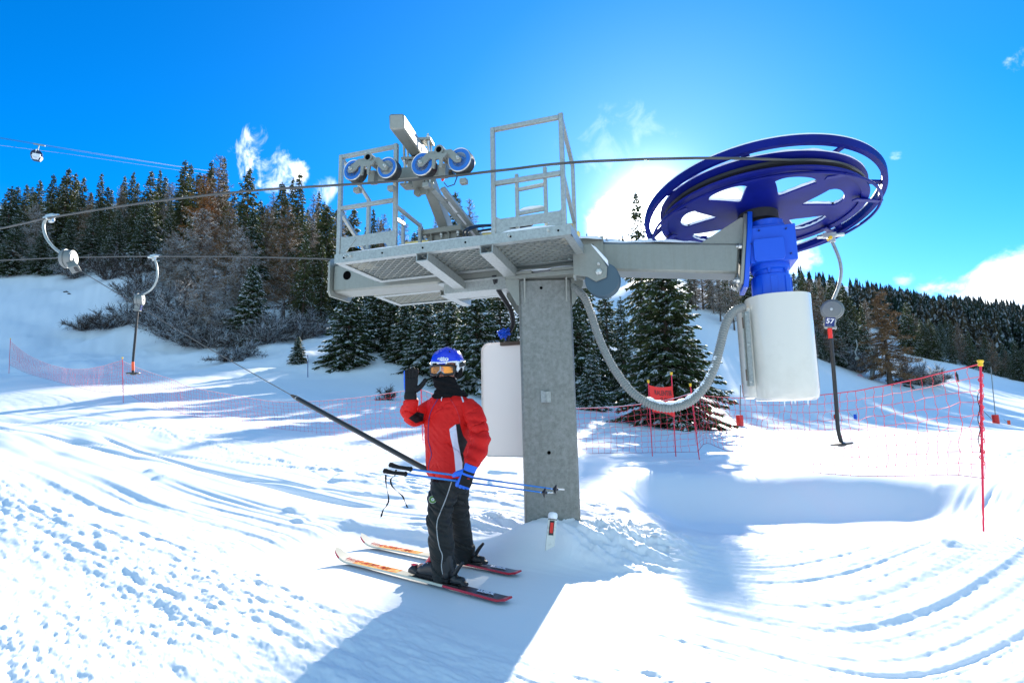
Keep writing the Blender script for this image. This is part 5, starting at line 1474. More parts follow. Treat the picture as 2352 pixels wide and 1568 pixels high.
def grid_thick(V, nu, nv, th, axis):
    F = [(i * (nv + 1) + j, (i + 1) * (nv + 1) + j, (i + 1) * (nv + 1) + j + 1, i * (nv + 1) + j + 1) for i in range(nu) for j in range(nv)]; N = len(V)
    V2 = V + [np.asarray(v) + axis * th for v in V]; F2 = F + [tuple(N + k for k in reversed(f)) for f in F]
    edge = [i * (nv + 1) for i in range(nu + 1)] + [nu * (nv + 1) + j for j in range(1, nv + 1)] + [i * (nv + 1) + nv for i in range(nu - 1, -1, -1)] + [j for j in range(nv - 1, 0, -1)]
    F2 += [(edge[k], edge[(k + 1) % len(edge)], edge[(k + 1) % len(edge)] + N, edge[k] + N) for k in range(len(edge))]
    return V2, F2
V2, F2 = grid_thick(V, nu, nv, .002, np.array([0, 1., 0])); mb = MB(); mb.add(V2, F2, 0, True); bcl = mb.build('banner_cloth', 'banner', bn)
def cloth_pt(s, t):
    i = min(nu - 1, max(0, int(s * nu))); j = min(nv - 1, max(0, int(t * nv))); fs, ft = s * nu - i, t * nv - j; g = lambda a, b: np.asarray(V[a * (nv + 1) + b])
    return (g(i, j) * (1 - fs) + g(i + 1, j) * fs) * (1 - ft) + (g(i, j + 1) * (1 - fs) + g(i + 1, j + 1) * fs) * ft
def cloth_text(txt, s0, s1, t0, t1, mat_, name):
    cu = bpy.data.curves.new(name, 'FONT'); cu.body = txt; cu.size = 1; cu.offset = .012
    tmp = bpy.data.objects.new(name, cu); COL.objects.link(tmp); dg = bpy.context.evaluated_depsgraph_get(); me = bpy.data.meshes.new_from_object(tmp.evaluated_get(dg)); bpy.data.objects.remove(tmp)
    xs = [v.co.x for v in me.vertices]; ys = [v.co.y for v in me.vertices]; x0, x1, y0, y1 = min(xs), max(xs), min(ys), max(ys)
    for v in me.vertices: v.co = cloth_pt(s0 + (s1 - s0) * (v.co.x - x0) / (x1 - x0), t1 + (t0 - t1) * (v.co.y - y0) / (y1 - y0)) - np.array([0, .004, 0])
    me.materials.clear(); me.materials.append(M[mat_]); o = bpy.data.objects.new(name, me); COL.objects.link(o); attach(o, bcl)
cloth_text('RALENTIR', .22, .95, .14, .33, 'black', 'lettering'); cloth_text('SLOW', .45, .90, .41, .60, 'black', 'lettering'); cloth_text('LANGSAM', .30, .96, .69, .86, 'black', 'lettering')
mb = MB(); q = [cloth_pt(.10, .90), cloth_pt(.38, .90), cloth_pt(.20, .55)]; q = [p - np.array([0, .004, 0]) for p in q]; mb.add(q + [p - np.array([0, .001, 0]) for p in q], [(0, 1, 2), (5, 4, 3), (0, 1, 4, 3), (1, 2, 5, 4), (2, 0, 3, 5)]); mb.build('yellow_triangle', 'capy', bcl)
mb = MB(); p0 = cloth_pt(.22, .66) - np.array([0, .006, 0]); p1 = cloth_pt(.22, .84) - np.array([0, .006, 0]); mb.beam(p0, p1, .006, .002); mb.build('exclamation_stroke', 'black', bcl)

# reflector post at the mast foot
rfp = empty('reflector_post', at(1262, 1250, 4.25), 'short white marker post with a red reflector leaning in the snow at the mast foot', 'marker post')
mb = MB(); ra, rb = at(1261.5, 1262, 4.22), at(1267.5, 1190, 4.27); rd = nrm(rb - ra); rs = nrm(np.cross(rd, [0, 1., 0])); rs = rs if rs[0] > 0 else -rs; rn = nrm(np.cross(rs, rd)); Lr = np.linalg.norm(rb - ra)
mb.prism([(-.032, -.012), (.036, .03), (.040, Lr), (-.028, Lr)], ra, rs, rd, .03)
rp_ = mb.build('post_body', 'reflw', rfp, bevel=.003)
vn = -rn if (rn @ (ra - EYE)) > 0 else rn
mb = MB(); mb.prism([(-.017, .105), (.020, .108), (.022, .215), (-.015, .215)], ra + vn * .0165, rs, rd, .004, 0); mb.build('reflector_frame', 'black', rp_)
mb = MB(); mb.prism([(-.010, .122), (.014, .124), (.015, .200), (-.009, .200)], ra + vn * .0195, rs, rd, .005, 0); mb.build('reflector', 'red', rp_)
mb = MB(); mb.prism([(-.029, Lr - .010), (.041, Lr - .010), (.041, Lr - .005), (-.029, Lr - .005)], ra + vn * .015, rs, rd, .006, 0); mb.build('black_band', 'black', rp_)
mb = MB(); mb.lathe([(.002, -.002), (.034, .0), (.038, .012), (.036, .035), (.026, .046), (.002, .05)], rb + rs * .006, rd, 20); mb.build('snow_cap', 'snowcap', rp_)

# ------------------------------------------------------------------ small things on the slopes
def snowlump(px, py, Y, r):
    pass


gb = empty('gondola_cabin', at(85, 365, 120), 'round dark gondola cabin with white panels hanging over the left wood', 'gondola')
c = at(84.5, 358, 120); gx = nrm([.85, .5, 0]); gy = nrm(np.cross([0, 0, 1.], gx))
mb = MB(); n = 20; V = []
prof = [(.30, -1.1), (.62, -1.08), (.80, -.8), (.98, -.2), (1.0, .2), (.88, .7), (.60, 1.05), (.25, 1.15)]
for (r_, z) in prof:
    for j in range(n):
        t = 2 * math.pi * j / n; cc, s2 = math.cos(t), math.sin(t); q = (abs(cc) ** 4 + abs(s2) ** 4) ** -.25; V.append(c + gx * 1.15 * r_ * cc * q + gy * 1.05 * r_ * s2 * q + E3 * z * 1.15)
FF = []; MI = []
for i in range(len(prof) - 1):
    for j in range(n):
        mb.add([V[i * n + j], V[i * n + (j + 1) % n], V[(i + 1) * n + (j + 1) % n], V[(i + 1) * n + j]], [(0, 1, 2, 3)], 1 if i in (1, 2) and (j % 5) != 2 else 0, True)
mb.add(V[:n], [tuple(range(n - 1, -1, -1))], 0); mb.add(V[-n:], [tuple(range(n))], 0)
M['gglass'] = mat('tinted_gondola_glass', (.01, .015, .05), .12, spec=.6)
mb.build('cabin', ['gglass', 'white'], gb)
gtop = at(90, 333, 120)
mb = MB(); mb.tube([c + E3 * 1.1, c + E3 * 1.9 + gx * .1, gtop - E3 * .1], .10, 8); mb.beam(gtop - gx * 1.1, gtop + gx * 1.1, .3, .22); mb.beam(c - gy * 1.12 + E3 * 1.2, c - gy * 1.12 - E3 * .1, .12, .1); mb.build('hanger_arm', 'galvl', gb)
mb = MB(); mb.box(c - gy * 1.2 - E3 * .35 + gx * .2, (1.5, .2, .8), (gx, gy, E3)); mb.build('ski_rack', 'white', gb)
for (pts, lab) in ((((-500, 268, 90), (0, 316, 112), (90, 331, 120), (250, 357, 140), (410, 382, 170), (520, 398, 200)), 'upper gondola cable crossing the sky at far left'), (((-500, 262, 90), (0, 318, 113), (95, 334, 121), (250, 359, 141), (410, 383, 171), (520, 399, 200)), 'thin second gondola cable just under the upper one'), (((-500, 300, 90), (0, 334, 112), (150, 353, 130), (410, 391, 170), (520, 408, 200)), 'lowest gondola cable, passing behind the cabin')):
    mb = MB(); mb.tube([at(*q) for q in pts], .035, 6); o = mb.build('gondola_cable', 'rope', None); tag(o, lab, 'cable', 'gondola cables')

# far drag-lift pylon and its rope hangers on the right slope
lt = empty('lift_pylon', at(1999, 878, 47), 'leaning grey lift pylon on the right slope beside the lone larch', 'pylon')
mb = MB(); b_, t_ = at(2000, 880, 47), at(2014, 792, 47); mb.tube([b_ - E3 * .5, b_, t_], [.22, .20, .13], 12); mb.beam(t_ - np.array([.75, 0, -.02]), t_ + np.array([.45, 0, .0]), .16, .16); mb.build('tube_mast', 'alu', lt)
mb = MB(); h = t_ - np.array([.65, 0, 0]); mb.tube(spline([h, h + [.03, 0, -.4], h + [.16, 0, -.8], h + [.05, 0, -1.1]], 5), .05, 6); mb.lathe([(.02, -.06), (.2, -.06), (.2, .06), (.02, .06)], h + [.05, 0, -1.2], (0, 1, 0), 12); mb.build('sheave_arm', 'galvl', lt)
hh = empty('far_hanger', at(1968, 800, 50), 'pale curved hanger in front of the trees left of the leaning pylon', 'tow bar')
mb = MB(); mb.tube(spline([at(1966, 780, 48), at(1969, 795, 48), at(1964, 808, 48), at(1969, 820, 48)], 5), .05, 6); mb.lathe([(.02, -.05), (.17, -.05), (.17, .05), (.02, .05)], at(1968, 823, 48), (.3, 1, 0), 12); mb.build('hanger_tube', 'galvl', hh)
fn = empty('far_net', at(1960, 870, 47), 'small red net lying on the snow left of the leaning pylon', 'net'); p_ = [at(1948, 874, 47), at(1974, 858, 47), at(1992, 872, 47)]
mb = MB()
for i in range(7):
    t = i / 6; mb.tube([p_[0] * (1 - t) + p_[1] * t, p_[0] * (1 - t) + p_[2] * t], .012, 4)
for i in range(5):
    t = i / 5; mb.tube([p_[0] * t + p_[1] * (1 - t), p_[2] * t + p_[1] * (1 - t)], .012, 4)
mb.build('net', 'netr', fn)


def on_slope(px, py, Y0=10, Y1=150, step=.25):
    """where the sight line meets the snow"""
    d = ray(px, py); Ys = np.arange(Y0, Y1, step); P = EYE[None] + d[None] * (Ys / d[1])[:, None]; h = zground(P[:, 0], P[:, 1])
    k = np.where(P[:, 2] < h)[0]
    return P[k[0]] if len(k) else P[-1]


def crossed(px, py, col, lab, h=1.1, poles=True, k=1.):
    p = on_slope(px, py); p = np.array([p[0], p[1], gz(p[0], p[1])]); s = p[1] / 15. * k
    r = empty('padded_marker', p, lab, 'slope marker', 'padded slope markers')
    mb = MB(); mb.cyl(p - E3 * .05, p + E3 * .30 * s, .16 * s * .6, 16); mb.lathe([(.098 * s, .0), (.10 * s, .05), (.10 * s, .26 * s), (.09 * s, .29 * s)], p + E3 * .02, (0, 0, 1), 16); mb.build('pad', col, r)
    mb = MB(); mb.tube([p, p + np.array([.10, 0, h]) * s], .014 * s, 6); mb.tube([p, p + np.array([-.55, 0, .62]) * s * .7], .010 * s, 6); mb.build('stake', 'alu', r)
crossed(1700, 978, 'red', 'red padded slope marker just left of the white motor cover', 1.15)
crossed(2288, 972, 'red', 'red padded marker with a thin pole right of the nearest red fence pole', 2.0, k=.8)
crossed(1919, 962, 'red', 'tiny orange-red marker beside the hanging black tow bar', .1, k=.4)
crossed(1965, 962, 'bluem', 'tiny blue marker with crossed sticks behind the right net', .4, k=.42)
crossed(2318, 975, 'orange', 'smallest orange marker low on the right edge of the slope', .2, k=.35)

pst = on_slope(707, 866, 15, 60); mb = MB(); tp = at(707, 815, pst[1]); mb.tube([pst - E3 * .2, pst, tp], .022, 8); mb.tube([tp - E3 * .35, tp - E3 * .22], .028, 8, 1); o = mb.build('snow_stake', ['signb', 'white'], None); tag(o, 'thin dark blue stake in the shaded snow below the little spruce', 'stake')
# tree stump
ps = on_slope(494, 778, 25, 60); mb = MB(); mb.tube([ps - E3 * .2, ps + E3 * .3, ps + E3 * .75], [.22, .19, .17], 12); o = mb.build('tree_stump', 'wood', None); tag(o, 'short dark tree stump in the brush on the left bank', 'stump')
# far skier, huts, rocks
pk = on_slope(2200, 877, 25, 120)
def tiny_skier(p, s, lab):
    mb = MB(); P = lambda x, z, y=0: np.array([p[0] + x * s, p[1] + y * s, p[2] + z * s])
    mb.tube([P(0, .02), P(-.05, .5), P(.03, .9)], [.07 * s, .10 * s, .14 * s], 8); mb.tube([P(.18, .02), P(.12, .5), P(.05, .9)], [.07 * s, .10 * s, .14 * s], 8)
    mb.tube([P(.04, .85), P(-.02, 1.2), P(-.05, 1.45)], [.16 * s, .2 * s, .12 * s], 10); mb.tube([P(-.05, 1.4), P(-.28, 1.1), P(-.42, 1.2)], [.07 * s, .06 * s, .05 * s], 6); mb.tube([P(.0, 1.4), P(.2, 1.1), P(.1, .95)], [.07 * s, .06 * s, .05 * s], 6)
    mb.tube([P(-.06, 1.44), P(-.07, 1.55), P(-.07, 1.68), P(-.07, 1.76)], [.06 * s, .10 * s, .11 * s, .05 * s], 8)
    o = mb.build('person', 'black', None); tag(o, lab, 'person')
tiny_skier(pk, .62, 'person in dark clothes skiing far off on the right slope')
for (a, b, lab, roof) in ((2292, 858, 'dark wooden hut at the foot of the far wood', 'wood'), (2330, 862, 'low hut with a snow-white roof at the far right edge', 'snowcap')):
    p = on_slope(a, b, 30, 160); w_ = (19 if roof == 'wood' else 25) / 1200 * p[1]; r = empty('hut', p, lab, 'hut', 'huts below the far wood'); h_ = 15 / 1200 * p[1]
    mb = MB(); mb.box(p + E3 * h_ * .35, (w_, w_ * .8, h_ * .9)); ho_ = mb.build('wall', 'wood', r)
    mb = MB(); mb.prism([(-w_ * .6, 0), (w_ * .6, 0), (w_ * .58, .2), (0, .55), (-w_ * .58, .2)], p + E3 * h_ * .8, (1, 0, 0), (0, 0, 1), w_); mb.build('roof', roof, r)
    mb = MB(); mb.box(p + E3 * h_ * .3 - np.array([0, w_ * .41, 0]), (w_ * .25, .05, h_ * .5)); mb.build('door', 'black', r)
M['rock'] = mat('dark_rock', (.05, .048, .045), .9, bump=(3, .6, 5, .1))
for i, (a, b, r_) in enumerate([(2062, 878, 9), (2040, 876, 6), (2052, 879, 5), (2085, 889, 8), (2078, 886, 5), (2096, 893, 4), (150, 672, 6), (160, 676, 4)]):
    p = on_slope(a, b, 25, 120); rad = r_ / 1200 * p[1]; mb = MB(); V = []; g = np.random.RandomState(i)
    for z in range(6):
        for k in range(9):
            t = 2 * math.pi * k / 9; q = math.sin(math.pi * (z + .5) / 6); V.append(p + np.array([math.cos(t) * q * rad * 1.5, math.sin(t) * q * rad, (math.cos(math.pi * (z + .5) / 6)) * rad * .5]) + g.randn(3) * rad * .16)
    mb.add(V, [(z * 9 + k, (z + 1) * 9 + k, (z + 1) * 9 + (k + 1) % 9, z * 9 + (k + 1) % 9) for z in range(5) for k in range(9)] + [tuple(range(8, -1, -1)), tuple(45 + k for k in range(9))]); o = mb.build('rock', 'rock', None)
    tag(o, ['biggest dark rock at the foot of the lone larch', 'dark rock left of the larch trunk', 'small dark rock between two others under the larch', 'dark rock lying apart, right of the lone larch', 'small rock touching the one right of the larch', 'smallest rock furthest right of the larch', 'dark rock on the upper left slope', 'small rock beside the one on the upper left slope'][i], 'rock', 'rocks on the snow')

# ------------------------------------------------------------------ the skier
M['jred'] = mat('red_jacket_nylon', (.62, .008, .006), .62, spec=.25, bump=(26, .5, 5, .006))
def jacket_mat():
    m = mat('ski_jacket_nylon', (.62, .008, .006), .62, spec=.25, bump=(26, .5, 5, .006)); t = NT(m.node_tree); b = m.node_tree.nodes['Principled BSDF']
    col = (.62, .008, .006)
    for att, c2 in (('panel_black', (.012, .012, .014)), ('panel_white', (.66, .66, .78))):
        a = t.n('ShaderNodeAttribute', attribute_name=att); mr = t.n('ShaderNodeMapRange', clamp=True, x1=-.35, x2=.35); t.l(a.outputs['Fac'], mr, 0, 0); col = t.mix(mr.outputs[0], col, c2)
    m.node_tree.links.new(col, b.inputs['Base Color']); return m


M['jacket'] = jacket_mat()
M['jblack'] = mat('black_jacket_panel', (.012, .012, .014), .7, spec=.2, bump=(26, .5, 5, .006))
M['jwhite'] = mat('white_jacket_panel', (.70, .70, .80), .6, spec=.25, bump=(26, .5, 5, .006))
M['pants'] = mat('black_ski_trousers', (.016, .017, .016), .6, spec=.3, bump=(22, .7, 5, .008))
M['skin'] = mat('skin', (.62, .28, .20), .5)
M['lip'] = mat('lip', (.50, .13, .11), .5)
M['fleece'] = mat('black_fleece', (.010, .010, .011), .95, spec=.1, bump=(80, .5, 4, .004))
M['gblack'] = mat('black_glove', (.012, .012, .013), .7, spec=.2, bump=(60, .4, 4, .003))
M['gblue'] = mat('blue_glove_fabric', (.01, .13, .68), .6, bump=(60, .4, 4, .003))
M['helm'] = mat('blue_helmet', (.008, .035, .62), .25, coat=.4)
M['helmw'] = mat('white_helmet_shell', (.72, .76, .80), .25, coat=.3)
M['lens'] = mat('orange_goggle_lens', (.95, .30, .02), .12, metal=.35, coat=.6, var=((.30, .10, .02), 14, .45, .6))
M['piping'] = mat('reflective_piping', (.42, .42, .42), .4)
M['skitop'] = mat('ski_cream_top', (.72, .66, .52), .3, coat=.2, bump=(60, .3, 4, .002))
M['skitop2'] = mat('ski_orange_graphic', (.85, .22, .03), .3, coat=.2, var=((.80, .62, .20), 26, .42, .58))
M['skidark'] = mat('ski_dark_tail', (.05, .03, .035), .3, coat=.2)
M['skired'] = mat('ski_red_edge', (.55, .01, .03), .3, coat=.2)
M['patch'] = mat('green_badge', (.10, .22, .03), .6)
M['polesh'] = mat('blue_ski_pole_shaft', (.05, .22, .60), .22, metal=.6, coat=.3)
M['buckle'] = mat('silver_buckle', (.6, .62, .65), .25, metal=.8)


def remesh(mb, name, mats, voxel, parent, disp=None, pick=None, smooth_it=1):
    tmp = mb.build(name, mats[0], None)
    r = tmp.modifiers.new('r', 'REMESH'); r.mode = 'VOXEL'; r.voxel_size = voxel
    s = tmp.modifiers.new('s', 'SMOOTH'); s.factor = .5; s.iterations = smooth_it
    dg = bpy.context.evaluated_depsgraph_get(); me = bpy.data.meshes.new_from_object(tmp.evaluated_get(dg)); bpy.data.objects.remove(tmp)
    n = len(me.vertices); co = np.empty(n * 3); me.vertices.foreach_get('co', co); co = co.reshape(-1, 3)
    no = np.empty(n * 3); me.vertices.foreach_get('normal', no); no = no.reshape(-1, 3)
    if disp is not None: co = co + no * disp(co)[:, None]; me.vertices.foreach_set('co', co.ravel())
    me.materials.clear()
    for q in mats: me.materials.append(M[q])
    me.polygons.foreach_set('use_smooth', np.ones(len(me.polygons), bool))
    if pick is not None:
        m = len(me.polygons); fc = np.empty(m * 3); me.polygons.foreach_get('center', fc); fc = fc.reshape(-1, 3); fn_ = np.empty(m * 3); me.polygons.foreach_get('normal', fn_); fn_ = fn_.reshape(-1, 3)
        me.polygons.foreach_set('material_index', pick(fc, fn_).astype(np.int32))
    me.update(); me.name = name
    o = bpy.data.objects.new(name, me); COL.objects.link(o)
    if parent is not None: attach(o, parent)
    return o


def ringloft(mb, rings, n=28, e=2.3):
    """rings: (centre, axis a * half width, axis b * half depth)"""
    V = []
    for (c, a, b) in rings:
        for j in range(n):
            t = 2 * math.pi * j / n; cc, s = math.cos(t), math.sin(t); q = (abs(cc) ** e + abs(s) ** e) ** (-1 / e)
            V.append(np.asarray(c) + np.asarray(a) * cc * q + np.asarray(b) * s * q)
    k = len(rings)
    mb.add(V, [(i * n + j, i * n + (j + 1) % n, (i + 1) * n + (j + 1) % n, (i + 1) * n + j) for i in range(k - 1) for j in range(n)] + [tuple(range(n - 1, -1, -1)), tuple((k - 1) * n + j for j in range(n))], 0, True)


def limb(mb, pts, n=16):
    P = [np.append(at(x, y, Y), r) for x, y, Y, r in pts]; S = spline(P, 5); S = np.array(S)
    c = S[:, :3]; r = S[:, 3]
    # rounded ends
    d0 = nrm(c[0] - c[1]); d1 = nrm(c[-1] - c[-2])
    c = np.vstack([c[0] + d0 * r[0] * .5, c[0] + d0 * r[0] * .3, c, c[-1] + d1 * r[-1] * .3, c[-1] + d1 * r[-1] * .5]); r = np.concatenate([[r[0] * .35, r[0] * .8], r, [r[-1] * .8, r[-1] * .35]])
    mb.tube(c, r, n)


fT = nrm([-.62, -.78, 0]); sT = np.array([.78, -.62, 0.])
LARM = [(1072, 932, 3.90, .060), (1087, 950, 3.86, .070), (1098, 982, 3.80, .068), (1102, 1016, 3.74, .064), (1092, 1048, 3.68, .056), (1080, 1066, 3.63, .048)]
RARM = [(992, 936, 4.12, .066), (970, 950, 4.06, .068), (948, 958, 3.99, .066), (940, 945, 3.93, .062), (943, 929, 3.89, .055), (946, 919, 3.87, .047)]
TORSO = [(1027, 902, .075, .07), (1029, 910, .13, .095), (1031, 922, .185, .115), (1031, 942, .205, .13), (1030, 980, .198, .145), (1030, 1025, .184, .145), (1033, 1062, .182, .146), (1035, 1084, .186, .15), (1036, 1092, .172, .138)]
LLEG = [(1024, 1112, 3.96, .108), (1014, 1150, 3.93, .110), (1009, 1196, 3.90, .096), (1014, 1250, 3.90, .093), (1019, 1296, 3.92, .091), (1021, 1326, 3.93, .092)]
RLEG = [(1046, 1112, 4.06, .100), (1048, 1150, 4.14, .102), (1054, 1196, 4.24, .092), (1062, 1240, 4.34, .086), (1068, 1276, 4.42, .088), (1070, 1286, 4.43, .088)]
root_p = empty('person', at(1020, 1352, 4.05), 'skier in red jacket and blue helmet, waving, ski poles in the lower hand', 'person')
# --- body: one continuous figure inside the clothes
bd = MB()
def inset(L, d): return [(x, y, Y, max(.03, r - d)) for x, y, Y, r in L]
ringloft(bd, [(at(x, y, 4.0), sT * max(.05, a - .03), fT * max(.045, b - .03)) for x, y, a, b in TORSO])
for L, d in ((LARM, .028), (RARM, .024), (LLEG, .032), (RLEG, .03)): limb(bd, inset(L, d))
for a, b in ((at(1078, 1072, 3.625), at(1073, 1084, 3.622)), (at(946, 921, 3.875), at(946.5, 902, 3.868))): bd.tube([a, b], [.022, .018], 10)
for a, s_ in ((np.array([-.575, 3.936, .30]), 0), (np.array([-.46, 4.45, .30]), 0)): bd.tube([a - SKI * .08, a + SKI * .16], [.035, .035], 10)
ringloft(bd, [(at(1034, 1080, 4.0), sT * .13, fT * .10), (at(1034, 1110, 4.0), sT * .14, fT * .11), (at(1034, 1128, 4.0), sT * .08, fT * .08)])
bd.tube([at(1029, 905, 3.99), at(1027, 880, 3.96), at(1026, 860, 3.96)], [.06, .055, .055], 14)
nf = nrm([-.16, -.98, -.04]); hr_ = nrm(np.cross(nf, E3)); hu_ = np.cross(hr_, nf)      # face forward, its right-hand axis, up
hr_ = -hr_ if hr_[0] < 0 else hr_
HC = at(1025, 842, 3.97)
n = 20; V = []
for i in range(13):
    z = math.cos(math.pi * (i + .5) / 13); q = math.sqrt(1 - z * z)
    for j in range(n):
        t = 2 * math.pi * j / n; x, y = math.cos(t) * q, math.sin(t) * q
        w = .078 * (1 - .18 * (z < 0) * abs(z)); dpt = .098
        p = HC + hr_ * x * w + nf * y * dpt + hu_ * z * .118
        V.append(p)
bd.add(V, [(i * n + j, i * n + (j + 1) % n, (i + 1) * n + (j + 1) % n, (i + 1) * n + j) for i in range(12) for j in range(n)] + [tuple(range(n)), tuple(range(12 * n + n - 1, 12 * n - 1, -1))], 0, True)
nz0 = HC + nf * .088 + hu_ * .012; nz1 = HC + nf * .112 - hu_ * .030
bd.tube([nz0, (nz0 + nz1) / 2 + nf * .004, nz1, nz1 - hu_ * .012 - nf * .012], [.008, .011, .015, .011], 10)
for s_ in (-1, 1): bd.tube([nz1 - nf * .012 + hr_ * s_ * .010 - hu_ * .004, nz1 - nf * .006 + hr_ * s_ * .013 - hu_ * .004], [.008, .008], 8); bd.tube([HC + nf * .078 + hr_ * s_ * .026 - hu_ * .022, HC + nf * .075 + hr_ * s_ * .030 - hu_ * .034], [.016, .014], 8); bd.tube([HC + hr_ * s_ * .076 + hu_ * .01, HC + hr_ * s_ * .084 - hu_ * .03], [.012, .012], 8)
bd.tube([HC + nf * .092 - hu_ * .058 - hr_ * .022, HC + nf * .099 - hu_ * .056, HC + nf * .092 - hu_ * .058 + hr_ * .022], [.005, .008, .005], 8)
remesh(bd, 'body', ['skin', 'lip'], .0065, root_p, pick=lambda c, n_: ((np.abs((c - HC) @ hu_ + .057) < .008) & ((c - HC) @ nf > .088)).astype(int))
# --- jacket
def jfold(co):
    x, y, z = co.T
    t = fbm((x + y * .6) * 9, z * 20 + (x - y) * 12, 3, .6) * .006 - .020 * np.exp(-np.abs(fbm(x * 7 + z * 9, z * 13 - (x - y) * 6 + 5, 2)) * 16) * sstep(vnoise(x * 5 + 3, z * 6), -.25, .1) + .006
    arm = sstep(x, -.36, -.28) * sstep(1.5 - z, -.1, .2)
    t = t + .008 * np.sin(z * 70 + x * 12 + 4 * vnoise(x * 9, z * 9)) * arm * sstep(vnoise(z * 9, x * 7 + 2), -.15, .2)
    t = t + .004 * fbm(x * 26, z * 30 + y * 9, 2)
    return t
def inpoly(px, py, poly):
    inside = np.zeros(len(px), bool); k = len(poly)
    for i in range(k):
        x0, y0 = poly[i]; x1, y1 = poly[(i + 1) % k]
        c = ((y0 > py) != (y1 > py)) & (px < (x1 - x0) * (py - y0) / ((y1 - y0) or 1e-9) + x0); inside ^= c
    return inside
def projv(c):
    d = c - EYE; z = d @ FW; return 1176 + FPX * (d @ RT) / z, 784 - FPX * (d @ UP) / z
WHITE = [(1032, 985), (1047, 974), (1052, 1015), (1062, 1062), (1062, 1084), (1047, 1086), (1043, 1040), (1035, 1005)]
BLACK = [(1047, 974), (1056, 972), (1064, 1000), (1074, 1014), (1064, 1040), (1070, 1084), (1062, 1084), (1062, 1062), (1052, 1015)]
BLACK2 = [(938, 960), (958, 945), (974, 950), (972, 966), (955, 972)]
SH = [(1056, 903), (1060, 905), (1066, 922), (1063, 924)]
def polydist(px, py, poly):
    """signed distance to a panel's outline, positive inside"""
    d = np.full(len(px), 1e9); k = len(poly)
    for i in range(k):
        x0, y0 = poly[i]; x1, y1 = poly[(i + 1) % k]; vx, vy = x1 - x0, y1 - y0; t = np.clip(((px - x0) * vx + (py - y0) * vy) / (vx * vx + vy * vy), 0, 1)
        d = np.minimum(d, np.hypot(px - x0 - t * vx, py - y0 - t * vy))
    return np.where(inpoly(px, py, poly), d, -d)
jk = MB()
ringloft(jk, [(at(x, y, 4.0), sT * a, fT * b) for x, y, a, b in TORSO])
limb(jk, LARM); limb(jk, RARM)
ja = remesh(jk, 'jacket', ['jacket'], .0046, root_p, jfold)
me = ja.data; nv_ = len(me.vertices); co = np.empty(nv_ * 3); me.vertices.foreach_get('co', co); co = co.reshape(-1, 3); no = np.empty(nv_ * 3); me.vertices.foreach_get('normal', no); no = no.reshape(-1, 3)
px_, py_ = projv(co); fr_ = np.where(no @ nrm(EYE - np.array([-.5, 4, 1.2])) > -.15, 0., -50.)
for nm, polys in (('panel_black', (BLACK, BLACK2)), ('panel_white', (WHITE, SH))):
    at_ = me.attributes.new(nm, 'FLOAT', 'POINT'); at_.data.foreach_set('value', (np.maximum(polydist(px_, py_, polys[0]), polydist(px_, py_, polys[1])) + fr_).astype(np.float32))


def bvh(o):
    me = o.data; dg = bpy.context.evaluated_depsgraph_get(); bm_v = [o.parent.location * 0 + v.co for v in me.vertices]
    return BVHTree.FromPolygons([tuple(v.co) for v in me.vertices], [tuple(p.vertices) for p in me.polygons])


def on_surface(tree, px, py, off=.0):
    d = nrm(ray(px, py)); hit = tree.ray_cast(Vector(EYE), Vector(d))
    if hit[0] is None: return None, None
    nn = np.array(hit[1]); nn = nn if nn @ d < 0 else -nn
    return np.array(hit[0]) + nn * off, nn
def seam(tree, pts, r, name, mat_, par, off=.001):
    P = [on_surface(tree, *q, off)[0] for q in [tuple(a) for a in spline([np.array([x, y, 0.]) for x, y in pts], 6) for a in [a[:2]]]]
    P = [p for p in P if p is not None]
    mb = MB(); mb.tube(P, r, 6); return mb.build(name, mat_, par)
jt = bvh(ja)
seam(jt, [(1007, 914), (1001, 924), (992, 940), (986, 960), (984, 985), (984, 1010), (989, 1030), (991, 1045), (986, 1062), (984, 1080)], .0032, 'zip', 'signb', ja)
seam(jt, [(1035, 917), (1046, 935), (1054, 955), (1057, 972)], .0022, 'seam', 'skired', ja); seam(jt, [(984, 1078), (1000, 1082), (1030, 1085), (1060, 1084)], .003, 'hem_seam', 'skired', ja)
p_, n_ = on_surface(jt, 1014, 921, .002); mb = MB(); mb.tube([p_, p_ + E3 * .015, p_ + E3 * .03 + hr_ * .006], [.002, .0035, .002], 6); mb.build('chest_mark', 'jwhite', ja)
# --- trousers
tr = MB()
ringloft(tr, [(at(1035, 1078, 4.0), sT * .15, fT * .12), (at(1035, 1092, 4.0), sT * .155, fT * .125), (at(1034, 1112, 4.0), sT * .165, fT * .13), (at(1034, 1130, 4.01), sT * .13, fT * .12)])
def leg(mb, L):
    P = np.array(spline([np.append(at(x, y, Y), r) for x, y, Y, r in L], 5)); mb.tube(P[:, :3], P[:, 3], 20)
leg(tr, LLEG); leg(tr, RLEG)
def tfold(co):
    x, y, z = co.T; k = np.exp(-((z - .72) / .13) ** 2) + np.exp(-((z - .36) / .08) ** 2) * .9 + .45
    return (fbm((x - y) * 6, z * 17 + x * 9, 3, .55) * .012 + .003 * np.sin(z * 52 + 7 * vnoise(x * 8, z * 7) + x * 14) - .016 * np.exp(-np.abs(fbm(x * 6 + 9 + z * 5, z * 15 + (x - y) * 7, 2)) * 14)) * k
tro = remesh(tr, 'trousers', ['pants'], .0068, root_p, tfold)
tt = bvh(tro)
seam(tt, [(1037, 1106), (1031, 1125), (1022, 1150), (1012, 1175), (1004, 1198), (1004, 1225), (1009, 1255), (1016, 1275), (1014, 1300), (1019, 1326)], .0035, 'piping', 'piping', tro)
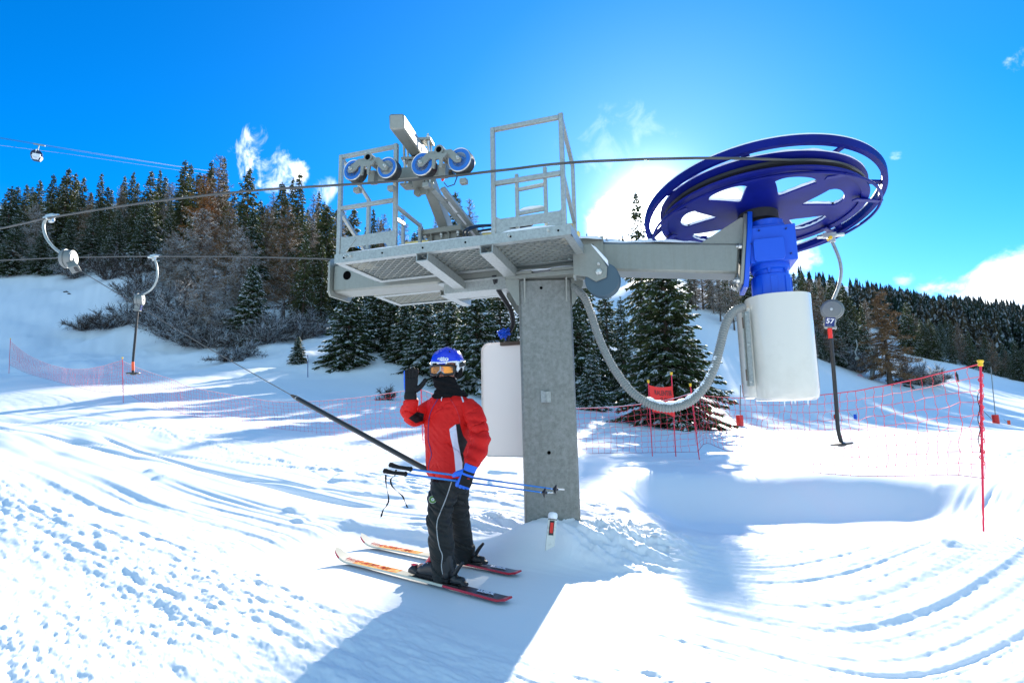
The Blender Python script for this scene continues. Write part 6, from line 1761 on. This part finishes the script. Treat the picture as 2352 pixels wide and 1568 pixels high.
p_, n_ = on_surface(tt, 994, 1148, .006); n_ = nrm(n_ * .45 + nrm(EYE - p_) * .55); mb = MB(); mb.cyl(p_ - n_ * .004, p_ + n_ * .002, .027, 28); bdg = mb.build('badge', 'patch', tro)
mb = MB(); bx = nrm(np.cross(E3, n_)); by = np.cross(n_, bx); mb.lathe([(.026, 0), (.026, .002), (.028, .002), (.028, 0)], p_ + n_ * .0015, n_, 28, 0, closed=True); mb.lathe([(.004, 0), (.004, .002), (.012, .002), (.012, 0)], p_ + n_ * .0012, n_, 20, 0, closed=True); mb.build('badge_print', 'reflw', bdg)
# --- neck warmer
nw = MB(); NR = [(1020, 866, 3.955, .074, .082), (1021, 873, 3.95, .086, .094), (1024, 882, 3.955, .090, .096), (1029, 892, 3.965, .094, .096), (1032, 901, 3.975, .118, .10), (1034, 908, 3.98, .132, .108), (1033, 914, 3.985, .118, .10)]
ringloft(nw, [(at(x, y, Y), hr_ * a, nf * b) for x, y, Y, a, b in NR], 40, 2.0)
remesh(nw, 'neck_warmer', ['fleece'], .004, root_p, lambda c: .004 * np.sin(c[:, 2] * 150 + c[:, 0] * 30 + 9 * vnoise(c[:, 0] * 12, c[:, 1] * 12 + c[:, 2] * 8)) + .012 * fbm(c[:, 0] * 16, c[:, 2] * 34 + c[:, 0] * 20, 3))
# --- helmet
HH = at(1028, 838, 3.99); nh, mh = 64, 40; V = []; keep = []
for i in range(mh + 1):
    ph_ = math.pi * i / mh
    for j in range(nh):
        t = 2 * math.pi * j / nh; x, y, z = math.cos(t) * math.sin(ph_), math.sin(t) * math.sin(ph_), math.cos(ph_)
        w = .128 * (1 - .10 * max(0, -z)); dd = .150; hz_ = .136
        ridge = .004 * max(0, math.cos(x * 9)) * (z > .2)
        V.append(HH + hr_ * x * (w + ridge) + nf * y * (dd + ridge) + hu_ * z * (hz_ + ridge))
F_, MI = [], []
for i in range(mh):
    for j in range(nh):
        t = 2 * math.pi * (j + .5) / nh; ph_ = math.pi * (i + .5) / mh; x, y, z = math.cos(t) * math.sin(ph_), math.sin(t) * math.sin(ph_), math.cos(ph_)
        if z < -.97 + .25 * (1 - abs(y)): continue
        if z < -.80: continue
        if y > .25 and z < .03 + .10 * x * x and abs(x) < .80: continue
        if y > .05 and z < -.62: continue
        F_.append((i * nh + j, i * nh + (j + 1) % nh, (i + 1) * nh + (j + 1) % nh, (i + 1) * nh + j)); MI.append(1 if z < .0 + .22 * abs(x) - .10 * (y < 0) else 0)
mb = MB(); mb.add(V, F_, 0, True); mb.m = MI
hm = mb.build('helmet', ['helm', 'helmw'], root_p); sd = hm.modifiers.new('s', 'SOLIDIFY'); sd.thickness = .016; sd.offset = -1
lowb = MB()
for s_ in (-1, 1):
    P = [HH + hr_ * s_ * .108 + nf * .03 + hu_ * -.03, HH + hr_ * s_ * .104 + nf * .045 - hu_ * .075, HH + hr_ * s_ * .085 + nf * .06 - hu_ * .100]; lowb = MB(); lowb.tube(P, [.020, .024, .014], 12); lowb.build('ear_pad', 'fleece', hm)
mb = MB(); P = []
for k in range(11):
    a = math.radians(-50 + 10 * k); P.append(HH + hr_ * math.sin(a) * .132 + nf * math.cos(a) * .152 + hu_ * (.008 + .014 * abs(math.sin(a))))
mb.tube(P, .005, 8); mb.build('brow_trim', 'helmw', hm)
# vents
mb = MB()
for a, b in ((.5, .75), (.9, .55), (1.3, .6)):
    c = HH + hr_ * .131 * math.sin(a) * b + nf * .153 * math.cos(a) * b + hu_ * .139 * math.sqrt(1 - b * b); mb.tube([c - hu_ * .006 - nf * .01, c + hu_ * .006 + nf * .01], [.004, .004], 6)
mb.build('vent', 'black', hm)
to = HH + nf * .1495 * math.cos(.10) * .93 + hu_ * .048 - hr_ * .012
ht = bvh(hm); p_, n_ = on_surface(ht, 1016.5, 824, .006); n_ = nrm(n_ * .5 + nf * .5)
bx = nrm(np.cross(hu_, n_)); bx = bx if bx[0] > 0 else -bx; tx = text_mesh('etto', .050, p_, bx, np.cross(n_, bx), .0, 'white', 'lettering', hm, bold=.0022)
for v in tx.data.vertices:
    h_ = ht.ray_cast(v.co + Vector(n_) * .06, Vector(-n_))
    if h_[0] is not None: v.co = h_[0] + Vector(n_) * .0025
tx.modifiers.new('s', 'SOLIDIFY').thickness = .002
# --- goggles
GC = at(1022.5, 851, 3.98)
def gpt(a, h, off=0): return GC + hr_ * math.sin(a) * (.092 + off) + nf * (.062 + math.cos(a) * (.058 + off)) + hu_ * h
ma, mh_ = 30, 8; V = []
def ghalf(a):
    s = abs(a) / math.radians(78); up = .034 * (1 - .30 * s ** 3); dn = -.034 * (1 - .30 * s ** 3) + .020 * math.exp(-(a / .16) ** 2); return up, dn
for i in range(ma + 1):
    a = math.radians(-76 + 152 * i / ma); up, dn = ghalf(a)
    for j in range(mh_ + 1): V.append(gpt(a, dn + (up - dn) * j / mh_))
mb = MB(); mb.add(V, [(i * (mh_ + 1) + j, (i + 1) * (mh_ + 1) + j, (i + 1) * (mh_ + 1) + j + 1, i * (mh_ + 1) + j + 1) for i in range(ma) for j in range(mh_)], 0, True)
gg = mb.build('goggles', 'lens', root_p); sdm = gg.modifiers.new('s', 'SOLIDIFY'); sdm.thickness = .004
P = [gpt(math.radians(-76 + 152 * i / ma), ghalf(math.radians(-76 + 152 * i / ma))[0]) for i in range(ma + 1)] + [gpt(math.radians(76 - 152 * i / ma), ghalf(math.radians(76 - 152 * i / ma))[1]) for i in range(ma + 1)]
mb = MB(); mb.tube(P + [P[0]], .0085, 8); mb.tube([p - nf * .016 for p in P + [P[0]]], .010, 8); mb.build('goggle_frame', 'black', gg)
mb = MB(); mb.tube([gpt(0, ghalf(0)[0]), gpt(0, .004), gpt(0, ghalf(0)[1] + .004)], [.004, .006, .012], 8); mb.tube([gpt(-.35, -.030), gpt(-.15, -.014), gpt(0, .0), gpt(.15, -.014), gpt(.35, -.030)], [.003, .005, .006, .005, .003], 8); mb.build('nose_bridge', 'buckle', gg)
mb = MB(); P = []
for k in range(25):
    a = math.radians(60 + 10 * k); P.append(HH + hr_ * math.sin(a) * .136 + nf * math.cos(a) * .156 + hu_ * (.010 - .038 * max(0, math.cos(a))))
V = []
for p in P: V += [p - hu_ * .017, p + hu_ * .017]
mb.add(V, [(2 * i, 2 * i + 2, 2 * i + 3, 2 * i + 1) for i in range(len(P) - 1)], 0, True); so = mb.build('goggle_strap', 'black', gg); so.modifiers.new('s', 'SOLIDIFY').thickness = .004


# --- gloves
def glove(name, wrist, fd, pn, side, curls, spread, thumb_curl, pick, cuff, scale=1.):
    """fd finger direction, pn palm normal, side unit vector towards the thumb"""
    fd = nrm(fd); pn = nrm(pn - fd * (pn @ fd)); side = np.cross(pn, fd) * (1 if np.cross(pn, fd) @ side > 0 else -1); s = scale; mb = MB()
    w = np.asarray(wrist)
    ringloft(mb, [(w - fd * .035 * s, side * .036 * s, pn * .028 * s), (w, side * .036 * s, pn * .026 * s), (w + fd * .035 * s, side * .043 * s, pn * .023 * s), (w + fd * .075 * s, side * .046 * s, pn * .021 * s), (w + fd * .098 * s, side * .044 * s, pn * .017 * s)], 22)
    for (o_, l, c, sp) in zip((.034, .0115, -.0115, -.033), (.074, .084, .078, .062), curls, spread):
        p = w + fd * .088 * s + side * o_ * s; d = nrm(fd + side * sp); P = [p - d * .02 * s, p]; ang = c
        for k, q in enumerate((.45, .32, .27)):
            a = ang * (k + .6) if k else ang * .6
            dd = d * math.cos(a) + pn * math.sin(a); P.append(P[-1] + dd * l * q * s)
        mb.tube(spline(P, 3), np.interp(np.linspace(0, 1, len(spline(P, 3))), [0, .8, .93, 1], [.0140, .0128, .0115, .006]) * s, 12)
    p = w + fd * .022 * s + side * .030 * s + pn * .004 * s; d1 = nrm(fd * .55 + side * .85 + pn * .1); d2 = nrm(fd * (.85 - thumb_curl) + side * (.45 - thumb_curl * .8) + pn * thumb_curl)
    P = [p, p + d1 * .036 * s, p + d1 * .05 * s + d2 * .022 * s, p + d1 * .052 * s + d2 * .054 * s]; S_ = spline(P, 3)
    mb.tube(S_, np.interp(np.linspace(0, 1, len(S_)), [0, .5, .9, 1], [.021, .0165, .0135, .007]) * s, 12)
    o = remesh(mb, name, ['gblack', 'gblue'], .0026, root_p, lambda c: .0014 * fbm(c[:, 0] * 60, c[:, 2] * 60 + c[:, 1] * 30, 2), pick)
    cb = MB(); ringloft(cb, [(w + fd * .004 * s, side * .038 * s, pn * .030 * s), (w - fd * .012 * s, side * .041 * s, pn * .034 * s), (w - fd * .03 * s, side * .042 * s, pn * .035 * s), (w - fd * .04 * s, side * .040 * s, pn * .034 * s)], 24); cb.build('glove_cuff', cuff, o)
    return o


rw = at(943, 903, 3.86)
glove('glove', rw, np.array([.02, -.05, 1.]), nrm(EYE - rw) + np.array([.15, 0, 0]), np.array([1., 0, 0]), (.12, .10, .12, .2), (.04, .01, -.02, -.07), .12, lambda c, n_: ((n_[:, 1] > .12) | ((c[:, 0] < rw[0] - .036) & (c[:, 2] > rw[2] + .01))).astype(int), 'gblack', 1.12)
lw = at(1078, 1080, 3.61)
gl_f = nrm(np.array([-.40, .05, -1.]))
gd_ = glove('glove', lw, gl_f, np.array([-.25, 1., 0.05]), np.array([-1., .1, .2]), (1.05, 1.1, 1.12, 1.15), (.03, .0, -.02, -.04), .55, lambda c, n_: (((c - lw) @ gl_f > .108) | ((c - lw) @ np.array([-1., 0, .35]) > .040) | (np.abs((c - lw) @ gl_f - .030) < .007)).astype(int), 'gblue', 1.05)
gt = bvh(gd_)
p_, n_ = on_surface(gt, 1075, 1098, .0015)
if p_ is not None: text_mesh('soft', .016, p_, nrm(hr_ * .9 - E3 * .3), nrm(np.cross(n_, nrm(hr_ * .9 - E3 * .3))), .0006, 'red', 'lettering', gd_)


# --- boots
def boot(c, side_lab):
    """c: point on the ski under the boot centre"""
    c = np.asarray(c, float); f = SKI; s = nrm(np.cross(f, E3)); mb = MB()
    ringloft(mb, [(c - f * .150 + E3 * .055, s * .030, E3 * .035), (c - f * .135 + E3 * .06, s * .043, E3 * .045), (c - f * .06 + E3 * .075, s * .046, E3 * .06), (c + f * .04 + E3 * .07, s * .050, E3 * .055), (c + f * .11 + E3 * .055, s * .052, E3 * .040), (c + f * .155 + E3 * .045, s * .040, E3 * .028), (c + f * .168 + E3 * .04, s * .02, E3 * .018)], 22)
    a0 = c - f * .085 + E3 * .08; ringloft(mb, [(a0, f * .075, s * .050), (a0 + E3 * .09 + f * .012, f * .072, s * .052), (a0 + E3 * .19 + f * .04, f * .078, s * .056), (a0 + E3 * .25 + f * .055, f * .080, s * .058)], 22)
    bo_ = remesh(mb, 'ski_boot', ['black'], .006, root_p)
    mb = MB(); mb.beam(c - f * .158 + E3 * .022, c + f * .172 + E3 * .022, .085, .024); mb.build('boot_sole', 'gblack', bo_, bevel=.004)
    mb = MB()
    for k, (t, h) in enumerate(((.095, .088), (.045, .115), (-.02, .145))):
        p = c + f * t + E3 * h; q = p - s * .048 * 0
        mb.tube(spline([p + s * .052 - E3 * .035, p + s * .040, p + E3 * .012, p - s * .040], 4), .0045, 6); mb.box(p + s * .052 - E3 * .03, (.028, .006, .014), (f, s, E3))
    mb.build('buckle', 'buckle', bo_)
    mb = MB(); ringloft(mb, [(c + f * .065 + E3 * .112, s * .030, f * .03), (c + f * .035 + E3 * .140, s * .036, f * .03), (c - f * .0 + E3 * .18, s * .040, f * .025)], 16); mb.build('boot_tongue', 'skired', bo_)
    return bo_


SK = [(np.array([-.05, 3.54, .214]), np.array([-1.47, 4.61, .214]), .37, 'ski under the left boot, nearer the viewer, cream and orange with a red tail'),
      (np.array([.02, 4.11, .214]), np.array([-1.40, 5.12, .214]), .345, 'farther ski, under the right boot, its tip half behind the near one')]
for (tail, tip, tb_, lab) in SK:
    d = nrm(tip - tail); s = nrm(np.cross(d, E3)); L = np.linalg.norm(tip - tail)
    ski = empty('ski', tail + d * L * .4, lab, 'ski', 'pair of skis')
    N = 64; V = []; rows = []
    for i in range(N + 1):
        t = i / N; x = t * (L + .08)
        z = .006 + (.085 * (max(0, x - L + .16) / .24) ** 2.0) + (.012 * max(0, .06 - x) / .06) + .006 * math.sin(math.pi * min(1, x / L)); w = .046 + .012 * ((t - .42) / .5) ** 2 if t < .9 else .0575 * math.sqrt(max(0, 1 - ((t - .9) / .1) ** 2.2))
        if t < .02: w *= .75
        rows.append((x, z, w))
    tz = .013
    for (x, z, w) in rows:
        p = tail + d * x + E3 * z; V += [p - s * w, p + s * w, p + s * w * .86 + E3 * tz, p - s * w * .86 + E3 * tz]
    F_, MI = [], []
    for i in range(N):
        a = 4 * i; b = a + 4; t = (i + .5) / N
        top = 0 if t > .84 else (1 if t > .56 else (0 if t > .30 else 2))
        if t < .018: top = 3
        F_ += [(a, b, b + 1, a + 1), (a + 1, b + 1, b + 2, a + 2), (a + 2, b + 2, b + 3, a + 3), (a + 3, b + 3, b, a)]; MI += [2, 3 if t < .3 or t > .93 else 0, top, 3 if t < .3 or t > .93 else 0]
    F_ += [(0, 1, 2, 3), (4 * N + 3, 4 * N + 2, 4 * N + 1, 4 * N)]; MI += [3, 3]
    mb = MB(); mb.add(V, F_, 0, False); mb.m = MI; sb = mb.build('ski_body', ['skitop', 'skitop2', 'skidark', 'skired'], ski)
    # printed squiggles
    mb = MB(); g = np.random.RandomState(5)
    for i in range(16):
        x = L * (.66 + .019 * i * 1.0); p = tail + d * x + E3 * (.006 + .006 + tz + .0015 + (.085 * (max(0, x - L + .16) / .24) ** 2.0)); q = [p + s * (.028 * math.sin(k * 1.9 + i)) + d * (.008 * k - .01) for k in range(4)]; mb.tube(q, .0022, 4)
    mb.build('ski_print', 'skired', sb)
    text_mesh('max', .085, tail + d * .20 + E3 * (.030), -d, -s, .0006, 'jwhite', 'lettering', sb, bold=.003, shear=.3)
    # plate and bindings
    c = tail + d * (L * tb_) + E3 * .022
    mb = MB(); mb.beam(c - d * .24, c + d * .22, .058, .016); mb.build('binding_plate', 'black', sb, bevel=.003)
    cb_ = c + E3 * .010
    mb = MB(); ringloft(mb, [(cb_ + d * .165 + E3 * .02, s * .036, E3 * .02), (cb_ + d * .195 + E3 * .035, s * .038, E3 * .034), (cb_ + d * .235 + E3 * .035, s * .036, E3 * .032), (cb_ + d * .265 + E3 * .025, s * .026, E3 * .02)], 16); mb.tube([cb_ + d * .16 - s * .035 + E3 * .03, cb_ + d * .15 - s * .04 + E3 * .03], .010, 8); tb2 = mb.build('toe_binding', 'black', sb)
    mb = MB(); mb.box(cb_ + d * .225 + E3 * .068, (.05, .035, .004), (d, s, E3)); mb.build('red_accent', 'skired', tb2)
    mb = MB(); ringloft(mb, [(cb_ - d * .165 + E3 * .025, s * .026, E3 * .026), (cb_ - d * .19 + E3 * .035, s * .030, E3 * .034), (cb_ - d * .215 + E3 * .026, s * .030, E3 * .024), (cb_ - d * .225 + E3 * .03, s * .026, E3 * .028), (cb_ - d * .26 + E3 * .03, s * .026, E3 * .026), (cb_ - d * .275 + E3 * .016, s * .026, E3 * .016), (cb_ - d * .295 + E3 * .014, s * .022, E3 * .012)], 16)
    mb.tube([cb_ - d * .19 + E3 * .07, cb_ - d * .225 + E3 * .115, cb_ - d * .265 + E3 * .155], [.016, .014, .010], 10); hb = mb.build('heel_binding', 'black', sb)
    mb = MB(); mb.tube([cb_ - d * .20 + E3 * .086 + s * .008, cb_ - d * .228 + E3 * .120 + s * .008, cb_ - d * .262 + E3 * .154 + s * .006], [.011, .010, .007], 8); mb.build('red_accent', 'skired', hb)
    b_o = boot(cb_ + np.array([0, 0, 0.]), lab)
    if tb_ > .36:
        text_mesh('ROXA', .026, cb_ - d * .045 + E3 * .062 + s * .0485, -d, E3, .0008, 'lip', 'lettering', b_o, bold=.0006)

# --- ski poles held level in the left hand
def ski_pole(g0, g1, tip, bask, Yg, Yt, lab, strap):
    A, B, T, K = at(*g0, Yg), at(*g1, Yg), at(*tip, Yt), at(*bask, Yt)
    r = empty('ski_pole', B, lab, 'ski pole', 'pair of ski poles')
    d = nrm(T - B); mb = MB(); n = 14; S_ = [B - d * .02 + (K + d * .04 - B) * i / n for i in range(n + 1)]; mb.tube(S_, np.linspace(.0086, .0052, n + 1), 12); mb.build('shaft', 'polesh', r)
    mb = MB(); mb.tube([K - d * .03, T - d * .01, T], [.0055, .0045, .002], 8); mb.build('pole_tip', 'buckle', r)
    mb = MB(); _, s, u = frame(d)
    mb.lathe([(.006, -.018), (.014, -.012), (.030, -.002), (.033, .004), (.026, .006), (.010, .010), (.006, .018)], K, d, 14)
    mb.build('basket', 'black', r)
    gd = nrm(A - B); mb = MB(); L = np.linalg.norm(A - B); up_ = nrm(np.cross(gd, [0, 1., 0])); up_ = up_ if up_[2] > 0 else -up_
    P = [B - gd * .012, B, B + gd * .012, B + gd * L * .30, B + gd * L * .6, B + gd * L * .88 + up_ * .004, A + up_ * .010]; mb.tube(P, [.010, .0185, .0145, .0135, .0130, .0165, .016], 14)
    mb.tube([A + up_ * .022, A + up_ * .004, A - up_ * .010], [.008, .0165, .010], 12)
    go_ = mb.build('grip', 'gblack', r)
    # strap: a flat webbing loop hanging down
    P = [on for on in [at(x, y, Yg) for x, y in strap]]; P = spline(P, 6); mb = MB(); V = []
    for i, p in enumerate(P):
        a = i * .22; w_ = np.array([math.cos(a), math.sin(a) * .9, 0]) * .0062; V += [p - w_, p + w_]
    mb.add(V, [(2 * i, 2 * i + 2, 2 * i + 3, 2 * i + 1) for i in range(len(P) - 1)], 0, True); so_ = mb.build('wrist_strap', 'gblack', r); so_.modifiers.new('s', 'SOLIDIFY').thickness = .0022
    return r


ski_pole((897, 1069), (944, 1077), (1297, 1124), (1276, 1123), 3.70, 3.60, 'upper ski pole in the skier\'s left hand, blue shaft, black grip level behind', [(910, 1078), (907, 1092), (898, 1100), (900, 1115), (914, 1130), (924, 1138), (930, 1150), (936, 1165)])
ski_pole((884, 1083), (932, 1088), (1271, 1131), (1251, 1131), 3.70, 3.60, 'lower ski pole of the pair, its strap hanging furthest down', [(886, 1090), (887, 1110), (893, 1145), (888, 1160), (880, 1170), (875, 1187)])

# ------------------------------------------------------------------ say which one: order along the picture for look-alikes
bpy.context.view_layer.update()
from collections import defaultdict
byl = defaultdict(list)
for o in COL.objects:
    if o.parent is None and o.get('label') and o.get('group'): byl[o['label']].append(o)
NUMW = ['first', 'second', 'third', 'fourth', 'fifth', 'sixth', 'seventh', 'eighth', 'ninth', 'tenth']
for lab, L in byl.items():
    if len(L) < 2: continue
    L.sort(key=lambda o: proj(np.array(o.location))[0])
    for i, o in enumerate(L):
        lab = ' '.join(lab.split()[:12])
        w = NUMW[i] if i < 10 else '%d%s' % (i + 1, {1: 'st', 2: 'nd', 3: 'rd'}.get((i + 1) % 10 if (i + 1) % 100 not in (11, 12, 13) else 0, 'th'))
        o['label'] = lab + ', ' + w + ' from the left' if i else lab + ', leftmost'
